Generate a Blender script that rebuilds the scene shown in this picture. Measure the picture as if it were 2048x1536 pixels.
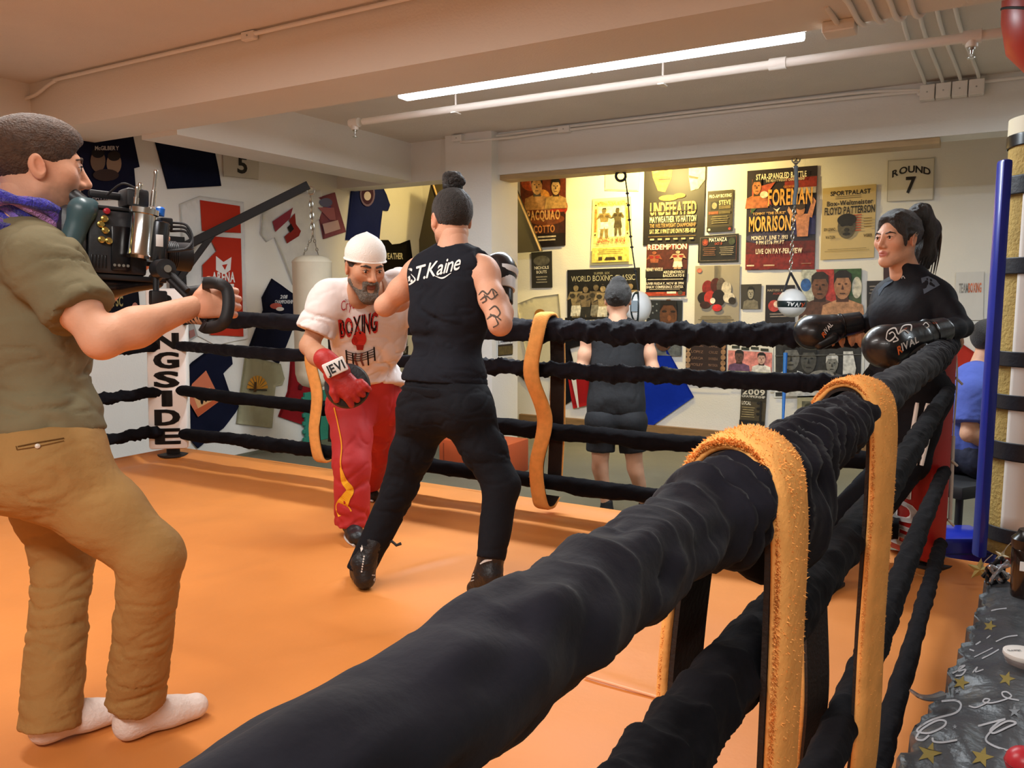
import bpy, bmesh, math, random
import numpy as np
from mathutils import Vector, Matrix

for _o in list(bpy.data.objects):
    bpy.data.objects.remove(_o)
SC = bpy.context.scene
COL = SC.collection
random.seed(7)
RNG = np.random.default_rng(7)

# ------------------------------------------------------------------ camera
F = 1610.0
YAW = math.radians(30.2)
PIT = math.atan(178 / 1610)
CAM = np.array([0, 0, 1.62])
cr = np.array([math.cos(YAW), math.sin(YAW), 0])
fh = np.array([-math.sin(YAW), math.cos(YAW), 0])
cf = fh * math.cos(PIT) + np.array([0, 0, -math.sin(PIT)])
cu = fh * math.sin(PIT) + np.array([0, 0, math.cos(PIT)])
cd = bpy.data.cameras.new('camera')
cd.sensor_width = 36
cd.lens = 36 * F / 2048
cd.clip_start = 0.02
cam = bpy.data.objects.new('camera', cd)
COL.objects.link(cam)
cam.location = CAM
cam.rotation_euler = (math.pi / 2 - PIT, 0, YAW)
SC.camera = cam

# ------------------------------------------------------------------ world, light, exposure
w = bpy.data.worlds.new('world')
SC.world = w
w.use_nodes = True
w.node_tree.nodes['Background'].inputs[0].default_value = (1.0, 0.93, 0.85, 1)
w.node_tree.nodes['Background'].inputs[1].default_value = 0.22
SC.view_settings.view_transform = 'Standard'
SC.view_settings.look = 'None'
SC.view_settings.gamma = 1
SC.view_settings.use_curve_mapping = False
SC.view_settings.exposure = 0.35


def area(name, loc, sx, sy, power, col, rot=(0, 0, 0)):
    l = bpy.data.lights.new(name, 'AREA')
    l.shape = 'RECTANGLE'
    l.size, l.size_y, l.energy, l.color = sx, sy, power, col
    o = bpy.data.objects.new(name, l)
    COL.objects.link(o)
    o.location = loc
    o.rotation_euler = rot
    return o


COOL = (0.84, 0.94, 1.0)
NEUT = (1.0, 0.97, 0.93)
area('tube_light', (-2.28, 4.72, 2.985), 2.7, 0.10, 95, COOL)                 # the tube in view
area('ring_tube_light', (-3.0, 1.55, 3.10), 2.6, 0.14, 62, NEUT)             # tubes over the near half of the ring
area('ring_tube_light_near', (-0.4, -0.9, 3.10), 2.6, 0.14, 95, NEUT)
area('gym_tube_light', (1.6, 5.6, 3.05), 2.4, 0.14, 45, COOL)                # tube past the padded column
pl = bpy.data.lights.new('alcove_lamp_light', 'SPOT')          # shaded warm lamp behind the header, turned to the poster wall
pl.energy, pl.color, pl.shadow_soft_size = 150, (1.0, 0.74, 0.26), 0.05
pl.spot_size, pl.spot_blend = math.radians(150), 0.35
po = bpy.data.objects.new('alcove_lamp_light', pl)
COL.objects.link(po)
po.location = (-3.15, 7.85, 3.0)
po.rotation_euler = Vector((0.05, 0.8, -0.6)).to_track_quat('-Z', 'Y').to_euler()

pl2 = bpy.data.lights.new('alcove_lamp_light_left', 'SPOT')
pl2.energy, pl2.color, pl2.shadow_soft_size = 38, (1.0, 0.74, 0.26), 0.05
pl2.spot_size, pl2.spot_blend = math.radians(140), 0.4
po2 = bpy.data.objects.new('alcove_lamp_light_left', pl2)
COL.objects.link(po2)
po2.location = (-5.1, 7.7, 3.05)
po2.rotation_euler = Vector((-0.55, 0.6, -0.6)).to_track_quat('-Z', 'Y').to_euler()


# ------------------------------------------------------------------ picture <-> place
def ray(x, y): return cf + cr * ((x - 1024) / F) + cu * ((768 - y) / F)
def P(x, y, D): return CAM + ray(x, y) * D
def oz(x, y, z):
    r = ray(x, y); return CAM + r * ((z - CAM[2]) / r[2])
def oy(x, y, v):
    r = ray(x, y); return CAM + r * ((v - CAM[1]) / r[1])
def ox(x, y, v):
    r = ray(x, y); return CAM + r * ((v - CAM[0]) / r[0])


def V(*a): return np.array(a, float)
def unit(v):
    v = np.asarray(v, float); return v / (np.linalg.norm(v) + 1e-12)
def lerp(a, b, t): return a + (b - a) * t


# ------------------------------------------------------------------ materials
MATS = {}


def srgb(h):
    if isinstance(h, str):
        c = [int(h[i:i + 2], 16) / 255 for i in (0, 2, 4)]
    else:
        c = list(h)
    return tuple(x / 12.92 if x <= 0.04045 else ((x + 0.055) / 1.055) ** 2.4 for x in c)


def mat(name, col, rough=0.6, var=0.0, vscale=6.0, bump=0.0, bscale=40.0, metal=0.0, stretch=None, sheen=0.0, emit=None, spec=0.5, coat=0.0, alpha=None, attr=False, wave=None, trans=0.0):
    if name in MATS:
        return MATS[name]
    m = bpy.data.materials.new(name)
    m.use_nodes = True
    nt = m.node_tree
    b = nt.nodes['Principled BSDF']
    c = srgb(col) + (1,)
    b.inputs['Base Color'].default_value = c
    b.inputs['Roughness'].default_value = rough
    b.inputs['Metallic'].default_value = metal
    b.inputs['Specular IOR Level'].default_value = spec
    b.inputs['Sheen Weight'].default_value = sheen
    b.inputs['Coat Weight'].default_value = coat
    if trans:
        b.inputs['Transmission Weight'].default_value = trans
    L = nt.links.new
    tc = nt.nodes.new('ShaderNodeTexCoord')
    src = tc.outputs['Object']
    if stretch:
        mp = nt.nodes.new('ShaderNodeMapping')
        mp.inputs['Scale'].default_value = stretch
        L(src, mp.inputs[0])
        src = mp.outputs[0]
    colsock = None
    if attr:
        at = nt.nodes.new('ShaderNodeAttribute')
        at.attribute_name = 'Col'
        colsock = at.outputs['Color']
    if var > 0:
        n = nt.nodes.new('ShaderNodeTexNoise')
        n.inputs['Scale'].default_value = vscale
        n.inputs['Detail'].default_value = 5
        L(src, n.inputs['Vector'])
        mr = nt.nodes.new('ShaderNodeMapRange')
        mr.inputs[1].default_value, mr.inputs[2].default_value = 0.3, 0.7
        mr.inputs[3].default_value, mr.inputs[4].default_value = 1 - var, 1 + var
        L(n.outputs['Fac'], mr.inputs[0])
        mx = nt.nodes.new('ShaderNodeVectorMath')
        mx.operation = 'SCALE'
        if colsock is not None:
            L(colsock, mx.inputs[0])
        else:
            mx.inputs[0].default_value = c[:3]
        L(mr.outputs[0], mx.inputs['Scale'])
        colsock = mx.outputs[0]
    if colsock is not None:
        L(colsock, b.inputs['Base Color'])
    if bump > 0:
        if wave:
            n2 = nt.nodes.new('ShaderNodeTexWave')
            n2.inputs['Scale'].default_value = bscale
            n2.inputs['Distortion'].default_value = wave
            n2.inputs['Detail'].default_value = 3
        else:
            n2 = nt.nodes.new('ShaderNodeTexNoise')
            n2.inputs['Scale'].default_value = bscale
            n2.inputs['Detail'].default_value = 6
        L(src, n2.inputs['Vector'])
        bp = nt.nodes.new('ShaderNodeBump')
        bp.inputs['Strength'].default_value = bump
        bp.inputs['Distance'].default_value = 0.02
        L(n2.outputs['Fac'], bp.inputs['Height'])
        L(bp.outputs[0], b.inputs['Normal'])
    if emit:
        b.inputs['Emission Color'].default_value = srgb(emit[0]) + (1,)
        b.inputs['Emission Strength'].default_value = emit[1]
    if alpha is not None:
        b.inputs['Alpha'].default_value = alpha
    MATS[name] = m
    return m


PAINT = mat('printed_ink', 'ffffff', 0.55, attr=True, var=0.38, vscale=26)
CLOTHPRINT = mat('printed_cloth', 'ffffff', 0.9, attr=True, spec=0.2)

# ------------------------------------------------------------------ objects
ORG = {}


def tag(o, label=None, cat=None, group=None, kind=None):
    if label: o['label'] = label
    if cat: o['category'] = cat
    if group: o['group'] = group
    if kind: o['kind'] = kind
    return o


def thing(name, loc, label, cat, group=None):
    o = bpy.data.objects.new(name, None)
    o.empty_display_size = 0.05
    COL.objects.link(o)
    o.location = loc
    ORG[o.name] = np.array(loc, float)
    return tag(o, label, cat, group)


def mesh(name, verts, faces, m, parent=None, smooth=False, cols=None, fmats=None):
    verts = np.asarray(verts, float).reshape(-1, 3)
    if parent is not None:
        org = ORG[parent.name]
    else:
        org = V((verts[:, 0].min() + verts[:, 0].max()) / 2, (verts[:, 1].min() + verts[:, 1].max()) / 2, verts[:, 2].min())
    me = bpy.data.meshes.new(name)
    if isinstance(faces, np.ndarray):
        nf, k = faces.shape
        me.vertices.add(len(verts))
        me.vertices.foreach_set('co', (verts - org).astype(np.float32).ravel())
        me.loops.add(nf * k)
        me.loops.foreach_set('vertex_index', faces.astype(np.int32).ravel())
        me.polygons.add(nf)
        me.polygons.foreach_set('loop_start', np.arange(0, nf * k, k, dtype=np.int32))
        me.update(calc_edges=True)
        me.validate()
    else:
        me.from_pydata((verts - org).tolist(), [], [tuple(f) for f in faces])
    for mm in (m if isinstance(m, (list, tuple)) else [m]):
        me.materials.append(mm)
    if fmats is not None:
        me.polygons.foreach_set('material_index', np.asarray(fmats, np.int32))
    if smooth:
        me.polygons.foreach_set('use_smooth', np.ones(len(me.polygons), bool))
    if cols is not None:
        ca = me.color_attributes.new('Col', 'FLOAT_COLOR', 'POINT')
        cc = np.ones((len(me.vertices), 4), np.float32)
        cc[:, :3] = np.asarray(cols)[:, :3]
        ca.data.foreach_set('color', cc.ravel())
    me.update()
    o = bpy.data.objects.new(name, me)
    COL.objects.link(o)
    if parent is not None:
        o.parent = parent
    else:
        o.location = org
    ORG[o.name] = org
    return o


class MB:
    """collects shapes (world coordinates) for one mesh"""
    def __init__(s): s.v, s.f, s.c, s.n, s.mi = [], [], [], 0, []
    def add(s, v, f, c=None, mi=0):
        v = np.asarray(v, float).reshape(-1, 3)
        s.v.append(v)
        s.f += [tuple(int(i) + s.n for i in q) for q in f]
        s.mi += [mi] * len(f)
        s.c.append(np.tile(np.array(srgb(c) if c is not None else (1, 1, 1)), (len(v), 1)))
        s.n += len(v)
        return s
    def box(s, lo, hi, bev=0.0, c=None, ax=None, o=None, mi=0):
        lo, hi = V(*lo), V(*hi)
        v = np.array([[x, y, z] for x in (lo[0], hi[0]) for y in (lo[1], hi[1]) for z in (lo[2], hi[2])])
        f = [(0, 1, 3, 2), (4, 6, 7, 5), (0, 4, 5, 1), (2, 3, 7, 6), (0, 2, 6, 4), (1, 5, 7, 3)]
        if bev > 0:
            bm = bmesh.new()
            bv = [bm.verts.new(q) for q in v]
            for q in f: bm.faces.new([bv[i] for i in q])
            bmesh.ops.bevel(bm, geom=bm.edges[:], offset=bev, segments=2, profile=0.5, affect='EDGES')
            bm.verts.index_update()
            v = np.array([q.co[:] for q in bm.verts])
            f = [[q.index for q in ff.verts] for ff in bm.faces]
            bm.free()
        if ax is not None:
            v = v @ np.array(ax, float) + (np.array(o, float) if o is not None else 0)
        return s.add(v, f, c, mi)
    def tube(s, pts, r, n=12, cap=True, c=None, mi=0, closed=False, flat=None):
        v, f = tube_geo(pts, r, n, cap, closed)
        return s.add(v, f, c, mi)
    def cyl(s, a, b, r, r2=None, n=20, c=None, mi=0):
        return s.tube([a, b], [r, r if r2 is None else r2], n, True, c, mi)
    def lathe(s, a, axis, prof, n=28, c=None, mi=0):
        axis = unit(axis)
        t = unit(np.cross(axis, (0.3, 0.9, 0.2)))
        b = np.cross(axis, t)
        v, f = [], []
        for h, r in prof:
            for i in range(n):
                q = 2 * math.pi * i / n
                v.append(np.asarray(a) + axis * h + (t * math.cos(q) + b * math.sin(q)) * max(r, 1e-4))
        for j in range(len(prof) - 1):
            for i in range(n):
                k = (i + 1) % n
                f.append((j * n + i, j * n + k, (j + 1) * n + k, (j + 1) * n + i))
        f.append(tuple(range(n - 1, -1, -1)))
        f.append(tuple((len(prof) - 1) * n + i for i in range(n)))
        return s.add(v, f, c, mi)
    def build(s, name, m, parent=None, smooth=False, cols=False):
        o = mesh(name, np.concatenate(s.v), s.f, m, parent, smooth, np.concatenate(s.c) if cols else None,
                 s.mi if isinstance(m, (list, tuple)) else None)
        if smooth:
            md = o.modifiers.new('ws', 'WEIGHTED_NORMAL') if False else None
            o.data.set_sharp_from_angle(angle=math.radians(40))
        return o


def frames(pts):
    pts = np.asarray(pts, float)
    T = np.gradient(pts, axis=0)
    T /= np.linalg.norm(T, axis=1)[:, None] + 1e-12
    ref = V(0, 0, 1) if abs(T[0][2]) < 0.9 else V(0, 1, 0)
    N = np.zeros_like(pts)
    n = unit(np.cross(ref, T[0]))
    for i in range(len(pts)):
        n = unit(n - T[i] * (n @ T[i]))
        N[i] = n
    return T, N, np.cross(T, N)


def tube_geo(pts, r, n=12, cap=True, closed=False):
    pts = np.asarray(pts, float)
    r = np.broadcast_to(np.asarray(r, float), (len(pts),)) if np.ndim(r) < 2 else np.asarray(r)
    T, N, B = frames(pts)
    a = np.linspace(0, 2 * math.pi, n, endpoint=False)
    ring = np.cos(a)[None, :, None] * N[:, None, :] + np.sin(a)[None, :, None] * B[:, None, :]
    rr = r[:, None] if r.ndim == 1 else r
    v = (pts[:, None, :] + ring * rr[..., None]).reshape(-1, 3)
    f = []
    m = len(pts)
    for j in range(m if closed else m - 1):
        j2 = (j + 1) % m
        for i in range(n):
            k = (i + 1) % n
            f.append((j * n + i, j * n + k, j2 * n + k, j2 * n + i))
    if cap and not closed:
        f.append(tuple(range(n - 1, -1, -1)))
        f.append(tuple((m - 1) * n + i for i in range(n)))
    return v, f


def spline(ctrl, n):
    """Catmull-Rom through control points"""
    c = np.asarray(ctrl, float)
    c = np.vstack([2 * c[0] - c[1], c, 2 * c[-1] - c[-2]])
    out = []
    m = len(c) - 3
    for t in np.linspace(0, m - 1e-6, n):
        i = int(t); u = t - i
        p0, p1, p2, p3 = c[i:i + 4]
        out.append(0.5 * (2 * p1 + (p2 - p0) * u + (2 * p0 - 5 * p1 + 4 * p2 - p3) * u * u + (3 * p1 - p0 - 3 * p2 + p3) * u ** 3))
    return np.array(out)


def earclip(poly2):
    from mathutils.geometry import tessellate_polygon
    return [tuple(t) for t in tessellate_polygon([[Vector((p[0], p[1], 0)) for p in poly2]])]


def clusters(items, m, name, parent, gap=.012):
    """items (verts, faces, colour): pieces that touch become one part, pieces apart become parts of their own"""
    bb = [(np.asarray(v).min(0) - gap, np.asarray(v).max(0) + gap) for v, f, c in items]
    gid = list(range(len(items)))
    def root(i):
        while gid[i] != i: i = gid[i]
        return i
    for i in range(len(items)):
        for j in range(i):
            if (bb[i][0] <= bb[j][1]).all() and (bb[j][0] <= bb[i][1]).all(): gid[root(i)] = root(j)
    gs = {}
    for i in range(len(items)): gs.setdefault(root(i), []).append(items[i])
    for g in gs.values():
        mb = MB()
        for v, f, c in g: mb.add(v, f, c)
        mb.build(name, m, parent, cols=True)


# ------------------------------------------------------------------ lattice noise
_LAT = RNG.random((32, 32, 32)).astype(np.float32)


def vnoise(p):
    p = np.asarray(p, float)
    i = np.floor(p).astype(int)
    u = p - i
    u = u * u * (3 - 2 * u)
    i &= 31
    j = (i + 1) & 31
    x, y, z = u[..., 0], u[..., 1], u[..., 2]
    g = lambda a, b, c: _LAT[a[..., 0], b[..., 1], c[..., 2]]
    c00 = g(i, i, i) * (1 - x) + g(j, i, i) * x
    c10 = g(i, j, i) * (1 - x) + g(j, j, i) * x
    c01 = g(i, i, j) * (1 - x) + g(j, i, j) * x
    c11 = g(i, j, j) * (1 - x) + g(j, j, j) * x
    return ((c00 * (1 - y) + c10 * y) * (1 - z) + (c01 * (1 - y) + c11 * y) * z) * 2 - 1


# ------------------------------------------------------------------ lettering (built-in font, glyphs meshed once)
GLY = {}
_gl = "ABCDEFGHIJKLMNOPQRSTUVWXYZabcdefghijklmnopqrstuvwxyz0123456789-.,:/\"'&!$*()"
_tmp = []
for ch in _gl:
    for bold in (0, 1):
        fc = bpy.data.curves.new('g', 'FONT')
        fc.body = ch
        fc.resolution_u = 3
        fc.offset = 0.028 if bold else 0.0
        oo = bpy.data.objects.new('g', fc)
        COL.objects.link(oo)
        _tmp.append((ch, bold, oo))
_dg = bpy.context.evaluated_depsgraph_get()
for ch, bold, oo in _tmp:
    me = oo.evaluated_get(_dg).to_mesh()
    vv = np.array([q.co[:] for q in me.vertices]) if len(me.vertices) else np.zeros((0, 3))
    me.calc_loop_triangles()
    ff = [tuple(t.vertices) for t in me.loop_triangles]
    GLY[ch, bold] = (vv, ff)
for ch, bold, oo in _tmp:
    d = oo.data
    bpy.data.objects.remove(oo)
    bpy.data.curves.remove(d)


def text_geo(s, bold=1, gap=0.06):
    """unit-height line of text, left at 0, baseline 0; capital height 1"""
    x, vs, fs, n = 0, [], [], 0
    cap = GLY['H', bold][0][:, 1].max()
    for ch in s:
        if ch == ' ' or (ch, bold) not in GLY:
            x += 0.32; continue
        v, f = GLY[ch, bold]
        v = v[:, :2].copy()
        v[:, 0] += x - v[:, 0].min()
        x = v[:, 0].max() + gap
        vs.append(v)
        fs += [tuple(i + n for i in q) for q in f]
        n += len(v)
    v = np.concatenate(vs) if vs else np.zeros((0, 2))
    v[:, 1] /= cap
    return v, fs, max(x - gap, 1e-3)


# ------------------------------------------------------------------ signed-distance modelling for bodies, clothes, gloves
def cap_(a, b, ra, rb=None, k=0.02, flat=None, q=1.0, op='+'):
    return ('c', np.asarray(a, float), np.asarray(b, float), ra, ra if rb is None else rb, k, None if flat is None else unit(flat), q, op)
def ell(c, r, R=None, k=0.02, op='+'):
    return ('e', np.asarray(c, float), np.asarray(r, float) if np.ndim(r) else np.array([r] * 3, float), R, k, op)
def cut(p, n, k=0.0): return ('p', np.asarray(p, float), unit(n), k)


def sd_eval(prims, p):
    d = None
    for q in prims:
        if q[0] == 'c':
            _, a, b, ra, rb, k, fl, fq, op = q
            ba = b - a
            pa = p - a
            t = np.clip((pa @ ba) / (ba @ ba + 1e-12), 0, 1)
            w_ = pa - t[:, None] * ba
            if fl is not None:
                e = w_ @ fl
                l = np.sqrt(np.maximum((w_ * w_).sum(1) + e * e * (fq * fq - 1), 0))
            else:
                l = np.sqrt((w_ * w_).sum(1))
            di = l - (ra + (rb - ra) * t)
            if fl is not None: di = di / max(1.0, fq) ** 0.5
        elif q[0] == 'g':
            _, sub, k, op = q
            di = sd_eval(sub, p)
        elif q[0] == 'e':
            _, c, r, R, k, op = q
            w_ = p - c
            if R is not None: w_ = w_ @ R.T
            k0 = np.sqrt(((w_ / r) ** 2).sum(1))
            k1 = np.sqrt(((w_ / (r * r)) ** 2).sum(1)) + 1e-9
            di = k0 * (k0 - 1) / k1
        else:
            _, c, n, k = q
            di = (p - c) @ n
            op = '&'
        if d is None:
            d = di
        elif op == '+':
            if k > 0:
                h = np.maximum(k - np.abs(d - di), 0) / k
                d = np.minimum(d, di) - h * h * k * 0.25
            else: d = np.minimum(d, di)
        else:
            if op == '-': di = -di
            if k > 0:
                h = np.maximum(k - np.abs(d - di), 0) / k
                d = np.maximum(d, di) + h * h * k * 0.25
            else: d = np.maximum(d, di)
    return d


def grp(sub, k=0.0, op='+'): return ('g', sub, k, op)


def flatp(prims):
    for q in prims:
        if q[0] == 'g':
            if q[3] == '+': yield from (t for t in flatp(q[1]) if t[0] != 'p')
        else: yield q


def sd_mesh(prims, h=0.008, pad=0.02, fn=None):
    lo, hi = np.full(3, 1e9), np.full(3, -1e9)
    for q in flatp(prims):
        if q[0] == 'c' and q[8] == '+':
            for e, r in ((q[1], q[3]), (q[2], q[4])):
                lo, hi = np.minimum(lo, e - r), np.maximum(hi, e + r)
        elif q[0] == 'e' and q[5] == '+':
            r = q[2] if q[3] is None else np.full(3, q[2].max())
            lo, hi = np.minimum(lo, q[1] - r), np.maximum(hi, q[1] + r)
    for q in flatp(prims):          # planes aligned with z shrink the box
        if q[0] == 'p' and abs(q[2][2]) > 0.999:
            if q[2][2] > 0: hi[2] = min(hi[2], q[1][2])
            else: lo[2] = max(lo[2], q[1][2])
    lo -= pad; hi += pad
    B = 8
    nb = np.ceil((hi - lo) / (h * B)).astype(int)
    N = nb * B
    G = np.ones(tuple(N + 1), np.float32)
    ev = (lambda p: sd_eval(prims, p)) if fn is None else (lambda p: fn(sd_eval(prims, p), p))
    bi = np.stack(np.meshgrid(*[np.arange(n) for n in nb], indexing='ij'), -1).reshape(-1, 3)
    dc = ev(lo + (bi + 0.5) * h * B)
    near = np.abs(dc) < h * B * 0.87 * 1.9 + 0.012
    for (i, j, k), d0 in zip(bi[~near], dc[~near]):
        if d0 < 0:
            G[i * B:i * B + B + 1, j * B:j * B + B + 1, k * B:k * B + B + 1] = -1
    loc = np.stack(np.meshgrid(*[np.arange(B + 1)] * 3, indexing='ij'), -1).reshape(-1, 3)
    bn = bi[near]
    for s0 in range(0, len(bn), 160):
        ch = bn[s0:s0 + 160]
        pts = lo + (ch[:, None, :] * B + loc[None]) * h
        dv = ev(pts.reshape(-1, 3)).reshape(len(ch), B + 1, B + 1, B + 1)
        for (i, j, k), dd in zip(ch, dv):
            G[i * B:i * B + B + 1, j * B:j * B + B + 1, k * B:k * B + B + 1] = dd
    ins = G < 0
    s = ins[:-1, :-1, :-1].astype(np.int8)
    for a, b, c in ((0, 0, 1), (0, 1, 0), (0, 1, 1), (1, 0, 0), (1, 0, 1), (1, 1, 0), (1, 1, 1)):
        s = s + ins[a:a + N[0], b:b + N[1], c:c + N[2]]
    act = (s > 0) & (s < 8)
    idx = np.argwhere(act)
    cmap = np.full(act.shape, -1, np.int32)
    cmap[act] = np.arange(len(idx))
    cor = {}
    for a in (0, 1):
        for b in (0, 1):
            for c in (0, 1):
                cor[a, b, c] = G[idx[:, 0] + a, idx[:, 1] + b, idx[:, 2] + c]
    acc = np.zeros((len(idx), 3)); cnt = np.zeros(len(idx))
    ks = list(cor)
    for e0 in ks:
        for ax in range(3):
            if e0[ax] == 0:
                e1 = tuple(1 if t == ax else e0[t] for t in range(3))
                va, vb = cor[e0], cor[e1]
                sgn = (va < 0) != (vb < 0)
                t = np.where(sgn, va / np.where(va - vb == 0, 1, va - vb), 0)
                pt = np.zeros((len(idx), 3)) + np.array(e0)
                pt[:, ax] += t
                acc += pt * sgn[:, None]; cnt += sgn
    vs = lo + (idx + acc / np.maximum(cnt, 1)[:, None]) * h
    fs = []
    for ax in range(3):
        sl0 = [slice(None)] * 3; sl1 = [slice(None)] * 3
        sl0[ax] = slice(0, -1); sl1[ax] = slice(1, None)
        A, Bq = ins[tuple(sl0)], ins[tuple(sl1)]
        e = np.argwhere(A != Bq)
        o1, o2 = [t for t in range(3) if t != ax]
        ok = (e[:, o1] > 0) & (e[:, o2] > 0) & (e[:, o1] < N[o1]) & (e[:, o2] < N[o2])
        e = e[ok]
        flip = A[e[:, 0], e[:, 1], e[:, 2]]
        def ci(d1, d2):
            q = e.copy(); q[:, o1] += d1; q[:, o2] += d2
            return cmap[q[:, 0], q[:, 1], q[:, 2]]
        quad = np.stack([ci(-1, -1), ci(0, -1), ci(0, 0), ci(-1, 0)], 1)
        if ax == 1: flip = ~flip
        quad[~flip] = quad[~flip][:, ::-1]
        fs.append(quad)
    fs = np.concatenate(fs)
    fs = fs[(fs >= 0).all(1)]
    return vs, fs


def vnormals(v, f):
    n = np.zeros_like(v)
    a = np.cross(v[f[:, 2]] - v[f[:, 0]], v[f[:, 3]] - v[f[:, 1]])
    for i in range(4): np.add.at(n, f[:, i], a)
    return n / (np.linalg.norm(n, axis=1)[:, None] + 1e-12)


def relax(v, f, it=1, lam=0.5):
    for _ in range(it):
        acc = np.zeros_like(v); c = np.zeros(len(v))
        for i in range(4):
            j = (i + 1) % 4
            np.add.at(acc, f[:, i], v[f[:, j]]); np.add.at(c, f[:, i], 1)
            np.add.at(acc, f[:, j], v[f[:, i]]); np.add.at(c, f[:, j], 1)
        v = v + lam * (acc / np.maximum(c, 1)[:, None] - v)
    return v


def joinm(parts):
    vs, fs, n = [], [], 0
    for v, f in parts:
        vs.append(v); fs.append(f + n); n += len(v)
    return np.concatenate(vs), np.concatenate(fs)


def sdf_obj(name, prims, m, parent, h=0.008, folds=None, rel=1, colfn=None, fn=None):
    v, f = sd_mesh(prims, h, fn=fn)
    if rel: v = relax(v, f, rel)
    if folds is not None:
        v = v + vnormals(v, f) * folds(v)[:, None]
    return mesh(name, v, f, m, parent, True, colfn(v) if colfn else None)

# ================================================================== SETTING
M_wall = mat('white_wall_paint', 'e9e6df', 0.75, var=0.03, vscale=1.2, bump=0.12, bscale=60)
M_ceil = mat('ceiling_paint', 'e6ddd2', 0.85, var=0.03, vscale=2, bump=0.35, bscale=120)
M_beam = mat('beam_paint', 'e8dfd2', 0.8, var=0.02, vscale=2, bump=0.15, bscale=80)
M_floor = mat('rubber_floor', '6f6d5c', 0.55, var=0.16, vscale=1.3, bump=0.1, bscale=40)
M_wood = mat('varnished_wood', '8a6a45', 0.5, var=0.2, vscale=5, bump=0.1, bscale=30, stretch=(1, 8, 8))
M_wood2 = mat('pale_wood', 'b39468', 0.55, var=0.15, vscale=4, stretch=(1, 10, 10))
M_pipe = mat('painted_pipe', 'efe9df', 0.45)
M_metal = mat('brushed_metal', 'b9b7b0', 0.3, metal=1.0)
M_black = mat('matte_black', '17171a', 0.6)
M_blackgl = mat('gloss_black_vinyl', '101014', 0.25)

CZ = 3.22
XL, XR, YB, YF = -6.38, 4.6, 8.65, -4.5


def struct(name, lo, hi, m, bev=0):
    o = MB().box(lo, hi, bev).build(name, m)
    return tag(o, kind='structure')


struct('floor', (XL - .2, YF - .2, -.2), (XR + .2, YB + .2, 0), M_floor)
struct('ceiling', (XL - .2, YF - .2, CZ), (XR + .2, YB + .2, CZ + .2), M_ceil)
struct('wall_left', (XL - .2, YF - .2, 0), (XL, YB, CZ), M_wall)
struct('wall_back', (XL - .2, YB, 0), (XR + .2, YB + .2, CZ), M_wall)
struct('wall_right', (XR, YF, 0), (XR + .2, YB, CZ), M_wall)
struct('wall_front', (XL, YF - .2, 0), (XR + .2, YF, CZ), M_wall)
struct('trim_1', (XL, 3.64, 2.86), (XR, 4.13, CZ), M_beam)                    # cross beam over the ring
struct('trim_2', (-5.75, 4.13, 2.825), (-5.33, 7.03, CZ), M_wall)             # beam to the column
struct('trim_3', (XL, 7.03, 2.812), (XR, 7.30, CZ), M_wall)                   # header over the alcove
struct('trim_4', (-4.80, 6.90, 0), (-4.25, 7.42, CZ), M_wall)                 # column
tr = oy(1880, 280, 7.12)[0]
struct('trim_5', (-4.25, 7.06, 2.765), (tr, 7.28, 2.812), M_wood2)
struct('baseboard_back', (-4.9, YB - .06, 0), (XR, YB, .15), M_wood)
struct('baseboard_left', (XL, YF, 0), (XL + .012, YB, .03), M_floor)

# light fixture in view: two strip housings end to end
fx = thing('strip_light', (-2.28, 4.72, 3.0), 'long glowing white fluorescent strip light below the ceiling', 'light')
M_tube = mat('lit_tube', 'ffffff', 0.4, emit=('f4f6ff', 9.0))
for a, b in ((-3.65, -2.2), (-2.195, -0.92)):
    MB().box((a, 4.665, 3.0), (b, 4.775, 3.05), 0.012).build('tube_cover', M_tube, fx, True)
MB().box((-3.66, 4.66, 3.052), (-0.91, 4.78, 3.10), 0.006).build('housing', M_pipe, fx)
for x in (-3.3, -1.3):
    MB().cyl((x, 4.72, 3.10), (x, 4.72, CZ), 0.006, n=8).build('hanger', M_metal, fx)

# sprinkler main
sp = thing('sprinkler_pipe', (-2, 5.14, 3.0), 'white painted sprinkler pipe running under the ceiling beside the strip light', 'pipe')
MB().cyl((-4.37, 5.14, 3.0), (2.5, 5.14, 3.0), 0.027).build('pipe_run', M_pipe, sp, True)
for q in ((725, 250), (1945, 85)):
    x = oz(q[0], q[1], 3.0)[0]
    MB().cyl((x - .045, 5.14, 3.0), (x + .045, 5.14, 3.0), 0.036).cyl((x, 5.14, 3.0), (x, 5.14, 2.945), 0.03).build('tee_fitting', M_pipe, sp, True)
    hd = MB().lathe((x, 5.14, 2.945), (0, 0, -1), [(0, .018), (.012, .018), (.014, .009), (.035, .007), (.036, .003), (.052, .003), (.053, .02), (.056, .02)], 16).build('sprinkler_head', M_metal, sp, True)
x = oz(1555, 127, 3.0)[0]
MB().cyl((x - .05, 5.14, 3.0), (x + .05, 5.14, 3.0), 0.036).build('coupling', M_pipe, sp, True)
for px in (890, 1400):
    x = oz(px, 210, 3.0)[0]
    MB().cyl((x, 5.14, 3.02), (x, 5.14, CZ), 0.007, n=8).box((x - .02, 5.10, 2.965), (x + .02, 5.18, 2.972)).build('hanger_rod', M_pipe, sp)


def conduit(name, paths, boxes, label, r=0.013):
    t = thing(name, paths[0][0], label, 'conduit')
    for pth in paths:
        MB().tube(spline(pth, 40) if len(pth) > 2 else pth, r, 10).build('tube', M_pipe, t, True)
    for c, s in boxes:
        c = V(*c); s = V(*s) / 2
        bx = MB().box(c - s, c + s, 0.006).build('junction_box', M_pipe, t)
        MB().cyl(c + V(0, -s[1] - .003, 0), c + V(0, -s[1] + .002, 0), .006, n=8).build('screw', M_metal, bx)
    return t


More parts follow.
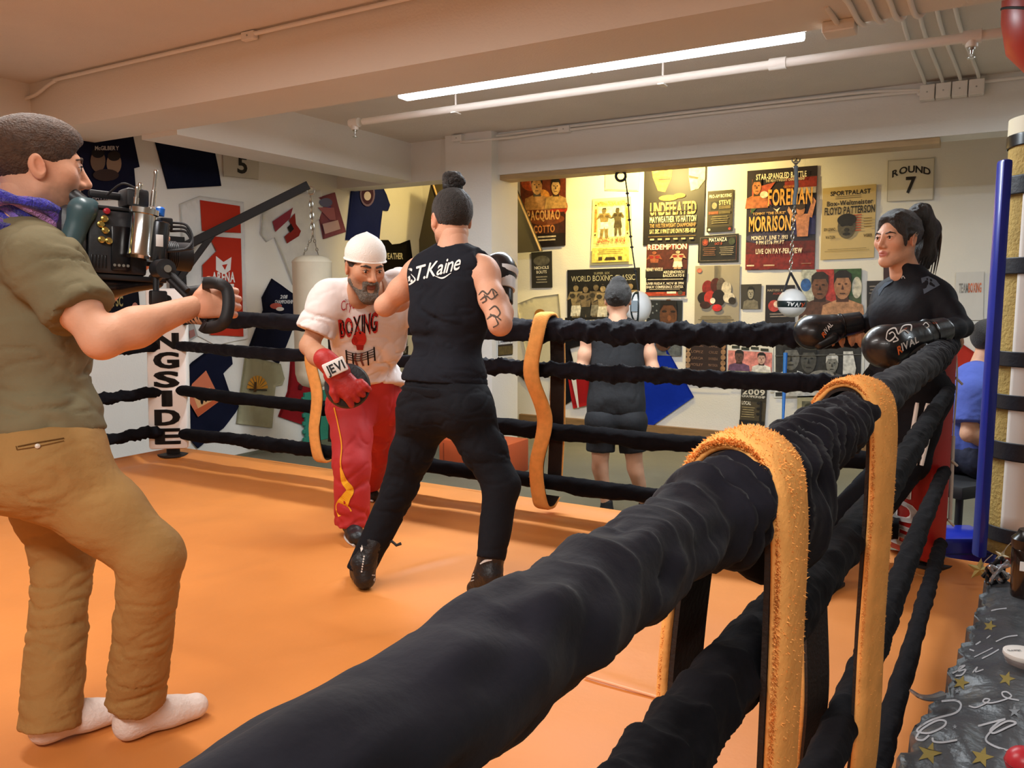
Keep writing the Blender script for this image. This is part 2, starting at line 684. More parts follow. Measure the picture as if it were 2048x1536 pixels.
xa = oy(30, 165, 3.6)[0]; xb = oy(495, 66, 3.6)[0]
conduit('conduit_line', [[(xa, 3.61, 3.10), (xa + .25, 3.61, 3.12), (xa + .5, 3.61, 3.185), (xa + .9, 3.61, 3.195), (-2, 3.61, 3.195), (1, 3.61, 3.195)]],
        [((xa - .05, 3.6, 3.09), (.16, .09, .16)), ((xb, 3.615, 3.19), (.11, .04, .05))], 'thin painted conduit running along the top of the orange-lit cross beam')
xs = [oy(p, 265, 7.0)[0] for p in (930, 1130)]
xm = oy(1905, 150, 6.99)[0]
conduit('conduit_line', [[(-4.6, 6.88, 3.14), (-4.4, 6.86, 3.13), (-4.0, 6.98, 3.15), (-3.2, 7.0, 3.165), (xm - .5, 7.0, 3.16), (xm - .2, 7.0, 3.13)],
                         [(-4.3, 6.99, 3.18), (-3.4, 7.0, 3.195), (xm - .9, 7.0, 3.195), (xm - .55, 7.0, 3.19), (xm - .2, 7.0, 3.16)], [(xm + .2, 7.0, 3.17), (xm + .9, 7.0, 3.17)]],
        [((xs[0], 6.87, 3.175), (.12, .06, .06)), ((xs[1], 6.99, 3.17), (.12, .06, .06))] +
        [((xm - .16 + .107 * i, 6.98, 3.13), (.10, .08, .11)) for i in range(4)], 'pair of painted conduits with boxes along the header over the poster alcove')
for i in range(4):
    x1 = xm - .18 + .115 * i
    x0 = oz(1800 + 36 * i, 30, 2.95)[0] - .1
    t = conduit('drop_conduit', [[(x0 - .06, 3.61, 3.0), (x0 - .05, 3.62, 2.85), (x0 - .04, 3.8, 2.845), (x0 - .03, 4.1, 2.845), (x0, 4.18, 2.9), (x0 + .02, 4.22, 3.15), (x0 + .05, 4.5, 3.2), (lerp(x0, x1, .5), 5.6, 3.2), (x1, 6.85, 3.2), (x1, 6.97, 3.17)]],
                [], ['leftmost', 'second from left', 'third from left', 'rightmost'][i] + ' of four thin conduits crossing the ceiling at top right', 0.012)
bxp = oz(1680, 55, 2.84)
t = thing('ceiling_box', bxp, 'small square electrical box under the cross beam at top right', 'junction box')
MB().box(bxp + V(-.07, -.06, -.03), bxp + V(.07, .06, .02), .006).build('box_body', M_beam, t)
MB().tube([bxp + V(0, -.02, 0), bxp + V(-.02, -.25, .02), bxp + V(-.05, -.27, .3)], .012, 10).build('tube', M_beam, t, True)

# ================================================================== RING
M_canvas = mat('orange_canvas', 'd68642', 0.5, var=0.06, vscale=2.2, bump=0.25, bscale=5, spec=0.35)
M_skirt = mat('orange_skirt', 'b85a28', 0.6, var=0.08, vscale=3)
RX0, RX1, RY0, RY1 = -5.56, 0.35, -2.2, 4.17
CV = 0.37
ring = thing('boxing_ring', (-2.6, 1.0, 0), 'orange canvas floor of the raised boxing ring', 'ring')
nx, ny = 240, 260
gx = np.linspace(RX0, RX1, nx); gy = np.linspace(RY0, RY1, ny)
XX, YY = np.meshgrid(gx, gy, indexing='ij')
ZZ = np.full_like(XX, CV)
pp = np.stack([XX, YY, XX * 0], -1)
rot = math.radians(25)
pr = np.stack([(XX * math.cos(rot) + YY * math.sin(rot)) * 0.7, (-XX * math.sin(rot) + YY * math.cos(rot)) * 3.2, XX * 0 + 3.3], -1)
ZZ += 0.005 * vnoise(pr) + 0.003 * vnoise(pp * 5 + 9)
for (px, py, qx, qy, a, wd) in ((780, 1150, 930, 1110, .010, .03), (640, 1180, 720, 1150, .008, .03), (1180, 1340, 1400, 1420, .006, .02), (420, 1000, 800, 960, .006, .06), (330, 1180, 560, 1120, .006, .05), (500, 1330, 900, 1250, .007, .05)):
    A, Bp = oz(px, py, CV)[:2], oz(qx, qy, CV)[:2]
    d = np.stack([XX, YY], -1) - A
    e = Bp - A
    tt = np.clip((d @ e) / (e @ e), 0, 1)
    dist = np.linalg.norm(d - tt[..., None] * e, axis=-1)
    ZZ += a * np.exp(-(dist / wd) ** 2) * np.sin(np.pi * np.clip(tt, .02, .98)) ** .5
edge = np.minimum.reduce([XX - RX0, RX1 - XX, RY1 - YY])
ZZ += 0.028 * np.exp(-(edge / 0.07) ** 2) - 0.010 * np.exp(-((edge - .17) / 0.06) ** 2)
vid = np.arange(nx * ny).reshape(nx, ny)
q = np.stack([vid[:-1, :-1], vid[1:, :-1], vid[1:, 1:], vid[:-1, 1:]], -1).reshape(-1, 4)
mesh('canvas', np.stack([XX, YY, ZZ], -1).reshape(-1, 3), q, M_canvas, ring, True)
MB().box((RX0 + .01, RY0, 0.0), (RX1 - .01, RY1 - .01, CV - .03)).build('platform', M_skirt, ring)
MB().tube([(RX0, RY1, CV + .012), (RX1, RY1, CV + .012)], .02, 10).build('edge_roll', M_canvas, ring, True)
MB().tube([(RX0, RY1, CV + .012), (RX0, RY0, CV + .012)], .02, 10).build('edge_roll', M_canvas, ring, True)
M_seam = mat('canvas_seam', 'f0b285', 0.6)
MB().tube([oz(1170, 1352, CV + .005), oz(1420, 1425, CV + .005)], .005, 8).build('seam', M_seam, ring, True)

# corner posts
M_padw = mat('white_vinyl_pad', 'efeae4', 0.45, var=0.03, vscale=6)
M_padr = mat('red_vinyl_pad', 'a5201c', 0.4, var=0.05, vscale=4)
M_ink = mat('black_lettering', '14100f', 0.5)
M_inkw = mat('white_lettering', 'f2ece6', 0.5)


def corner(loc, nrm, pm, lm, z0, z1, tilt, label, w_=0.29):
    t = thing('corner_post', (loc[0], loc[1], CV), label, 'post')
    n = unit(V(nrm[0], nrm[1], 0)); sd = V(-n[1], n[0], 0) * -1
    sd = np.cross(n, V(0, 0, 1)) * -1
    up = unit(V(0, 0, 1) + sd * tilt)
    MB().cyl((loc[0], loc[1], CV), (loc[0], loc[1], z1 - .05), .05, n=16).build('post', M_black, t, True)
    MB().cyl((loc[0], loc[1], CV), (loc[0], loc[1], CV + .015), .12, n=20).build('foot_plate', M_black, t, True)
    ax = np.array([sd, n, up])
    c = V(loc[0], loc[1], z0) + n * .09
    pad = MB().box((-w_ / 2, -.06, 0), (w_ / 2, .05, z1 - z0), .022, ax=ax, o=c).build('corner_pad', pm, t, True)
    mb = MB()
    H = (z1 - z0 - .06) / 8
    for i, ch in enumerate('RINGSIDE'):
        v, f, wd = text_geo(ch, 1)
        v = v - V(v[:, 0].min(), 0)
        sx = (w_ * (.60 if ch != 'I' else .22)) / max(v[:, 0].max(), 1e-3)
        zz = z1 - z0 - .03 - (i + .9) * H
        pts = c + (v[:, :1] * sx - w_ * (.30 if ch != 'I' else .11)) * sd + n * .054 + (v[:, 1:] * H * .80 + zz) * up
        mb.add(pts, f)
        for e_ in (-.008, -.004, .004, .008): mb.add(pts + sd * e_ + up * abs(e_) * .3, f)
    mb.build('lettering', lm, pad)
    for z in (1.44, 1.21, .87, .55):
        MB().cyl((loc[0], loc[1], z), V(loc[0], loc[1], z) + V(n[0] * .09, n[1] * .09, 0), .02, n=12).build('turnbuckle', M_metal, t, True)
    return t


BL = V(-5.44, 4.05); BR = V(-0.16, 4.16)
corner(BL, (0.62, -0.78), M_padw, M_ink, .44, 1.67, .025, 'far left ring corner post with white lettered vinyl pad')
corner(BR, (-0.72, -0.70), M_padr, M_inkw, .42, 1.40, 0.0, 'right ring corner post with red lettered vinyl pad', .30)

# ropes ------------------------------------------------------------
M_rope = mat('black_velvet_rope_cover', '121119', 0.8, var=0.3, vscale=7, bump=0.10, bscale=45, sheen=0.05, spec=0.15)
M_rope2 = mat('black_cotton_rope_cover', '111014', 0.9, var=0.25, vscale=9, bump=0.12, bscale=70, sheen=0.01, spec=0.10)
M_tape = mat('tan_tape', 'c79a7a', 0.6, var=0.1, vscale=20, bump=0.3, bscale=60)


def rope(ctrl, R, label, group, seed, step=0.012, nseg=28, ruffle=1.0, twist=7.0, smooth_until=None, m=None, tape=None, flap=0.0, saw=0.0, flap_until=1e9, taper=0.0):
    ctrl = np.asarray(ctrl, float)
    Ln = np.linalg.norm(np.diff(ctrl, axis=0), axis=1).sum()
    n = int(Ln / step)
    pts = spline(ctrl, n)
    s = np.linspace(0, Ln, n)
    T, N, B = frames(pts)
    a = np.linspace(0, 2 * math.pi, nseg, endpoint=False)
    S, A = np.meshgrid(s, a, indexing='ij')
    nz = np.stack([S * 6 + seed * 3.1, np.cos(A) * 1.4 + 5, np.sin(A) * 1.4 + seed], -1)
    ph = S * twist * 6.283 + A * 1.0 + 2.6 * vnoise(nz * V(.9, 1, 1))
    ridge = (1 - np.abs(np.sin(ph / 2))) ** 1.5 + .5 * (1 - np.abs(np.sin(ph * 1.5 + 2 * vnoise(nz * V(2, 1, 1))))) ** 2
    if saw:
        fr_ = (ph / 6.283) % 1.0
        e_ = np.clip((fr_ - .86) / .14, 0, 1)
        ridge = ridge * .25 + saw * fr_ ** 1.6 * (1 - e_ * e_ * (3 - 2 * e_))
    env = 0.55 + 0.6 * vnoise(np.stack([S * 1.7 + seed, S * 0 + 2, S * 0], -1))
    amp = np.clip(env, .15, 1.2) * ruffle
    if smooth_until is not None:
        amp = amp * np.clip((S - smooth_until) / .12, .12, 1)
    rr = R * (0.86 + amp * (0.34 * ridge - 0.08) + ruffle * 0.10 * vnoise(nz * V(3, 1.4, 1.4)) + 0.05 * vnoise(nz * V(.6, .5, .5)))
    rr = rr * (1 - taper * np.clip((S - .5 * Ln) / (.5 * Ln), 0, 1))
    dz = np.cos(A)[..., None] * N[:, None, :] + np.sin(A)[..., None] * B[:, None, :]
    down = np.clip(-dz[..., 2], 0, 1)
    rr += R * flap * down ** 2 * np.clip(1.4 * vnoise(np.stack([S * 5 + seed * 7, S * 0, S * 0], -1)) + .25, 0, 1.2) * (1 if smooth_until is None else np.clip((S - smooth_until) / .2, 0, 1)) * np.clip((flap_until - S) / .3, 0, 1)
    v = pts[:, None, :] + dz * rr[..., None]
    vid = np.arange(n * nseg).reshape(n, nseg)
    f = np.stack([vid[:-1], np.roll(vid, -1, 1)[:-1], np.roll(vid, -1, 1)[1:], vid[1:]], -1).reshape(-1, 4)
    t = thing('ring_rope', pts[n // 2], label, 'rope', group)
    mesh('rope_cover', v.reshape(-1, 3), f, m or M_rope2, t, True)
    MB().tube([pts[0] - T[0] * .02] + list(pts[::8]) + [pts[-1]], .016, 8).build('core', M_black, t, True)
    for (t0, t1) in tape or []:
        sel = pts[int(t0 * n):int(t1 * n)]
        MB().tube(sel, R * .9 * (1 + .1 * np.sin(np.arange(len(sel)) * 1.3)), 18).build('tape_wrap', M_tape, t, True)
    return t


ZS = (1.44, 1.215, .865, .565)
word = ('top', 'second', 'third', 'bottom')
# far side: left corner to right corner
fr = (.062, .045, .05, .05)
for i in range(4):
    zA = ZS[i] + (.03, .02, .03, -.01)[i]
    if i == 2: pass
    c = [(BL[0] + .10, 4.03, zA), (-4.3, 4.03, ZS[i]), (-2.4, 4.03, ZS[i] - .012), (-1.2, 4.03, ZS[i] - .015), (BR[0] - .12, 4.06, ZS[i] - (.0, .01, .02, .02)[i])]
    rope(c, fr[i], word[i] + ' black wrapped rope on the far side of the ring', 'ring ropes, far side', 3 + i, twist=(6, 7, 5, 5)[i], ruffle=(1.0, 1.1, .45, .45)[i], m=M_rope if i < 2 else M_rope2,
         tape=[(.012, .10), (.905, .955)] if i == 0 else None, flap=.25)
# near side: right corner towards and past the camera
for i in range(4):
    z = (1.398, 1.185, .815, .50)[i]
    xo = (-.257, -.257, -.25, -.215)[i]; xk = (.038, .038, .036, .028)[i]
    c = [(xo + xk * y, y, z + dz_) for y, dz_ in ((-1.6, .0), (0.1, .0), (.9, (0, .01, 0, 0)[i]), (1.8, (0, -.03, -.02, 0)[i]), (3.0, (0, 0, .02, 0)[i]), (3.98, (.02, .03, .03, .02)[i]))]
    rope(c, (.047, .040, .038, .036)[i], word[i] + ' black wrapped rope on the near side, ' + ('rising from the bottom edge of the photo', 'just under the thickest one', 'between the second rope and the lowest one', 'closest to the star-patterned cloth')[i], 'ring ropes, near side', 11 + i,
         step=.005, nseg=48, twist=(15, 9, 9, 9)[i], ruffle=(1.45, 1.0, .9, .9)[i], smooth_until=(1.95, None, None, None)[i], m=M_rope if i == 0 else M_rope2,
         tape=[(.97, 1.0)] if i == 0 else None, flap=(1.5, .7, .4, .4)[i], saw=(1.3, .8, .8, .8)[i], flap_until=2.75, taper=(.12, .28, .22, .2)[i])
# left side
for i in range(4):
    c = [(BL[0] + .02, 3.93, ZS[i] + .02), (BL[0] + .02, 1.5, ZS[i] - .01), (BL[0] + .02, -1.8, ZS[i])]
    rope(c, (.055, .05, .045, .045)[i], word[i] + ' black rope on the left side of the ring behind the camera operator', 'ring ropes, left side', 21 + i, twist=5, ruffle=(.9, .9, .9, 1.3)[i], step=.02, nseg=20)

# fleece rope spacers ------------------------------------------------
M_fleece = mat('orange_fleece', 'f8b264', 0.95, var=0.10, vscale=25, bump=0.12, bscale=120, sheen=0.0, spec=0.1)
M_web = mat('dark_brown_webbing', '2a1c14', 0.85, bump=0.3, bscale=120)


def spacer(ctrl, side, width, label, fuzz, thick=.017):
    """closed-over band: ctrl goes down one side, over the top, down the other"""
    pts = spline(ctrl, 110)
    T = np.gradient(pts, axis=0); T /= np.linalg.norm(T, axis=1)[:, None]
    side = unit(side)
    nr = np.cross(T, side); nr /= np.linalg.norm(nr, axis=1)[:, None]
    if nr[len(pts) // 2][2] < 0: nr = -nr
    n = len(pts)
    th = thick / .017
    prof = [(-.5, 0), (-.46, .010 * th), (-.3, .016 * th), (0, .017 * th), (.3, .016 * th), (.46, .010 * th), (.5, 0), (.46, -.004), (-.46, -.004)]
    k = len(prof)
    wob = 1 + .07 * np.sin(np.arange(n) * .21)
    v = np.array([[pts[j] + side * width * a * wob[j] + nr[j] * b for a, b in prof] for j in range(n)]).reshape(-1, 3)
    f = [(j * k + i, j * k + (i + 1) % k, (j + 1) * k + (i + 1) % k, (j + 1) * k + i) for j in range(n - 1) for i in range(k)]
    f += [tuple(range(k)), tuple((n - 1) * k + i for i in range(k))]
    t = thing('rope_spacer', pts[n // 2], label, 'strap', 'fleece rope spacers')
    mesh('fleece_band', v, f, M_fleece, t, True)
    v2 = np.array([[pts[j] + side * width * a * .9 - nr[j] * b for a, b in ((-.5, .005), (.5, .005), (.5, .011), (-.5, .011))] for j in range(n)]).reshape(-1, 3)
    f2 = [(j * 4 + i, j * 4 + (i + 1) % 4, (j + 1) * 4 + (i + 1) % 4, (j + 1) * 4 + i) for j in range(n - 1) for i in range(4)]
    mesh('webbing', v2, f2, M_web, t)
    if fuzz:
        j = RNG.integers(0, n, fuzz); a = RNG.uniform(-.5, .5, fuzz)
        em = RNG.random(fuzz) < .8
        a = np.where(em, np.sign(a) * RNG.uniform(.42, .5, fuzz), a)
        base = pts[j] + side * (width * a)[:, None] + nr[j] * (thick - .002 - 3.4 * thick * np.clip(np.abs(a) - .3, 0, 1))[:, None] + T[j] * RNG.uniform(-.016, .016, (fuzz, 1))
        dr = nr[j] * RNG.uniform(.1, 1, (fuzz, 1)) + side * (np.sign(a) * np.where(np.abs(a) > .4, 1.0, .3))[:, None] + RNG.normal(0, .35, (fuzz, 3))
        dr /= np.linalg.norm(dr, axis=1)[:, None]
        ln = RNG.uniform(.002, .0055, (fuzz, 1))
        w2 = np.cross(dr, RNG.normal(size=(fuzz, 3))); w2 *= .0011 / np.linalg.norm(w2, axis=1)[:, None]
        vv = np.stack([base - w2, base + w2, base + dr * ln], 1).reshape(-1, 3)
        o = mesh('fleece_pile', vv, np.arange(3 * fuzz).reshape(-1, 3), M_fleece, t)
        o['kind'] = 'stuff'
    return t


def near_spacer(Y, label, fuzz, side, wig=0.0, din=.075):
    X = -.257 + .038 * Y
    c = [(X + .01, Y + .02, .45), (X + .042, Y + .03, .70), (X + .046, Y + .02, 1.0), (X + .052, Y, 1.25), (X + .050, Y, 1.38), (X + .036, Y, 1.438), (X, Y, 1.458), (X - .036, Y + .005, 1.438), (X - .052, Y + .01, 1.38),
         (X - din, Y + .02 + wig, 1.10), (X - .05, Y + .05 - wig, .85), (X - .07, Y + .05 + wig, .62), (X - .04, Y + .03, .43), (X + .01, Y + .02, .44)]
    return spacer(c, side, .10, label, fuzz, .014)


near_spacer(.90, 'fuzzy orange fleece strap over the near ropes, nearest the camera', 26000, (.10, 1, 0))
near_spacer(1.60, 'fuzzy orange fleece strap over the near ropes beside the black-clothed woman', 16000, (.30, 1, 0), wig=.05)


def far_spacer(px, label, top, bot, w_=.095, sway=0.0):
    x = oy(px, 800, 4.0)[0]
    c = [(x + .03, 4.08, bot + .10), (x + .035, 4.10, lerp(bot, top, .5)), (x + .03, 4.10, top - .07), (x + .01, 4.06, top + .02), (x, 4.03, top + .04), (x - .01, 3.985, top + .02), (x - .02, 3.95, top - .08),
         (x - .035 - sway, 3.95, lerp(bot, top, .72)), (x + .01 + sway, 3.955, lerp(bot, top, .48)), (x - .02, 3.95, lerp(bot, top, .22)), (x, 3.96, bot + .02), (x + .02, 4.0, bot - .01), (x + .03, 4.06, bot + .03)]
    return spacer(c, (1, 0, 0), w_, label, 1500)


far_spacer(1088, 'fuzzy orange fleece strap hanging on the far ropes beside the man in the tank top', 1.47, .43, sway=.02)
far_spacer(642, 'fuzzy orange fleece strap hanging on the far ropes behind the man in the white cap', 1.43, .52, sway=.0)

# ================================================================== SHEETS ON THE WALLS (posters, signs, shirts)
M_paper = mat('poster_paper', 'ffffff', 0.5, attr=True, var=0.05, vscale=5)
M_shirt = mat('hung_cotton', 'ffffff', 0.95, attr=True, var=0.06, vscale=8, bump=0.35, bscale=7, spec=0.1)


class Sheet:
    def __init__(s, name, px, wall, col, label, cat, off=.010, th=.006, group=None, cloth=False):
        s.wall, s.off, s.cloth = wall, off, cloth
        s.nrm = V(0, -1, 0) if wall[0] == 'y' else V(1, 0, 0)
        s.px = px
        pts = np.array([s.at(x, y, 0) for x, y in px])
        n = len(px)
        if cloth:
            # cloth: outline resampled into a soft wavy panel
            a2 = pts @ (np.array([[1, 0, 0], [0, 0, 1]]) if wall[0] == 'y' else np.array([[0, 1, 0], [0, 0, 1]])).T
            bm = bmesh.new()
            vs = [bm.verts.new((q[0], q[1], 0)) for q in a2]
            bm.faces.new(vs)
            bmesh.ops.triangulate(bm, faces=bm.faces[:])
            for _ in range(5):
                long = [e for e in bm.edges if e.calc_length() > .07]
                if not long: break
                bmesh.ops.subdivide_edges(bm, edges=long, cuts=1)
                bmesh.ops.triangulate(bm, faces=bm.faces[:])
            bm.verts.index_update()
            uv = np.array([v.co[:2] for v in bm.verts])
            fs = [tuple(v.index for v in f.verts) for f in bm.faces]
            bd = [tuple(v.index for v in e.verts) for e in bm.edges if len(e.link_faces) == 1]
            bm.free()
            h = .008 + .008 * (vnoise(np.stack([uv[:, 0] * 6, uv[:, 1] * 5, uv[:, 0] * 0 + len(px)], -1)) + .6)
            base = np.zeros((len(uv), 3))
            base[:, 2] = uv[:, 1]
            base[:, 0 if wall[0] == 'y' else 1] = uv[:, 0]
            base[:, 1 if wall[0] == 'y' else 0] = pts[0][1 if wall[0] == 'y' else 0]
            v = np.concatenate([base + s.nrm * h[:, None], base - s.nrm * .002])
            m = len(uv)
            f = fs + [tuple(i + m for i in q[::-1]) for q in fs] + [(a, b, b + m, a + m) for a, b in bd]
            s.top = .026
        else:
            tri = earclip(pts[:, [0, 2]] if wall[0] == 'y' else pts[:, [1, 2]])
            v = np.concatenate([pts, pts + s.nrm * th])
            f = [tuple(t) for t in tri] + [tuple(i + n for i in t[::-1]) for t in tri] + [(i, (i + 1) % n, (i + 1) % n + n, i + n) for i in range(n)]
            s.top = th + .0015
        s.o = mesh(name, v, f, M_shirt if cloth else M_paper, None, cloth, np.tile(srgb(col), (len(v), 1)))
        tag(s.o, label, cat, group)
        s.c3 = [s.at(x, y, 0) for x, y in px[:4]]
        s.art, s.let, s.k = [], [], 0
        ALLSH.append(s)
    def at(s, x, y, d):
        d = d + s.off
        return oy(x, y, s.wall[1] - d) if s.wall[0] == 'y' else ox(x, y, s.wall[1] + d)
    def uv(s, u, v):
        a, b, c, d = s.c3
        return (a * (1 - u) + b * u) * (1 - v) + (d * (1 - u) + c * u) * v + s.nrm * (s.top + s.k * .0009)
    def poly(s, pts, col, px=False):
        s.k += 1
        if px:
            P3 = [s.at(x, y, s.top + s.k * .0009) for x, y in pts]
        else:
            P3 = [s.uv(u, v) for u, v in pts]
        s.art.append((np.array(P3), earclip(np.array(P3)[:, [0, 2]] if s.wall[0] == 'y' else np.array(P3)[:, [1, 2]]), col))
        return s
    def rect(s, u0, v0, u1, v1, col): return s.poly([(u0, v0), (u1, v0), (u1, v1), (u0, v1)], col)
    def oval(s, cu_, cv_, ru, rv, col, px=False, n=18):
        return s.poly([(cu_ + ru * math.cos(i * 2 * math.pi / n), cv_ + rv * math.sin(i * 2 * math.pi / n)) for i in range(n)], col, px)
    def star(s, cu_, cv_, r, rv, col):
        return s.poly([(cu_ + r * (1 if i % 2 == 0 else .4) * math.sin(i * math.pi / 5), cv_ - rv * (1 if i % 2 == 0 else .4) * math.cos(i * math.pi / 5)) for i in range(10)], col)
    def text(s, t, u0, v0, u1, v1, col, bold=1, px=False, slant=0.0, arc=0.0):
        """fit the line into the box; v0 is the top"""
        s.k += 1
        v, f, w_ = text_geo(t, bold)
        P3 = []
        for x, y in v:
            a = x / w_
            uu = u0 + (u1 - u0) * a + slant * y * (u1 - u0)
            vv = v1 + (v0 - v1) * y + arc * ((a - .5) * 2) ** 2
            P3.append(s.at(uu, vv, s.top + s.k * .0009) if px else s.uv(uu, vv))
        if P3: s.let.append((np.array(P3), f, col))
        return s
    def lines(s, u0, v0, u1, v1, n, col, fill=.5):
        for i in range(n):
            a = v0 + (v1 - v0) * i / n
            k = .75 + .25 * random.random()
            m = (u0 + u1) / 2
            s.rect(m - (m - u0) * k, a, m + (u1 - m) * k, a + (v1 - v0) / n * fill, col)
        return s
    def figure(s, cx, top, h, w_, skin, shorts, hair='1a1410', glove='8a1a14', guard=1):
        """standing boxer, gloves up"""
        s.poly([(cx - .16 * w_, top + .52 * h), (cx + .16 * w_, top + .52 * h), (cx + .20 * w_, top + h), (cx + .06 * w_, top + h), (cx, top + .68 * h), (cx - .08 * w_, top + h), (cx - .22 * w_, top + h)], skin)
        s.poly([(cx - .26 * w_, top + .17 * h), (cx + .26 * w_, top + .17 * h), (cx + .17 * w_, top + .5 * h), (cx - .17 * w_, top + .5 * h)], skin)
        s.poly([(cx - .19 * w_, top + .47 * h), (cx + .19 * w_, top + .47 * h), (cx + .24 * w_, top + .70 * h), (cx + .03 * w_, top + .70 * h), (cx, top + .62 * h), (cx - .03 * w_, top + .70 * h), (cx - .24 * w_, top + .70 * h)], shorts)
        for g in (-1, 1):
            s.poly([(cx + g * .26 * w_, top + .18 * h), (cx + g * .40 * w_, top + .36 * h), (cx + g * .16 * w_, top + .30 * h), (cx + g * .18 * w_, top + .24 * h), (cx + g * .27 * w_, top + .28 * h)], skin)
            s.oval(cx + g * .15 * w_, top + .26 * h, .11 * w_, .05 * h, glove)
        s.oval(cx, top + .08 * h, .11 * w_, .085 * h, skin)
        s.poly([(cx - .11 * w_, top + .07 * h), (cx - .09 * w_, top), (cx + .09 * w_, top), (cx + .11 * w_, top + .07 * h), (cx + .05 * w_, top + .035 * h), (cx - .05 * w_, top + .035 * h)], hair)
        return s
    def bust(s, cx, top, h, w_, skin, shirt, hair='17110d', shade='3a2417'):
        s.poly([(cx - .5 * w_, top + h), (cx - .44 * w_, top + .66 * h), (cx - .15 * w_, top + .56 * h), (cx + .15 * w_, top + .56 * h), (cx + .44 * w_, top + .66 * h), (cx + .5 * w_, top + h)], shirt)
        s.poly([(cx - .12 * w_, top + .4 * h), (cx + .12 * w_, top + .4 * h), (cx + .14 * w_, top + .6 * h), (cx - .14 * w_, top + .6 * h)], shade)
        s.oval(cx, top + .28 * h, .19 * w_, .27 * h, skin)
        s.poly([(cx - .2 * w_, top + .26 * h), (cx - .19 * w_, top + .06 * h), (cx - .08 * w_, top - .02 * h), (cx + .08 * w_, top - .02 * h), (cx + .19 * w_, top + .06 * h), (cx + .2 * w_, top + .26 * h), (cx + .13 * w_, top + .13 * h), (cx - .13 * w_, top + .13 * h)], hair)
        for g in (-1, 1):
            s.oval(cx + g * .075 * w_, top + .25 * h, .035 * w_, .018 * h, shade, n=8)
        s.poly([(cx, top + .25 * h), (cx + .03 * w_, top + .36 * h), (cx - .03 * w_, top + .36 * h)], shade)
        s.rect(cx - .06 * w_, top + .425 * h, cx + .06 * w_, top + .445 * h, shade)
        return s
    def done(s):
        clusters(s.art, CLOTHPRINT if s.cloth else PAINT, 'printed_design', s.o)
        clusters(s.let, CLOTHPRINT if s.cloth else PAINT, 'lettering', s.o, .004)


ALLSH = []
YW = ('y', YB); XW = ('x', XL)


def poster(px, col, label, off=.010, wall=YW, cat='poster'): return Sheet('poster' if cat == 'poster' else 'wall_sign', px, wall, col, label, cat, off)


p = poster([(1040, 350), (1132, 350), (1131, 491), (1046, 497)], '2a120a', 'brown and orange boxing poster of two fighters beside the white column')
p.rect(.0, .0, 1, .55, '6b2a10').oval(.25, .12, .22, .10, 'b4481a').oval(.85, .45, .2, .14, 'a8321a').oval(.5, .3, .16, .1, 'd08a3a')
p.bust(.38, .02, .46, .62, 'b88550', 'a87848').bust(.80, .05, .42, .5, 'c09a68', 'b08a55')
p.rect(0, .52, 1, 1, '3a180c').rect(.0, .82, 1, 1, '160a08').oval(.6, .62, .4, .08, '6e3512')
p.text('PACQUIAO', .16, .49, .9, .62, 'c8955a').text('COTTO', .3, .70, .78, .80, 'b8743c').lines(.35, .85, .85, .94, 2, 'b8a890')
p = poster([(1063, 505), (1104, 502), (1105, 575), (1064, 576)], '2c2a24', 'small dark grey fight bill beside the white column')
p.oval(.5, .25, .4, .14, '5a564a').text('NICHOLS', .15, .40, .85, .48, 'd8d2c0').text('BOUTS', .25, .52, .75, .60, 'd8d2c0').lines(.2, .68, .8, .9, 3, '8a8474')
p = poster([(1186, 398), (1262, 393), (1266, 528), (1181, 531)], 'efe6a8', 'pale yellow vintage fight bill with two standing boxers')
p.rect(.06, .04, .94, .72, 'e6d88a').rect(.16, .13, .84, .58, 'f2ecc0').text('INTERNATIONAL BOUTS', .14, .06, .86, .11, 'd08a3a')
p.rect(.07, .16, .13, .5, 'd9873f').rect(.87, .16, .93, .5, 'd9873f')
for u in (.1, .9):
    for v in (.1, .54): p.star(u, v, .035, .02, '3a3018')
p.figure(.33, .15, .44, .5, '8c7a48', 'f4efd0', '2c2614', '6e5a30').figure(.68, .16, .40, .42, '5a5030', '4a4026', '2c2614', '3a3018')
p.text('LEONARD', .18, .60, .48, .66, 'c8553a').text('VS', .50, .61, .56, .65, '3a3018').text('HEARNS', .62, .60, .86, .66, 'c8553a')
p.rect(.06, .74, .94, .96, 'dccb66').lines(.15, .77, .85, .85, 3, 'a8964a').poly([(.36, .93), (.4, .885), (.6, .885), (.64, .93)], '3a3018').rect(.22, .88, .31, .93, '4a3c20').rect(.69, .88, .78, .93, '4a3c20')
p = poster([(1211, 335), (1281, 330), (1277, 383), (1210, 381)], 'efe8b8', 'plain pale square card under the wooden trim', cat='sign')
p.rect(.03, .03, .97, .04, 'b8ae78').rect(.03, .95, .97, .97, 'b8ae78')
p = poster([(1289, 322), (1412, 314), (1407, 487), (1286, 491)], '120b08', 'large black and gold poster reading UNDEFEATED with two cropped faces')
p.poly([(.1, .0), (.48, .0), (.46, .22), (.36, .38), (.24, .36), (.15, .2)], 'c98a3a').poly([(.14, .0), (.3, .0), (.3, .12), (.16, .16)], 'e0b060').oval(.34, .23, .12, .035, 'a35f2a').rect(.25, .225, .44, .235, '3a1a0a').oval(.36, .10, .07, .03, '6a3a14')
p.poly([(.74, .0), (1, .0), (1, .26), (.9, .36), (.78, .38), (.74, .22)], 'ecd9a0').poly([(.84, .0), (1, .0), (.95, .07)], '5a3a1a').poly([(.74, .2), (.9, .23), (.88, .25), (.75, .23)], '7a3a20')
p.oval(.42, .45, .16, .035, 'c08a3a').oval(.6, .43, .1, .03, 'a0702a')
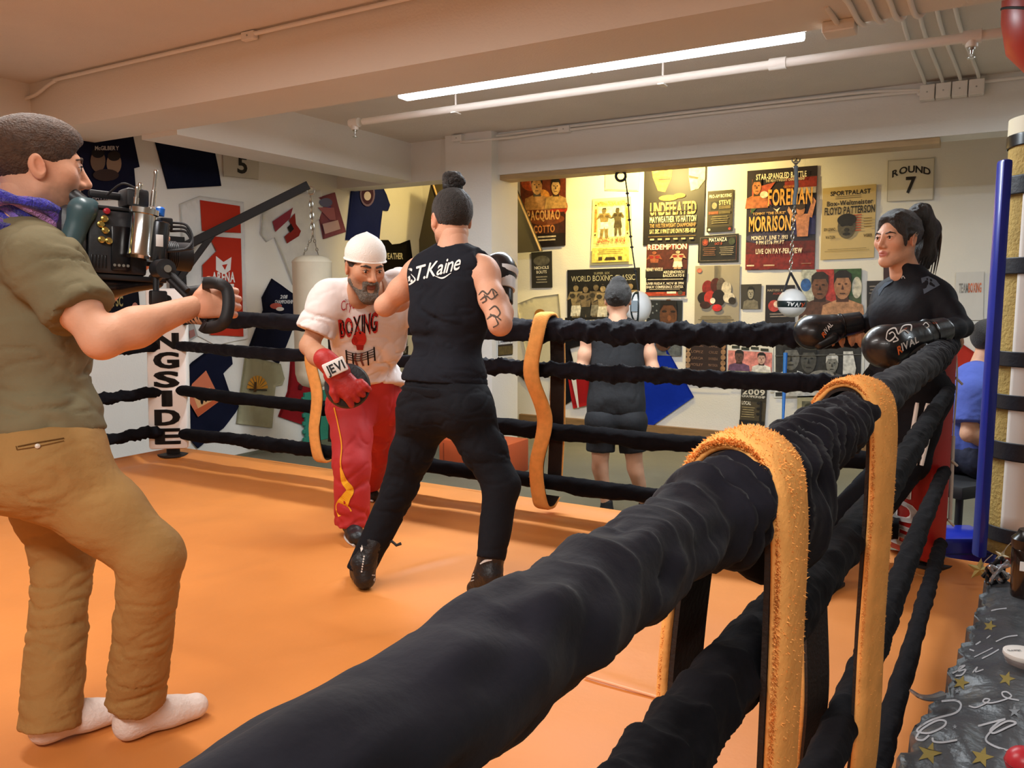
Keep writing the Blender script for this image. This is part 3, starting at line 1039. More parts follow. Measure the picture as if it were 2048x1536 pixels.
p.text('UNDEFEATED', .12, .50, .88, .645, 'e3a862').rect(.12, .60, .88, .612, '120b08').text('MAYWEATHER VS HATTON', .12, .665, .88, .735, 'e8d8a8').text('THE WELTERWEIGHT CHAMPIONSHIP', .12, .75, .88, .795, '9a7a4a')
p.text('SAT. DEC. 8 9PM ET LIVE ON PAY-PER-VIEW', .12, .815, .88, .865, 'c8b888').rect(.1, .90, .88, .905, '8a6a3a')
for i in range(6): p.rect(.13 + .13 * i, .925, .2 + .13 * i, .945, 'b8a888')
p = poster([(1416, 383), (1467, 379), (1465, 462), (1414, 465)], '3c3420', 'small olive brown bill reading PRO-AM BOXING')
p.text('PRO-AM BOXING', .06, .09, .94, .17, 'e6dcc0').rect(.13, .26, .42, .46, '1a1812').oval(.28, .36, .1, .08, '8a8468').text('STEVE', .46, .24, .92, .35, 'd8c890').rect(.46, .37, .92, .45, '6a5c34')
p.rect(.06, .5, .44, .57, '8a4a26').rect(.46, .5, .92, .57, '5a5030').lines(.1, .62, .9, .82, 4, '7a7050').rect(0, .88, 1, 1, '161208').oval(.1, .94, .05, .03, 'd8d0b8').oval(.9, .94, .05, .03, 'c83a2a')
p = poster([(1397, 472), (1478, 467), (1477, 524), (1396, 526)], '14120f', 'small black landscape bill reading MATANZA with a maple leaf', .014)
p.rect(.05, .07, .95, .08, '9a8a78').rect(.05, .92, .95, .93, '9a8a78').rect(.05, .07, .057, .93, '9a8a78').rect(.943, .07, .95, .93, '8a3a2a')
p.oval(.18, .26, .08, .13, '6a2a20').star(.18, .26, .07, .1, 'b8402a').oval(.84, .26, .08, .13, '3a4434').text('MATANZA', .28, .10, .72, .24, 'efe6d8').text('OCT 13', .42, .28, .6, .36, 'b04a3a')
p.lines(.12, .45, .46, .78, 5, '8a5a48', .3).lines(.54, .45, .9, .78, 5, 'a89c8c', .3)
p = poster([(1294, 486), (1377, 484), (1372, 591), (1292, 592)], '160c0a', 'red and black fight bill reading REDEMPTION', .007)
p.rect(0, .0, 1, .12, '7a2a1c').text('REDEMPTION', .03, .03, .97, .13, 'f0e6d2').rect(0, .13, 1, .52, '4a1a12').figure(.2, .14, .5, .5, '8a4a30', '3a1a14').figure(.78, .14, .46, .5, 'c8a080', 'e6dccc')
p.rect(0, .5, 1, .66, '120a08').text('HENNEY WHITE III', .02, .47, .42, .53, 'e0d6c0').text('ARDJENOVICH', .44, .53, .95, .58, 'e0d6c0').text('BACCURATO II', .44, .595, .95, .645, 'e0d6c0')
p.lines(.04, .68, .95, .72, 1, 'b0a898').text('LIVE! FRIDAY, NOV 18 7PM', .03, .745, .95, .79, 'e6dccc').text('SHAW CONFERENCE CENTER', .03, .81, .95, .855, 'e6dccc').lines(.03, .87, .95, .90, 1, 'a09888')
p.rect(0, .93, 1, 1, 'a03a22').rect(.55, .92, .78, .96, 'e6dccc').rect(.28, .93, .5, .96, 'c85a3a').oval(.88, .945, .06, .04, '4a4434')
p = poster([(1135, 540), (1280, 535), (1280, 645), (1135, 648)], '12120f', 'wide black poster of a row of fighters reading WORLD BOXING CLASSIC')
p.text('SUPER SIX', .38, .06, .6, .10, '8a8468').text('WORLD BOXING CLASSIC', .06, .12, .94, .22, 'b8b498', 0)
for i, (u, sk) in enumerate(((.13, '8a7a58'), (.27, '7a6a50'), (.42, '6a5c44'), (.52, 'a08c68'), (.66, '5a4c38'), (.80, '9a8664'), (.9, '8a7656'))):
    p.figure(u, .26 + .03 * (i % 2), .85, .34, sk, ('d8d4c4', '2a2a26', '8a8676')[i % 3], '14120e', '3a3428')
p.rect(0, .88, 1, 1, '100f0d').lines(.06, .93, .6, .96, 1, 'c8c4b4')
p = poster([(1293, 600), (1365, 601), (1363, 712), (1293, 710)], '1e242a', "portrait poster of a boxer's face against a starry flag below the red and black bill")
for i in range(9): p.star(.08 + .11 * (i % 4), .07 + .12 * (i // 4) + .04 * (i % 2), .035, .025, '7a8490')
p.poly([(.2, 1), (.25, .55), (.5, .4), (1, .55), (1, 1)], '5a6066').oval(.63, .28, .24, .30, '5c3820').oval(.52, .2, .07, .02, '1a0e08').oval(.76, .2, .07, .02, '1a0e08').oval(.66, .32, .06, .05, '7a4a2a').oval(.66, .42, .1, .025, '3a1e12').poly([(.38, .2), (.42, .0), (.85, .0), (.88, .2), (.75, .08), (.5, .08)], '0e0a08')
p.oval(.5, .72, .25, .2, '4a2c1a').rect(.66, .55, .85, .6, 'a8aca8').oval(.5, .68, .1, .03, 'b89a7a').oval(.5, .8, .12, .03, '2a140c')
p = poster([(1391, 532), (1480, 530), (1478, 648), (1389, 648)], 'a39a88', 'grey poster of many boxing gloves hanging from their laces')
for i in range(8): p.rect(.44 + .018 * i, 0, .447 + .018 * i, .26 + .02 * (i % 3), '4a443c')
p.oval(.1, .08, .06, .04, 'b86a5a')
for (u, v, a, b, c) in ((.3, .38, .13, .13, '7a1a16'), (.48, .33, .12, .12, '4a1612'), (.6, .35, .1, .14, '5a5048'), (.72, .4, .11, .13, 'c8bfae'), (.2, .55, .13, .1, '1e1612'), (.36, .55, .14, .12, 'b0302a'), (.55, .55, .15, .14, '1c1614'), (.78, .55, .13, .09, 'd8cfbe'), (.42, .6, .06, .05, 'e6dcd0'), (.85, .6, .08, .06, '2a2420'), (.25, .67, .12, .06, '3a1a14'), (.52, .72, .11, .06, 'c8282a')): p.oval(u, v, a, b, c)
p.lines(.08, .86, .92, .98, 4, '5a5246', .35)
p = poster([(1495, 342), (1635, 331), (1629, 538), (1491, 540)], '1c1020', 'large red and navy fight poster with two bare-chested boxers and gold lettering')
p.rect(0, .72, 1, 1, '5e1414').rect(0, .84, 1, 1, '7a1a16').rect(.55, .1, 1, .2, '8a2420').rect(.7, .2, 1, .26, 'a8a0a0').rect(.66, .48, 1, .66, '22225a').oval(.3, .68, .3, .06, '3a3450')
p.poly([(.08, .09), (.22, .16), (.42, .13), (.3, .24), (.38, .36), (.2, .3), (.06, .42), (.08, .28)], 'b85038').poly([(.06, .3), (.22, .33), (.07, .44)], '3a5a30')
p.bust(.15, .08, .30, .34, 'c47a48', 'b86a3c').oval(.26, .25, .06, .035, 'efe2cc')
p.poly([(.72, .46), (.92, .46), (.9, .68), (.75, .68)], 'c08060').poly([(.88, .48), (.96, .3), (1, .34), (.95, .5)], 'c08060').poly([(.74, .5), (.62, .38), (.6, .42), (.7, .54)], 'd09a70').oval(.79, .42, .06, .055, 'b87850').oval(.79, .385, .065, .035, '3a2616')
p.text('STAR-SPANGLED BATTLE', .14, .045, .86, .10, 'f0e6c8').text('THE HEAVYWEIGHT CHAMPIONSHIP', .28, .105, .84, .13, 'c8bca0').text('FOREMAN', .32, .205, .95, .36, 'e3a44e').text('GEORGE', .54, .175, .7, .195, 'b87a3a')
p.poly([(.4, .39), (.45, .405), (.5, .385), (.46, .43)], 'e8d8b8').text('TOMMY "THE DUKE"', .10, .425, .58, .45, 'd8a860').text('MORRISON', .05, .465, .66, .61, 'ecb45a')
p.text('MONDAY, JUNE 7, 1993', .09, .66, .62, .70, 'f0e2cc').text('9 PM ET/6 PM PT', .16, .71, .57, .745, 'f0e2cc').text('LIVE ON PAY-PER-VIEW', .16, .79, .83, .84, 'f0e2cc').rect(.03, .95, .14, .965, 'e0d0b8').rect(.28, .95, .44, .965, 'c8a890').rect(.82, .94, .96, .95, '9a6a5a')
p = poster([(1646, 377), (1753, 368), (1748, 515), (1641, 520)], 'c9b078', 'tan vintage boxing poster headed SPORTPALAST beside the round number sign')
p.text('SPORTPALAST', .15, .055, .90, .115, '2a2218').lines(.22, .13, .76, .18, 2, '6a5a38', .3).text('Box-Weltmeister', .09, .19, .95, .255, '2a2218').text('FLOYD PATTERSON', .05, .275, .99, .375, '2a2218')
for i in range(7): p.rect(.58, .395 + .035 * i, .75, .41 + .035 * i, 'b8543a')
p.oval(.48, .55, .17, .17, '5a5240').oval(.48, .46, .18, .085, '1e1a14').oval(.41, .53, .05, .02, '14120e').oval(.55, .53, .05, .02, '14120e').oval(.48, .60, .045, .03, '2e2a20').oval(.48, .655, .07, .02, '1e1a14')
p.text('SEN LENNO', .05, .56, .27, .60, '4a3c24').text('WATSON', .09, .67, .27, .71, '3a2e1c').text('WEBER', .80, .67, .96, .71, '3a2e1c').lines(.78, .45, .96, .6, 4, '8a7448', .35).lines(.05, .86, .95, .91, 2, '6a5a38', .2)
p = poster([(1776, 321), (1870, 315), (1867, 400), (1774, 404)], 'd8d2c4', 'square white ring-card sign reading ROUND 7', cat='sign')
p.text('ROUND', .10, .16, .92, .32, '1c1816', 1, arc=.10).text('7', .40, .42, .62, .80, '1c1816').rect(.01, .01, .99, .016, '6a645a').rect(.01, .985, .99, .99, '6a645a').rect(.005, .01, .012, .99, '6a645a').rect(.985, .01, .992, .99, '6a645a')
p = poster([(1482, 569), (1523, 568), (1521, 618), (1482, 618)], '3c3830', 'small dark grey photograph of a lone boxer, beside the hanging gloves poster', cat='photograph')
p.bust(.5, .1, .9, .8, '9a9484', '7a7464', '14120e', '2a2620')
p = poster([(1532, 570), (1590, 570), (1590, 652), (1530, 654)], '1c1614', 'dark fight bill partly behind the white and black ball')
p.text('MASTERS ASSAULT', .06, .10, .95, .15, 'a89a88').text('AUGUST', .25, .18, .75, .23, '9a3a2e').oval(.3, .5, .2, .14, 'b8403a').oval(.4, .46, .12, .08, 'd8c0b0').lines(.1, .68, .9, .8, 2, '8a8078').rect(0, .93, 1, 1, 'c8c4bc')
p = poster([(1603, 540), (1723, 537), (1722, 645), (1602, 647)], '4a5a3a', 'colour poster of two stern fighters over a flag, above the large black and white photograph')
p.poly([(0, 0), (.45, 0), (.6, .9), (0, .5)], 'b8bcb4').poly([(.25, 0), (.55, 0), (.62, .9), (.5, .8)], 'b03a34').oval(.08, .28, .09, .12, '2a5aa0').poly([(.6, 0), (1, 0), (1, .5), (.7, .5)], '3a5a34').oval(.93, .35, .08, .2, 'c8c4b4')
p.bust(.32, .06, .9, .74, '6e4834', '5a3a2c', '2a1e18', '2e1c14').bust(.70, .04, .95, .74, 'a87858', 'b08260', '1e1612', '4a2c1e')
p.rect(0, .86, 1, 1, '2a2420').text('COTTO GEALE', .03, .84, .97, .99, 'd2cec6')
p = poster([(1373, 655), (1454, 660), (1452, 770), (1371, 767)], '2e1e18', 'dark brown fight card with two columns of names below the hanging gloves poster')
p.text('WORLD CHAMPION', .2, .06, .75, .12, '9a5a4a').lines(.3, .14, .72, .2, 2, '6a5040', .4)
for i in range(5):
    p.text(('HERNANDEZ', 'LOPEZ', 'GARCIA', 'MOSLEY', 'CAMACHO')[i], .14, .28 + .115 * i, .44, .325 + .115 * i, '8a6a58', 0).text(('DIAZ', 'CRUZ', 'BARRERA', 'MAYORGA', 'PENA')[i], .58, .28 + .115 * i, .8, .325 + .115 * i, '8a6a58', 0)
    p.oval(.07, .27 + .1 * i, .06, .05, 'a08060').oval(.93, .3 + .1 * i, .06, .05, '9a7450')
p.rect(0, .95, 1, .985, 'd8d6d0')
p = poster([(1456, 660), (1548, 666), (1545, 772), (1454, 768)], 'e6e2d6', 'white and pink fight bill with two smiling boxers and a yellow foot')
p.text('Thrilla of the Town', .08, .04, .88, .16, '2a241e', 0).lines(.12, .19, .92, .26, 2, '5a5448', .35)
for i in range(4): p.rect(.1 + .21 * i, .28 + .02 * (i % 2), .27 + .21 * i, .33 + .02 * (i % 2), '2e3428')
p.rect(.02, .37, .98, .74, 'd88880').bust(.27, .36, .42, .5, '5a4038', '6a4a6a').bust(.76, .38, .4, .44, 'c8a090', 'e0dcd4').rect(.02, .74, .98, .9, '8a8a70').rect(.0, .92, 1, .97, 'd8d040')
p = poster([(1548, 682), (1730, 679), (1726, 792), (1548, 796)], 'dcdcd6', 'large black and white ringside photograph with a white border', cat='photograph')
p.rect(.02, .04, .97, .97, '2c2c2a').bust(.2, .05, .85, .5, '6a6a66', 'd4d4d0', '1a1a18', '2a2a28').bust(.4, .1, .85, .46, '4a4a46', 'e0e0dc', '141412', '1e1e1c').bust(.66, .25, .6, .34, '7a7a74', '5a5a56', 'c8c8c4', '2a2a28')
p.poly([(.78, .2), (.88, .2), (.92, .5), (.88, .95), (.78, .95)], 'd0d0cc').oval(.55, .62, .14, .1, '8a8a86').rect(.02, .25, .97, .265, '5a5a58').poly([(.1, .97), (.3, .6), (.55, .75), (.6, .97)], 'c4c4c0')
p = poster([(1483, 774), (1534, 778), (1529, 855), (1479, 851)], '4e4430', 'small brown bill headed 2009 low on the wall')
p.rect(0, .0, 1, .26, '26241e').text('2009', .06, .03, .94, .17, 'd6d0c0').text('CHAMPIONSHIP', .04, .19, .96, .25, 'd6d0c0').text('LOCAL', .06, .35, .42, .44, 'e0d8c4').rect(.0, .26, 1, .33, '3a3424')
p.lines(.05, .5, .6, .8, 5, 'a09068', .35).rect(.78, .32, .86, .86, '14120e')
for v in (.38, .52, .66): p.oval(.72, v, .07, .035, '1a1612')
p.rect(0, .84, 1, 1, '16160f').text('Boxing Club', .35, .91, .85, .96, 'b8b4a4')
p = poster([(1595, 790), (1690, 793), (1688, 852), (1594, 848)], 'b9ae86', 'tan newspaper page pinned below the black and white photograph')
p.rect(.1, .2, .42, .6, '6e6a50').rect(.48, 0, .49, 1, '8a8264').lines(.54, .1, .95, .9, 7, '8e8668', .35).oval(.26, .4, .1, .14, '3e3c2e')
p = poster([(1734, 562), (1768, 561), (1768, 660), (1733, 661)], '221e1c', "narrow dark bill behind the woman's arm")
p.lines(.1, .1, .9, .3, 3, '8a8078', .35)
p = poster([(1767, 518), (1820, 514), (1820, 560), (1767, 563)], '3a1a18', "dark red bill behind the woman's chin")
p.lines(.1, .1, .9, .4, 2, '5a2a26', .4)
p = poster([(1912, 545), (1968, 543), (1966, 640), (1910, 641)], 'dad8d4', 'white paper notice with a grey and orange logo by the padded column', cat='notice')
p.text('TEAM', .12, .23, .45, .42, '8a8884').text('BOXING', .46, .23, .92, .42, 'd8744a')
p = poster([(994, 655), (1025, 652), (1024, 714), (994, 717)], 'e0e0dc', 'small fight bill on the side of the white column', .008, ('x', -4.25))
p.rect(.02, .02, .98, .93, '2a1a12').text('JERIA', .06, .06, .94, .28, 'd88a5a').rect(.02, .36, .98, .56, 'd8dade').lines(.08, .4, .92, .52, 2, '2a3048', .5).rect(.02, .62, .98, .9, '5a4a1e')


def shirt(px, col, label, wall=XW, off=.008, cat='t-shirt', name='hung_shirt'): return Sheet(name, px, wall, col, label, cat, off, cloth=True)


s = shirt([(148, 270), (262, 258), (278, 334), (267, 337), (272, 396), (165, 402)], '16172a', 'dark navy t-shirt with two printed faces hung beside the camera operator')
s.oval(196, 322, 15, 22, '6a5444', True).oval(228, 327, 15, 22, '8a6e58', True).oval(196, 306, 13, 10, '1e1a1a', True).oval(228, 312, 13, 10, '2a221e', True).text('McGILBERY', 190, 292, 238, 300, 'b8b4b4', px=True).text('MAYWEATHER', 185, 391, 250, 399, 'a8a4a8', px=True).oval(212, 350, 26, 12, '3a2c28', True)
shirt([(304, 262), (425, 285), (441, 372), (335, 378)], '14182c', 'plain navy t-shirt hung under the white beam')
p = poster([(443, 258), (520, 271), (516, 360), (447, 353)], 'cfcabd', 'square white sign with the number 5 under the white beam', .01, XW, 'sign')
p.text('5', .38, .52, .66, .88, '1c1816').rect(.01, .985, .99, .99, '6a645a')
s = Sheet('wall_banner', [(358, 408), (398, 392), (486, 404), (493, 677), (430, 690), (372, 660)], XW, 'dcdad6', 'white banner with red panels and a white logo', 'banner', .006, cloth=True)
s.poly([(400, 400), (480, 412), (482, 466), (404, 462)], 'b8321f', True).poly([(418, 472), (482, 477), (487, 673), (421, 670), (409, 640), (405, 530), (433, 502)], 'b8321f', True)
s.poly([(432, 512), (447, 524), (463, 514), (461, 540), (450, 548), (440, 545), (432, 540)], 'e8e4e0', True).poly([(444, 530), (455, 528), (450, 540)], 'b8321f', True).text('ARENA', 424, 544, 470, 564, 'efebe6', px=True, slant=.0).rect
s.poly([(425, 566), (468, 568), (468, 577), (425, 575)], 'e8e4e0', True)
s = shirt([(523, 424), (558, 403), (600, 388), (640, 380), (650, 430), (628, 445), (638, 565), (585, 570), (548, 475), (532, 484), (520, 468)], 'd6d4d0', 'white t-shirt with a dark red print behind the heavy bag chain')
s.poly([(545, 443), (586, 415), (580, 437), (551, 464)], '8a3440', True).poly([(578, 440), (590, 426), (592, 448), (602, 462), (598, 472), (574, 487), (569, 473), (586, 458)], '8a2a24', True).poly([(575, 455), (582, 447), (588, 458), (580, 466)], '241a18', True)
s = shirt([(630, 397), (668, 385), (690, 464), (646, 478)], '8a5058', 'small faded red and blue bill above the heavy bag', cat='poster', name='poster')
s.oval(652, 405, 13, 9, '6a6a86', True).poly([(652, 415), (662, 413), (664, 438), (658, 440)], '3a4a9a', True).poly([(636, 415), (660, 440), (672, 440), (668, 415)], 'a8686c', True).poly([(645, 448), (676, 440), (681, 458), (650, 468)], 'c8a8a4', True)
s = shirt([(706, 345), (755, 357), (772, 390), (779, 410), (774, 422), (763, 420), (757, 482), (691, 480)], '1c2456', 'blue t-shirt with a round emblem hung beyond the heavy bag')
s.oval(735, 388, 15, 25, '6a5a7a', True).oval(735, 388, 12, 21, '3a2038', True).oval(735, 392, 7, 9, 'b8b0c0', True)
s = shirt([(760, 480), (775, 480), (783, 489), (800, 487), (818, 480), (824, 520), (826, 562), (764, 562)], '14110f', 'black t-shirt with pale lettering behind the man in the white cap')
s.text('WEATHER', 766, 506, 806, 518, 'c8bea0', px=True)
s = shirt([(543, 557), (588, 590), (592, 640), (556, 728), (498, 692), (510, 660), (526, 620), (523, 595)], '16182a', 'dark navy championship t-shirt hung at a slant beside the heavy bag')
s.text('2011', 560, 590, 574, 597, 'd8d8dc', px=True, slant=.1).text('CHAMPIONSHIP', 550, 600, 586, 607, 'd0d0d4', px=True).oval(552, 612, 12, 6, 'b85a50', True).oval(560, 618, 8, 4, 'd8d4d0', True)
s = shirt([(371, 738), (384, 724), (417, 700), (460, 694), (463, 728), (445, 747), (456, 780), (476, 812), (470, 824), (445, 856), (394, 896), (380, 880), (368, 800)], '15182c', 'navy t-shirt with an orange sunburst picture, hung low beside the white corner pad')
s.poly([(384, 768), (412, 741), (440, 797), (438, 803), (396, 834), (376, 800)], 'd87a58', True).poly([(386, 790), (420, 775), (438, 800), (398, 822)], 'e8b078', True).poly([(390, 820), (436, 795), (438, 802), (396, 833)], 'c8603a', True).oval(404, 800, 3, 9, '1a1212', True).oval(412, 795, 3, 9, '1a1212', True).oval(408, 786, 5, 4, '1a1212', True)
s = shirt([(490, 709), (535, 722), (560, 728), (568, 757), (563, 770), (550, 772), (542, 856), (472, 847), (483, 760)], 'a9a588', 'sage green t-shirt with an orange sunrise print')
for i in range(9):
    a = math.pi * (i + .5) / 9
    s.poly([(515, 778), (515 - 21 * math.cos(a - .13), 778 - 27 * math.sin(a - .13)), (515 - 21 * math.cos(a + .13), 778 - 27 * math.sin(a + .13))], 'd89a3a', True)
s.poly([(498, 777), (534, 779), (534, 782), (498, 780)], '4a4238', True).text('SUNRISE', 510, 796, 530, 800, '3a342c', px=True).poly([(509, 764), (513, 764), (513, 784), (507, 784)], '5a4028', True)
s = shirt([(581, 716), (579, 745), (575, 782), (556, 833), (600, 848), (640, 852), (642, 722)], '8a1c22', 'dark red t-shirt hung low behind the heavy bag')
s.poly([(598, 768), (606, 772), (604, 780), (597, 778)], '4a1216', True)
s = shirt([(240, 520), (268, 515), (275, 590), (279, 634), (214, 644), (222, 560)], '15151c', 'black t-shirt with stacked gold letters under the video camera')
s.text('MR', 219, 575, 233, 588, '9a8a5a', px=True).text('JTSC', 219, 592, 246, 612, '9a8a5a', px=True).oval(270, 614, 6, 9, 'b87a6a', True)
s = shirt([(372, 640), (385, 645), (394, 672), (376, 684)], 'a8a4a0', 'small scrap of grey printed cloth behind the white corner pad', cat='cloth', name='wall_cloth')
s.poly([(378, 662), (388, 658), (391, 671), (380, 677)], '9a6a64', True)
p = poster([(770, 655), (814, 652), (814, 691), (772, 693)], '34342e', 'black and white photograph between the two boxers', .01, XW, 'photograph')
p.oval(.6, .4, .25, .3, '8a8a7a').oval(.55, .3, .2, .2, '1a1a16')
p = poster([(772, 694), (816, 692), (814, 727), (774, 729)], '1a1512', 'dark bill between the two boxers under the black and white photograph', .01, XW)
p.text('PACMAN', .25, .2, .9, .4, 'a8a49c')
s = shirt([(776, 730), (812, 727), (810, 785), (782, 788)], 'c8c6be', 'off-white t-shirt with a red glove emblem between the two boxers')
s.oval(793, 746, 7, 15, '2a1614', True).oval(793, 745, 5, 12, 'a83428', True)
# back wall cloths
s = shirt([(1034, 608), (1070, 594), (1118, 588), (1122, 640), (1128, 760), (1060, 745), (1050, 690)], 'cfc8ae', 'cream t-shirt with a lion head print behind the far ropes', YW)
s.oval(1080, 628, 11, 10, 'a87038', True).oval(1080, 630, 7, 6, 'c8945a', True).oval(1078, 627, 3, 3, '4a2a14', True)
s = shirt([(1037, 748), (1070, 740), (1068, 765), (1062, 774)], '14141a', 'corner of a black shirt below the cream one', YW, cat='shirt', off=.014)
s = shirt([(1105, 672), (1150, 655), (1165, 690), (1140, 697), (1146, 720), (1146, 800), (1112, 822), (1100, 800)], '15151b', 'black t-shirt hung left of the man in the tank top', YW, off=.012)
s = shirt([(1135, 745), (1180, 738), (1178, 810), (1147, 817)], '9a1c20', 'red and white shirt hung just left of the man in the tank top', YW, off=.018, cat='shirt')
s.poly([(1140, 745), (1151, 745), (1158, 815), (1155, 816)], 'e0dcd8', True)
s = shirt([(1300, 690), (1322, 676), (1388, 794), (1290, 862), (1270, 800)], '1230a8', 'bright royal blue cloth hung at a slant right of the man in the tank top', YW, cat='cloth', name='wall_cloth')
s = shirt([(1896, 668), (1969, 718), (1900, 762), (1860, 735)], 'b8382e', 'red cloth hung at a slant behind the right ring corner', YW, cat='cloth', name='wall_cloth')
for s in ALLSH: s.done()

# slanted boards under the stairs
M_olive = mat('dark_olive_board', '3e3622', 0.7, var=0.1, vscale=3)


def board(px, Yp, th, label, edge):
    pts = np.array([oy(x, y, Yp) for x, y in px])
    n = len(pts)
    v = np.concatenate([pts, pts + V(0, th, 0)])
    f = [tuple(range(n)), tuple(range(2 * n - 1, n - 1, -1))] + [(i, (i + 1) % n, (i + 1) % n + n, i + n) for i in range(n)]
    t = thing('stair_board', V(pts[:, 0].mean(), Yp, pts[:, 2].min()), label, 'board')
    mesh('panel', v, f, M_olive, t)
    a, b = oy(*edge[0], Yp - .01), oy(*edge[1], Yp - .01)
    MB().cyl(a, b, .012, n=8).build('edge_strip', M_wood2, t, True)


board([(1000, 300), (1036, 392), (1081, 502), (1000, 508)], 8.35, .06, 'dark slanted board with a pale edge behind the white column', ((1034, 387), (1081, 502)))
board([(862, 366), (910, 366), (940, 855), (845, 880), (838, 480)], 8.1, .06, 'dark triangular board in the yellow-lit corner left of the column', ((866, 368), (880, 410)))

# blue stick leaning on the wall
a, b = oy(1571, 706, 8.55), oy(1565, 872, 8.3)
t = thing('blue_stick', b, 'thin bright blue stick leaning against the poster wall', 'stick')
MB().tube([a, lerp(a, b, .5), lerp(a, b, .98)], [.022, .018, .010], 12).build('shaft', mat('blue_plastic', '1c6fd0', .4), t, True)
MB().cyl(lerp(a, b, .98), b, .012, n=12).build('tip', M_black, t, True)

# ================================================================== PEOPLE
UP = V(0, 0, 1)


def skin_mat(name, col): return mat(name, col, 0.55, attr=True, var=0.07, vscale=14, bump=0.08, bscale=130, spec=0.3)


def basis(f, up=UP):
    f = unit(f)
    r = unit(np.cross(f, up))
    return r, f, np.cross(r, f)


def head_prims(jaw=1.0, nose=1.0, cheek=1.0, fem=0.0):
    P_ = [ell((0, -.012, .034), (.076, .096, .086)),
          ell((0, .030, -.022), (.063 - .003 * fem, .064, .085), k=.03),
          cap_((-.050 * jaw, .004, -.058), (-.018, .068, -.096), .019 - .004 * fem, .018 - .003 * fem, k=.035), cap_((.050 * jaw, .004, -.058), (.018, .068, -.096), .019 - .004 * fem, .018 - .003 * fem, k=.035),
          ell((0, .076, -.100 + .004 * fem), (.022 - .006 * fem, .018, .017), k=.03),
          ell((-.044, .060, -.012), .021 * cheek, k=.03), ell((.044, .060, -.012), .021 * cheek, k=.03),
          cap_((-.036, .080 - .003 * fem, .030), (.036, .080 - .003 * fem, .030), .0115 - .0035 * fem, k=.018)]
    for g in (-1, 1):
        P_ += [ell((g * .032, .104, .008), (.021, .022, .014), k=.014, op='-')]
    P_ += [cap_((0, .090, .020), (0, .108 + .004 * nose, -.024), .0075, .0115 * nose, k=.014)]
    for g in (-1, 1):
        P_ += [ell((g * .0115, .098, -.030), (.009, .010, .0085), k=.008),
               ell((g * .032, .079, .008), (.016, .0145, .0125), k=.005),
               cap_((g * .018, .0905, .018), (g * .045, .080, .016), .005, .004, k=.008)]
    P_ += [cap_((-.019, .088, -.0560), (.019, .088, -.0560), .0055, k=.010), cap_((0, .094, -.0555), (0, .0935, -.0555), .0075, k=.012),
           cap_((-.014, .089, -.0665), (.014, .089, -.0665), .0062, k=.009),
           cap_((-.023, .0975, -.0612), (.023, .0975, -.0612), .0022, k=.004, op='-')]
    for g in (-1, 1):
        R = np.array(Matrix.Rotation(g * .35, 3, 'Z') @ Matrix.Rotation(-.25, 3, 'X'))
        P_ += [ell((g * .079, -.006, -.004), (.009, .019, .032), R, k=.008), ell((g * .087, -.001, -.002), (.006, .011, .019), R, k=.004, op='-')]
    P_ += [cap_((0, -.020, -.05), (0, -.040, -.15), .053, .056, k=.03)]
    return P_


class Head:
    def __init__(s, c, f, up=UP, size=1.0, roll=None):
        s.c, s.s = np.asarray(c, float), size
        s.r, s.f, s.u = basis(f, up)
    def W(s, p):
        p = np.asarray(p, float) * s.s
        return s.c + p[..., :1] * s.r + p[..., 1:2] * s.f + p[..., 2:3] * s.u


SKINC = {}


def head_mesh(H, skin, lips, stubble=0.0, h=.0032, **kw):
    v, f = sd_mesh(head_prims(**kw), h)
    v = relax(v, f, 1, .35)
    base = np.tile(np.array(srgb(skin)), (len(v), 1))
    L = np.array(srgb(lips))
    d = np.abs(v - V(0, .094, -.061)) / V(.021, .018, .0115)
    a = np.clip(1.35 - np.sqrt((d ** 2).sum(1)), 0, .35)[:, None] / .35
    base = base * (1 - a) + L * a
    # warmth in cheeks, ears and nose tip
    for c, r, t in ((V(.044, .07, -.02), .03, .35), (V(-.044, .07, -.02), .03, .35), (V(.085, 0, 0), .03, .5), (V(-.085, 0, 0), .03, .5), (V(0, .115, -.02), .02, .35)):
        a = (np.exp(-((v - c) ** 2).sum(1) / r ** 2) * t)[:, None]
        base = base * (1 - a) + base * np.array([1.05, .72, .66]) * a
    if stubble:
        m = np.clip((-.03 - v[:, 2]) / .02, 0, 1) * np.clip((v[:, 1] + .01) / .03, 0, 1) * (.75 + .25 * vnoise(v * 120))
        m = (m * stubble)[:, None]
        base = base * (1 - m) + np.array(srgb('3a3029')) * m
    return H.W(v), f, base


def part_local(H, name, prims, m, parent, h=.004, folds=None, rel=1):
    v, f = sd_mesh(prims, h)
    if rel: v = relax(v, f, rel)
    if folds is not None: v = v + vnormals(v, f) * folds(v)[:, None]
    return mesh(name, H.W(v), f, m, parent, True)


M_eye = mat('eye_white', 'e8e2dc', .2)
M_iris = mat('brown_iris', '20140e', .15)


def face_parts(H, parent, brow_mat, brow=1.0, look=(0, 0)):
    for g in (-1, 1):
        e = part_local(H, 'eye', [ell((g * .032, .0815, .0085), .0125)], M_eye, parent, .0025)
        part_local(H, 'iris', [ell((g * .032 + look[0] * .006, .0925, .0085 + look[1] * .004), (.0056, .0026, .0056))], M_iris, e, .0011, rel=0)
        part_local(H, 'eyelid', [cap_((g * .019, .0915, .0115), (g * .032, .0945, .0150), .0016, .0022, k=.003), cap_((g * .032, .0945, .0150), (g * .046, .0860, .0110), .0022, .0012, k=.003)], M_iris, e, .0012, rel=0)
        part_local(H, 'eyebrow', [cap_((g * .014, .0955, .027), (g * .034, .0935, .033), .0040 * brow, .0042 * brow, k=.004), cap_((g * .034, .0935, .033), (g * .053, .0790, .027), .0042 * brow, .002, k=.004)], brow_mat, parent, .0022)


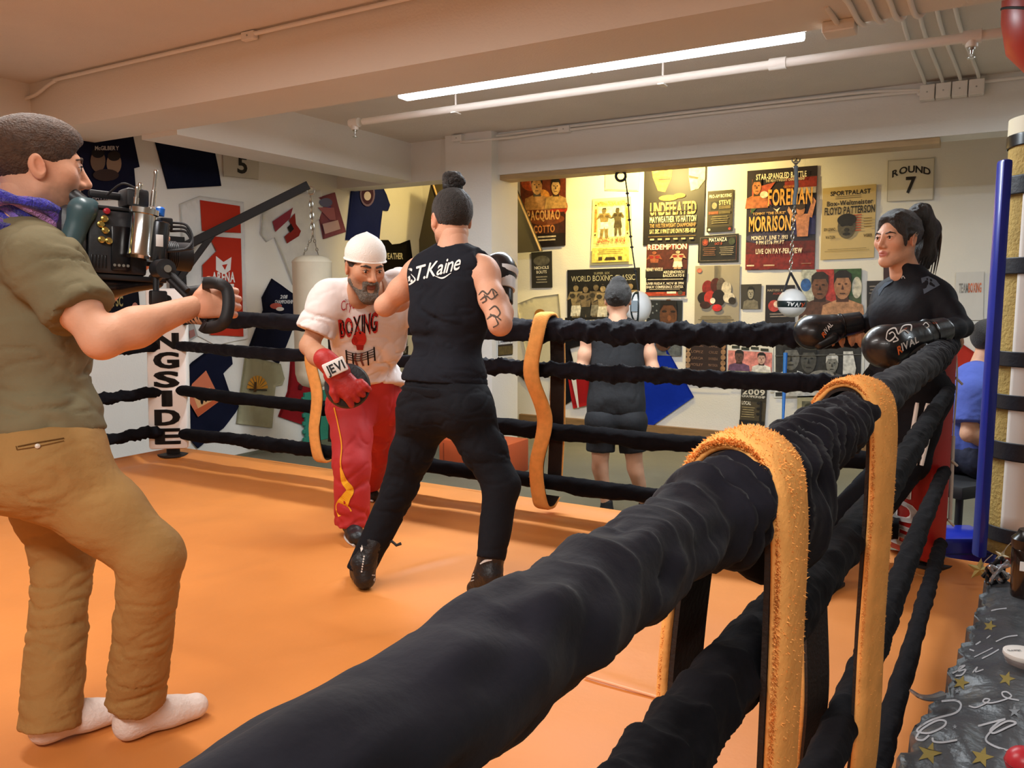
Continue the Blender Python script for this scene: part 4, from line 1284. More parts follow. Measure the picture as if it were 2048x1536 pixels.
def hand_prims(w_, f, n, size=1.0, curl=(.5, .6, .65, .7), tcurl=.5, spread=.10, side=1):
    """w_: wrist, f: towards the knuckles, n: where the palm faces; side +1 puts the thumb on f x n"""
    f = unit(f); n = unit(n - f * (np.dot(n, f))); s_ = np.cross(f, n) * side
    z = size
    out = [cap_(w_, w_ + f * .03 * z, .024 * z, .030 * z, k=.015, flat=n, q=1.35)]
    kn = []
    for i in range(4):
        off = (.030, .010, -.010, -.029)[i] * z
        k0 = w_ + f * (.086, .090, .087, .080)[i] * z + s_ * off
        out.append(cap_(w_ + f * .018 * z + s_ * off * .7, k0, .0125 * z, .0105 * z, k=.012))
        kn.append(k0)
    for i, k0 in enumerate(kn):
        L = V(.042, .046, .043, .034)[i] * z if False else (.042, .046, .043, .034)[i] * z
        d = unit(f + s_ * spread * (1.5 - i) * .5)
        a = curl[i]
        p0 = k0
        for j, (ln, r0, r1) in enumerate(((L, .0098, .009), (L * .62, .009, .0082), (L * .5, .0082, .0068))):
            ang = a * (j + 1) * (1.0 if j < 2 else .92)
            dd = d * math.cos(ang) + n * math.sin(ang)
            p1 = p0 + dd * ln
            out.append(cap_(p0, p1, r0 * z, r1 * z, k=.004))
            p0 = p1
    t0 = w_ + f * .022 * z + s_ * .026 * z
    d = unit(s_ * .8 + f * .55 + n * .25)
    t1 = t0 + d * .042 * z
    d2 = unit(f * .8 + n * tcurl + s_ * (.25 - .3 * tcurl))
    t2 = t1 + d2 * .034 * z
    t3 = t2 + unit(f * .6 + n * (tcurl + .3) - s_ * .1) * .026 * z
    out += [cap_(t0, t1, .0155 * z, .0115 * z, k=.012), cap_(t1, t2, .0112 * z, .010 * z, k=.004), cap_(t2, t3, .010 * z, .0078 * z, k=.004)]
    return out


def torso_prims(J, a=0.0, sz=1.0, chest=1.0, waist=1.0, female=False):
    """a: extra thickness"""
    pel, nk = J['pelvis'], J['neck']
    up = unit(nk - pel)
    sd = unit(J['shR'] - J['shL'])
    fw = unit(np.cross(up, sd))
    if fw @ J['f'] < 0: fw = -fw
    hs = unit(J['hipR'] - J['hipL'])
    c = lerp(pel, nk, .80); b = lerp(pel, nk, .48); lo = lerp(pel, nk, .16)
    Q = [cap_(c - sd * .075 * sz + fw * .0, c + sd * .075 * sz, (.105 + a) * sz * chest, k=.05, flat=fw, q=1.12),
         cap_(lerp(pel, nk, .62) - sd * .05 * sz, lerp(pel, nk, .62) + sd * .05 * sz, (.112 + a) * sz * chest, k=.06, flat=fw, q=1.12),
         cap_(b - sd * .045 * sz, b + sd * .045 * sz, (.100 + a) * sz * waist, k=.07, flat=fw, q=1.08),
         cap_(lo - hs * .05 * sz, lo + hs * .05 * sz, (.108 + a) * sz * waist, k=.08, flat=fw, q=1.08),
         cap_(lerp(J['shL'], nk, .1), lerp(J['shL'], nk, .8), (.050 + a) * sz, (.052 + a * .6) * sz, k=.06),
         cap_(lerp(J['shR'], nk, .1), lerp(J['shR'], nk, .8), (.050 + a) * sz, (.052 + a * .6) * sz, k=.06)]
    if female:
        for g in (-1, 1): Q.append(ell(c + sd * g * .06 - up * .07 + fw * .055, (.062 + a, .062 + a, .062 + a), k=.09))
    return Q, up, sd, fw


def hip_prims(J, a=0.0, sz=1.0):
    hs = unit(J['hipR'] - J['hipL'])
    bk = -J['f']
    mid = (J['hipL'] + J['hipR']) / 2
    return [cap_(J['hipL'] + UP * .02, J['hipR'] + UP * .02, (.105 + a) * sz, k=.05),
            ell(J['hipL'] + bk * .05 + UP * .0, (.088 + a) * sz, k=.05), ell(J['hipR'] + bk * .05, (.088 + a) * sz, k=.05)]


def arm_prims(J, S, a=0.0, sz=1.0, k=.03):
    sh, el, wr = J['sh' + S], J['el' + S], J['wr' + S]
    return [cap_(sh, el, (.056 + a) * sz, (.042 + a) * sz, k=k), ell(lerp(sh, el, .12), (.062 + a) * sz, k=.03),
            ell(lerp(sh, el, .55), (.052 + a) * sz, k=.03),
            cap_(el, lerp(el, wr, .35), (.041 + a) * sz, (.046 + a) * sz, k=.03), cap_(lerp(el, wr, .35), wr, (.046 + a) * sz, (.028 + a) * sz, k=.03)]


def leg_prims(J, S, a=0.0, sz=1.0, back=None):
    hp, kn, an = J['hip' + S], J['kn' + S], J['an' + S]
    bk = -J['f'] if back is None else back
    cf_ = lerp(kn, an, .3) + bk * .022
    return [cap_(hp, kn, (.090 + a) * sz, (.058 + a) * sz, k=.03), cap_(kn, an, (.056 + a) * sz, (.038 + a) * sz, k=.03),
            cap_(lerp(kn, an, .15) + bk * .015, cf_ + (an - kn) * .12, (.048 + a) * sz, (.044 + a) * sz, k=.03)]


def neck_prims(J, H, r=.056):
    return [cap_(J['neck'] - UP * .03, H.W(V(0, -.022, -.06)), r * 1.12, r, k=.04)]


def body(J, H, parent, skin, lips, hands=(), h=.008, sz=1.0, legs=True, stubble=0.0, head=True, neckr=.056, hkw={}, extra=None):
    Q, up, sd, fw = torso_prims(J, -.006, sz * .95)
    Q += hip_prims(J, -.02, sz) + neck_prims(J, H, neckr)
    for S in 'LR':
        Q += arm_prims(J, S, 0, sz)
        if legs: Q += leg_prims(J, S, -.004, sz)
    v, f = sd_mesh(Q, h)
    v = relax(v, f, 1)
    cols = np.tile(np.array(srgb(skin)), (len(v), 1))
    if extra is not None: cols = extra(v, cols)
    VV, FF, CC, n = [v], [f], [cols], len(v)
    if head:
        hv, hf, hc = head_mesh(H, skin, lips, stubble, **hkw)
        VV.append(hv); FF.append(hf + n); CC.append(hc); n += len(hv)
    for hp in hands:
        gv, gf = sd_mesh(hp, .0035)
        gv = relax(gv, gf, 1, .4)
        VV.append(gv); FF.append(gf + n); n += len(gv)
        CC.append(np.tile(np.array(srgb(skin)) * np.array([1.03, .93, .9]), (len(gv), 1)))
    return mesh('body', np.concatenate(VV), np.concatenate(FF), skin_mat('skin', skin), parent, True, np.concatenate(CC))


def folds(amp, sc, seed=0.0, ridge=True, amp2=0.0, sc2=(40, 40, 40)):
    """drapery: narrow creases between soft swells, in two sizes"""
    sc = V(*sc)
    def fn(v):
        n = vnoise(v * sc + seed)
        w1 = vnoise(v * sc * .7 + 3.7 + n[:, None] * .6 + seed)
        if not ridge: return amp * w1
        w2 = vnoise(v * sc * 1.7 + 8.1 + n[:, None] * .8 + seed)
        cr1 = np.exp(-(w1 / .13) ** 2); cr2 = np.exp(-(w2 / .12) ** 2)
        m = np.clip(.6 + .9 * vnoise(v * 4.0 + seed * 2), .1, 1.3)
        return amp * (n * .40 - cr1 * .75 * m - cr2 * .40 * m + .25) + (amp2 * vnoise(v * V(*sc2)) if amp2 else 0)
    return fn


def sleeve(J, S, t, ra, rb, k=.02, flare=0.0):
    """upper-arm sleeve ending cleanly at fraction t of the upper arm"""
    sh, el = J['sh' + S], J['el' + S]
    d = unit(el - sh)
    return grp([cap_(sh, el, ra, rb), ell(lerp(sh, el, .08), ra * 1.08, k=.03), cut(lerp(sh, el, t), d)], k)


def trouser(J, S, r_hip, r_knee, r_cuff, cuff, k=.03, bend=None):
    hp, kn, an = J['hip' + S], J['kn' + S], J['an' + S]
    d = unit(an - kn)
    c = kn + d * cuff
    return [cap_(hp, lerp(hp, kn, .5), r_hip, lerp(r_hip, r_knee, .5), k=.05), cap_(lerp(hp, kn, .5), kn, lerp(r_hip, r_knee, .5), r_knee, k=.03),
            grp([cap_(kn, c + d * .1, r_knee, r_cuff), cut(c, d)], k)]


def shoe_prims(an, heel, toe, hgt=.10, w_=.043, shaft=None, rsh=.05):
    """boot or foot: sole from heel to toe on the ground, shaft up to the ankle"""
    d = unit(toe - heel)
    s_ = unit(np.cross(d, UP))
    L = np.linalg.norm(toe - heel)
    Q = [cap_(heel + d * .035 + UP * .038, toe - d * .045 + UP * .03, .038, .034, k=.02, flat=UP, q=.95),
         cap_(heel + d * L * .55 + UP * .03 , toe - d * .05 + UP * .028, w_, w_ * .86, k=.02, flat=UP, q=1.3),
         cap_(heel + d * .045 + UP * .05, an, .042, rsh, k=.03),
         cap_(an - UP * .01, toe - d * L * .4 + UP * .045, .042, .032, k=.03)]
    if shaft is not None: Q.append(cap_(an, shaft, rsh, rsh * 1.06, k=.02))
    return Q
from mathutils.bvhtree import BVHTree


class Decal:
    """flat print laid on a curved surface: outlines are found on the surface and lifted by a hair"""
    def __init__(s, objs, lift=.004):
        vs, fs, n = [], [], 0
        for o in objs:
            me = o.data
            co = np.empty(len(me.vertices) * 3, np.float32)
            me.vertices.foreach_get('co', co)
            co = co.reshape(-1, 3) + ORG[o.name]
            vs += [tuple(map(float, q)) for q in co]
            fs += [tuple(i + n for i in pg.vertices) for pg in me.polygons]
            n = len(vs)
        s.t = BVHTree.FromPolygons(vs, fs)
        s.items, s.lift, s.jump = [], lift, .16
    def hit(s, x, y):
        d = Vector(unit(ray(x, y)))
        loc, nr, i, dist = s.t.ray_cast(Vector(CAM), d)
        if loc is None: return None
        return np.array(loc) - np.array(d) * s.lift
    def add(s, v2, f, col):
        pts = [s.hit(x, y) for x, y in v2]
        ok = [q is not None for q in pts]
        f = [t for t in f if all(ok[i] for i in t)]
        # no triangle may bridge a jump in depth
        f = [t for t in f if max(np.linalg.norm(pts[t[i]] - pts[t[(i + 1) % len(t)]]) for i in range(len(t))) < s.jump]
        if f:
            use = sorted({i for t in f for i in t}); mp = {a: b for b, a in enumerate(use)}
            s.items.append((np.array([pts[i] for i in use]), [tuple(mp[i] for i in t) for t in f], col))
        return s
    def text(s, t, quad, col, bold=1, slant=0.0, arc=0.0):
        v, f, w_ = text_geo(t, bold)
        (ax, ay), (bx, by), (cx, cy), (dx, dy) = quad      # tl, tr, br, bl
        out = []
        for x, y in v:
            a = x / w_ + slant * y
            b = 1 - y
            yy = arc * (1 - ((x / w_ - .5) * 2) ** 2)
            out.append(((ax * (1 - a) + bx * a) * (1 - b) + (dx * (1 - a) + cx * a) * b, (ay * (1 - a) + by * a) * (1 - b) + (dy * (1 - a) + cy * a) * b - yy))
        return s.add(out, f, col)
    def poly(s, pts, col): return s.add(pts, earclip(pts), col)
    def line(s, pts, w_, col):
        """polyline of width w_ (pixels)"""
        p = spline(np.array([(x, y, 0) for x, y in pts]), max(8, len(pts) * 6))[:, :2]
        t = np.gradient(p, axis=0); t /= np.linalg.norm(t, axis=1)[:, None] + 1e-9
        nn = np.stack([-t[:, 1], t[:, 0]], 1)
        ww = np.broadcast_to(np.asarray(w_, float), (len(p),)) if np.ndim(w_) == 0 else np.interp(np.linspace(0, 1, len(p)), np.linspace(0, 1, len(w_)), w_)
        a, b = p + nn * ww[:, None] / 2, p - nn * ww[:, None] / 2
        v = np.concatenate([a, b]); n = len(p)
        return s.add(v, [(i, i + 1, n + i + 1, n + i) for i in range(n - 1)], col)
    def oval(s, cx, cy, rx, ry, col, n=18): return s.poly([(cx + rx * math.cos(i * 2 * math.pi / n), cy + ry * math.sin(i * 2 * math.pi / n)) for i in range(n)], col)
    def build(s, name, parent, m=None):
        clusters(s.items, m or CLOTHPRINT, name, parent, .015)


def joints(**k): return {a: np.asarray(b, float) for a, b in k.items()}


# ------------------------------------------------------------------ camera operator
def camera_operator():
    f = unit(V(.32, .95, 0)); r, _, _ = basis(f)
    pel = P(88, 905, 2.16)
    J = joints(f=f, pelvis=pel, neck=P(38, 470, 2.13), shR=P(88, 528, 1.98), shL=P(-62, 525, 2.32), elR=P(203, 680, 1.93), wrR=P(388, 612, 2.10), elL=P(120, 665, 2.42), wrL=P(262, 540, 2.50),
               hipR=pel + r * .10 - UP * .03, hipL=pel - r * .10 - UP * .03, knR=P(303, 1112, 2.13), knL=P(128, 1108, 2.32))
    heelR, heelL = oz(232, 1484, CV + .006), oz(62, 1492, CV + .006)
    J['anR'], J['anL'] = heelR + f * .055 + UP * .09, heelL + f * .055 + UP * .09
    hf = unit(cr * .82 + fh * .57 - UP * .06)
    H = Head(P(74, 338, 2.12), hf, size=1.06)
    t = thing('person', (pel[0], pel[1], CV), 'camera operator in olive t-shirt and khaki trousers shouldering a video camera', 'person')
    hR = hand_prims(J['wrR'], P(438, 606, 2.12) - J['wrR'], fh * .9 - UP * .1, 1.05, (1.15, 1.2, 1.2, 1.25), 1.0, .05, side=1)
    hL = hand_prims(J['wrL'], P(300, 520, 2.50) - J['wrL'], UP * .9 - cr * .3, 1.0, (.5, .55, .6, .6), .5, .1, side=-1)
    body(J, H, t, 'd9a283', 'b5705e', [hR, hL], .0062, 1.0, stubble=.45, neckr=.060)
    hair = mat('brown_short_hair', '4a3323', .75, var=.3, vscale=60, bump=.5, bscale=200, sheen=.0)
    part_local(H, 'hair', [ell((0, -.014, .038), (.083, .104, .092)), ell((0, .03, .075), (.066, .072, .05), k=.03), ell((0, .135, .0), (.085, .078, .082), k=.01, op='-'), ell((.095, .012, -.035), (.05, .045, .055), k=.006, op='-'), ell((-.095, .012, -.035), (.05, .045, .055), k=.006, op='-'),
                           cut((0, -.06, -.055), (0, -.25, -1)), cut((0, .02, -.02), (0, .55, -.85), k=.02) if False else cut((0, -.05, -.06), (0, .5, -1))], hair, t, .004, folds(.0016, (120, 120, 60)))
    face_parts(H, t, hair)
    # t-shirt
    SH = mat('olive_cotton', '776e54', .9, var=.08, vscale=6, bump=.15, bscale=35, spec=.15)
    Q, up, sd, fw = torso_prims(J, .022, 1.0, 1.0, 1.04)
    hem = P(110, 846, 2.05)
    hemn = unit(-up + fw * .05)
    Q = [grp(Q + [cap_(lerp(J['pelvis'], J['neck'], .1) - r * .055, lerp(J['pelvis'], J['neck'], .1) + r * .055, .135, k=.06, flat=fw, q=1.0)], 0)]
    Q += [sleeve(J, 'R', .66, .080, .082, .03), sleeve(J, 'L', .62, .078, .080, .03)]
    Q += [cut(lerp(J['pelvis'], J['neck'], .09), -up), grp([cap_(J['neck'] + UP * .03, J['neck'] + UP * .12 + f * .03, .062)], op='-')]
    sdf_obj('t_shirt', Q, SH, t, .0075, folds(.012, (8, 8, 16), 2, True, .0012), 2)
    # trousers
    KH = mat('khaki_twill', 'a37d4a', .85, var=.08, vscale=5, bump=.15, bscale=60, spec=.2)
    Q = hip_prims(J, .022, 1.0) + [cap_(pel + UP * .05 - r * .06, pel + UP * .05 + r * .06, .125, k=.05), ell(pel - f * .075 - UP * .03, (.13, .13, .12), k=.05)]
    Q += trouser(J, 'R', .116, .078, .080, .475) + trouser(J, 'L', .113, .077, .080, .475)
    top = lerp(J['pelvis'], J['neck'], .13)
    Q.append(cut(top, up))
    tr_ = sdf_obj('trousers', Q, KH, t, .0075, folds(.0075, (10, 10, 24), 5, True, .0008), 2)
    Dc = Decal([tr_], .003)
    Dc.line([(35, 893), (75, 885), (128, 876)], 2.2, '5c3f1c').line([(35, 899), (78, 892), (128, 881)], 1.6, '6e4c24').line([(32, 892), (34, 900)], 2, '5c3f1c')
    Dc.build('pocket_welt', t)
    MB().lathe(Dc.hit(75, 892), -ray(75, 892), [(-.002, .006), (.003, .006), (.005, .003)], 12).build('pocket_button', mat('bone_button', 'd8cfc0', .3), t, True)
    SK = mat('white_sock', 'e6d5cb', .9, var=.05, vscale=12, bump=.25, bscale=90)
    for S, he in (('R', heelR), ('L', heelL)):
        sdf_obj('sock', shoe_prims(J['an' + S], he, he + f * .265, w_=.042, shaft=J['an' + S] + UP * .08, rsh=.043), SK, t, .006)
    # scarf
    base = J['neck'] + UP * .005 + f * .01
    cols = ('3b35b8', '7a4fc0', 'c887c4', '2f2a96', '8f6fd0')
    sc = thing('scarf', base, 'purple and blue knitted scarf around the neck of the camera operator', 'scarf')
    for j in range(9):
        a = np.linspace(0, 2 * math.pi, 60)
        rr = .088 + .022 * math.cos(j * .7)
        tilt = .55
        pts = [base + (r * math.cos(q)) * rr * 1.10 + f * math.sin(q) * rr * 1.12 + UP * (.070 - .0115 * j + .014 * math.sin(q * 3 + j) - tilt * rr * math.sin(q) * .9) for q in a]
        MB().tube(pts, .0135 + .003 * np.sin(a * 9 + j), 10).build('knit_strand', mat('yarn_' + cols[j % 5], cols[j % 5], .95, var=.35, vscale=45, bump=.8, bscale=140, sheen=.4), sc, True)
    return J


JC = camera_operator()


# ------------------------------------------------------------------ trainer in the white cap
def trainer():
    f = unit(V(.77, -.63, 0)); r, _, _ = basis(f)
    pel = P(732, 800, 4.38)
    J = joints(f=f, pelvis=pel, neck=P(742, 575, 3.98), shR=P(660, 598, 3.92), shL=P(800, 572, 4.08), elR=P(618, 692, 3.90), wrR=P(668, 748, 3.74), elL=P(845, 650, 4.18), wrL=P(855, 600, 4.12),
               hipR=P(702, 818, 4.32), hipL=P(762, 812, 4.46), knR=P(704, 930, 4.16), knL=P(752, 905, 4.70), anR=P(704, 1046, 4.18), anL=P(734, 972, 4.98))
    H = Head(P(729, 535, 3.82), unit(cr * .50 - fh * .78 - UP * .30), size=1.08)
    t = thing('person', (pel[0], pel[1], CV), 'bearded man in white cap, white boxing t-shirt and red track pants', 'person')
    body(J, H, t, 'c08f70', '8a5044', [], .0078, 1.0, stubble=.5, neckr=.062)
    hair = mat('greying_dark_hair', '3a332e', .8, var=.3, vscale=60, bump=.6, bscale=200)
    part_local(H, 'hair', [ell((0, -.014, .030), (.081, .101, .088)), ell((0, .125, -.01), (.10, .085, .10), k=.01, op='-'), ell((.095, .015, -.04), (.05, .04, .05), k=.006, op='-'), ell((-.095, .015, -.04), (.05, .04, .05), k=.006, op='-'), cut((0, 0, -.05), (0, 0, -1)), cut((0, 0, .07), (0, 0, 1))], hair, t, .0045, folds(.0015, (110, 110, 60)))
    beard = mat('grey_beard', '6f665c', .9, var=.35, vscale=50, bump=.8, bscale=200)
    part_local(H, 'beard', [cap_((-.052, .012, -.055), (-.018, .076, -.105), .022, .024), cap_((.052, .012, -.055), (.018, .076, -.105), .022, .024, k=.02), ell((0, .080, -.116), (.028, .024, .026), k=.03), cap_((-.03, .084, -.045), (0, .1, -.045), .008, .007, k=.01), cap_((.03, .084, -.045), (0, .1, -.045), .008, .007, k=.01), cap_((-.028, .088, -.06), (-.025, .085, -.09), .009, k=.012), cap_((.028, .088, -.06), (.025, .085, -.09), .009, k=.012),
                            ell((0, .1, -.061), (.02, .02, .009), k=.004, op='-')], beard, t, .004, folds(.004, (90, 90, 40)))
    face_parts(H, t, hair, 1.2, (0, -.6))
    cap = mat('white_knit_cap', 'efebe4', .9, bump=.25, bscale=160, sheen=.2)
    prof = [(-.040, .0965), (-.02, .0985), (0, .097), (.025, .088), (.045, .072), (.061, .05), (.071, .028), (.077, .012), (.082, .0008)]
    tilt = unit(H.u - H.f * .10)
    cp = thing('skull_cap', H.W(V(0, 0, .06)), 'white pointed skull cap on the bearded man', 'cap')
    MB().lathe(H.W(V(0, -.006, .075)), tilt, [(a * H.s, b * H.s * (.92)) for a, b in prof], 40).build('crown', cap, cp, True)
    MB().tube([H.W(V(0, -.006, .075)) + (H.r * math.cos(q) * .0985 + np.cross(tilt, H.r) * math.sin(q) * .0985) * H.s * .92 - tilt * .040 * H.s for q in np.linspace(0, 2 * math.pi, 48)], .004, 8).build('brim_band', cap, cp, True)
    # t-shirt
    WT = mat('white_tshirt', 'e8dedb', .9, var=.03, vscale=6, bump=.12, bscale=30, spec=.15)
    Q, up, sd, fw = torso_prims(J, .026, 1.0, 1.05, 1.08)
    Q += [cap_(lerp(J['pelvis'], J['neck'], .06) - r * .06, lerp(J['pelvis'], J['neck'], .06) + r * .06, .150, k=.07), cap_(pel - UP * .03 - r * .07, pel - UP * .03 + r * .07, .150, k=.05)]
    Q += [sleeve(J, 'R', .72, .088, .098, .03), sleeve(J, 'L', .80, .086, .094, .03)]
    Q += [cut(P(730, 772, 4.25), -UP * .95 - fh * .2 + cr * .12), grp([cap_(J['neck'] - UP * .02 + f * .05, J['neck'] + UP * .10 + f * .09, .060)], k=.01, op='-')]
    sh = sdf_obj('t_shirt', Q, WT, t, .0085, folds(.014, (7, 7, 9), 8, True, .001), 2)
    Dc = Decal([sh], .006)
    Dc.text('BOXING', ((676, 640), (757, 622), (755, 664), (680, 676)), 'c0302c').text('BOXING', ((679, 641), (754, 624), (753, 661), (682, 673)), '1c1614')
    Dc.text('Crystal Kids', ((682, 602), (752, 590), (752, 608), (682, 622)), 'b03a44', 0).text('Boxing for kids', ((690, 598), (735, 590), (735, 596), (690, 604)), 'a08a8c', 0)
    Dc.oval(719, 678, 14, 16, 'cf3a30').oval(709, 682, 6, 8, 'b02a24').poly([(712, 690), (728, 690), (726, 700), (714, 700)], 'a0281f')
    for i in range(4): Dc.line([(692, 703 + 5 * i), (718, 708 + 4.6 * i), (748, 698 + 5 * i)], 1.5, '2a2220')
    for x, y in ((692, 700), (748, 694), (705, 706), (735, 703)): Dc.line([(x, y), (x + 2, y + 28)], 3, '1e1816')
    for x in (712, 724): Dc.line([(x, 706), (x - 2, 718), (x + 3, 732)], 4, '7a4a40')
    Dc.build('printed_design', sh)
    # trousers
    RD = mat('red_track_pants', 'b8282a', .7, var=.06, vscale=5, bump=.12, bscale=30)
    Q = hip_prims(J, .02, 1.0) + trouser(J, 'R', .115, .092, .088, .315) + trouser(J, 'L', .112, .088, .08, .33) + [cap_(lerp(pel, J['neck'], .22) - r * .05, lerp(pel, J['neck'], .22) + r * .05, .098, k=.05), cap_(lerp(pel, J['neck'], .08) - r * .05, lerp(pel, J['neck'], .08) + r * .05, .105, k=.05), cut(pel + UP * .27, UP)]
    tr_ = sdf_obj('trousers', Q, RD, t, .0085, folds(.012, (8, 8, 8), 3, True), 2)
    Dc = Decal([tr_], .006)
    Dc.line([(668, 815), (676, 850), (683, 890), (681, 930), (690, 962)], 2.5, 'f0a030').line([(681, 935), (688, 962), (700, 980), (692, 995), (684, 1012), (690, 1028)], [3, 12, 15, 18, 26, 30], 'f2b32c')
    Dc.build('yellow_flash', tr_)
    BK = mat('black_boxing_boot', '17171a', .45, var=.2, vscale=15, bump=.3, bscale=50)
    for S, toe in (('R', oz(716, 1093, CV + .006)), ('L', oz(752, 1003, CV + .006))):
        an = J['an' + S]
        d = unit(V(toe[0] - an[0], toe[1] - an[1], 0))
        heel = toe - d * .28
        heel[2] = CV + .006
        an2 = heel + d * .06 + UP * .10
        b = thing('boxing_boot', heel, ('front' if S == 'R' else 'back') + ' black boot of the bearded man', 'boot')
        bo = sdf_obj('boot_upper', shoe_prims(an2, heel, toe, shaft=lerp(an2, J['kn' + S], .38), rsh=.052), BK, b, .007, folds(.003, (30, 30, 60)))
        for i in range(7):
            c = lerp(an2, J['kn' + S], .36 - .055 * i) + d * .052
            MB().tube([c - r * .03, c + d * .010, c + r * .03], .003, 6).build('lace', M_black, b, True)
        MB().tube([heel + d * x + UP * .004 + np.cross(d, UP) * sgn * .042 * math.sin(math.pi * min(max(x / .28, .06), .94)) ** .5 for sgn in (1,) for x in np.linspace(.005, .275, 14)], .006, 8).build('sole_edge', mat('pale_sole', 'cfc9c4', .6), b, True)
    # focus mitt
    mt = thing('focus_mitt', P(690, 770, 3.7), 'red and black focus mitt on the hand of the bearded man', 'boxing mitt')
    c = P(695, 772, 3.72)
    n = unit(ray(695, 772))
    rr = unit(cr - n * (cr @ n)); uu = np.cross(rr, n) * -1
    uu = unit(cu - n * (cu @ n) - rr * (cu @ rr))
    MB().lathe(c + n * .02, n, [(0, .07), (.004, .098), (.018, .106), (.036, .104), (.046, .09), (.05, .05)], 40).build('pad', mat('black_mitt_pad', '222226', .5, bump=.2, bscale=40), mt, True)
    MR = mat('red_mitt_leather', 'b22a26', .5, var=.08, vscale=12, bump=.15, bscale=50)
    o = c
    L = lambda a, b, d=0.0: o + rr * a + uu * b - n * d
    Q = [cap_(L(-.055, .055), L(.005, -.01), .055, .058, flat=n, q=1.6)]
    for i in range(4):
        a0 = L(-.030 + .030 * i, -.02 + .012 * i, .012)
        a1 = L(.000 + .026 * i, -.055 + .018 * i, .012); a2 = L(.018 + .026 * i, -.088 + .024 * i, .004)
        Q += [cap_(a0, a1, .019, .018, k=.008), cap_(a1, a2, .018, .015, k=.006)]
    Q += [cap_(L(-.06, .02, .01), L(-.065, -.03, .012), .02, .018, k=.01), cap_(L(-.065, -.03, .012), L(-.05, -.065, .01), .018, .015, k=.006)]
    sdf_obj('glove_back', Q, MR, mt, .005)
    cuff = MB().box((-.052, -.034, -.010), (.052, .034, .012), .006, ax=np.array([unit(rr * .9 + uu * .42), unit(uu * .9 - rr * .42), -n]), o=L(-.055, .085, .052)).build('cuff_label', mat('white_label', 'e6e2dc', .5), mt, True)
    d1, d2 = unit(rr * .9 + uu * .42), unit(uu * .9 - rr * .42)
    v, ff, w_ = text_geo('JEVI', 1)
    MB().add([L(-.055, .085, .066) + d1 * (-.042 + .084 * x / w_) + d2 * (-.02 + .04 * y) for x, y in v], ff).build('lettering', M_ink, cuff)
    sdf_obj('wrist_cuff', [cap_(L(-.105, .125, -.01), L(-.04, .06, -.005), .050, .056, flat=n, q=1.2)], MR, mt, .006)


trainer()


# ------------------------------------------------------------------ boxing glove
M_glv = mat('black_glove_leather', '1b1c20', .32, var=.1, vscale=10, bump=.1, bscale=30, coat=.2)


def glove(w_, tip, n, label, size=1.0, m=None, side=1, thumb=True, cat='boxing glove'):
    """w_: wrist, tip: far end, n: back of the hand faces n"""
    m = m or M_glv
    f = unit(tip - w_); n = unit(n - f * (n @ f)); s_ = np.cross(f, n) * side
    L = np.linalg.norm(tip - w_)
    t = thing('boxing_glove', w_, label, cat, None)
    Q = [cap_(w_ + f * .10 * L / .3, tip - f * .075 * size, .066 * size, .074 * size, flat=n, q=1.12),
         ell(tip - f * .075 * size - n * .01, (.080 * size, .080 * size, .078 * size), k=.03),
         cap_(tip - f * .10 * size - n * .05 * size, tip - f * .17 * size - n * .045 * size, .042 * size, .038 * size, k=.02)]
    bd = sdf_obj('mitt', Q, m, t, .0065, rel=2)
    if thumb:
        sdf_obj('thumb', [cap_(w_ + f * L * .42 + s_ * .06 * size - n * .01, tip - f * .085 * size + s_ * .066 * size - n * .03, .030 * size, .029 * size)], m, t, .0065)
    cf_ = sdf_obj('cuff', [grp([cap_(w_ - f * .04, w_ + f * .14, .050 * size, .060 * size), cut(w_ - f * .045, -f)])], m, t, .0065)
    MB().tube([w_ + f * .045 + (n * math.cos(q) + s_ * math.sin(q)) * .0555 * size for q in np.linspace(0, 2 * math.pi, 33)], .004, 6).build('cuff_piping', M_blackgl, t, True)
    return t, bd, cf_


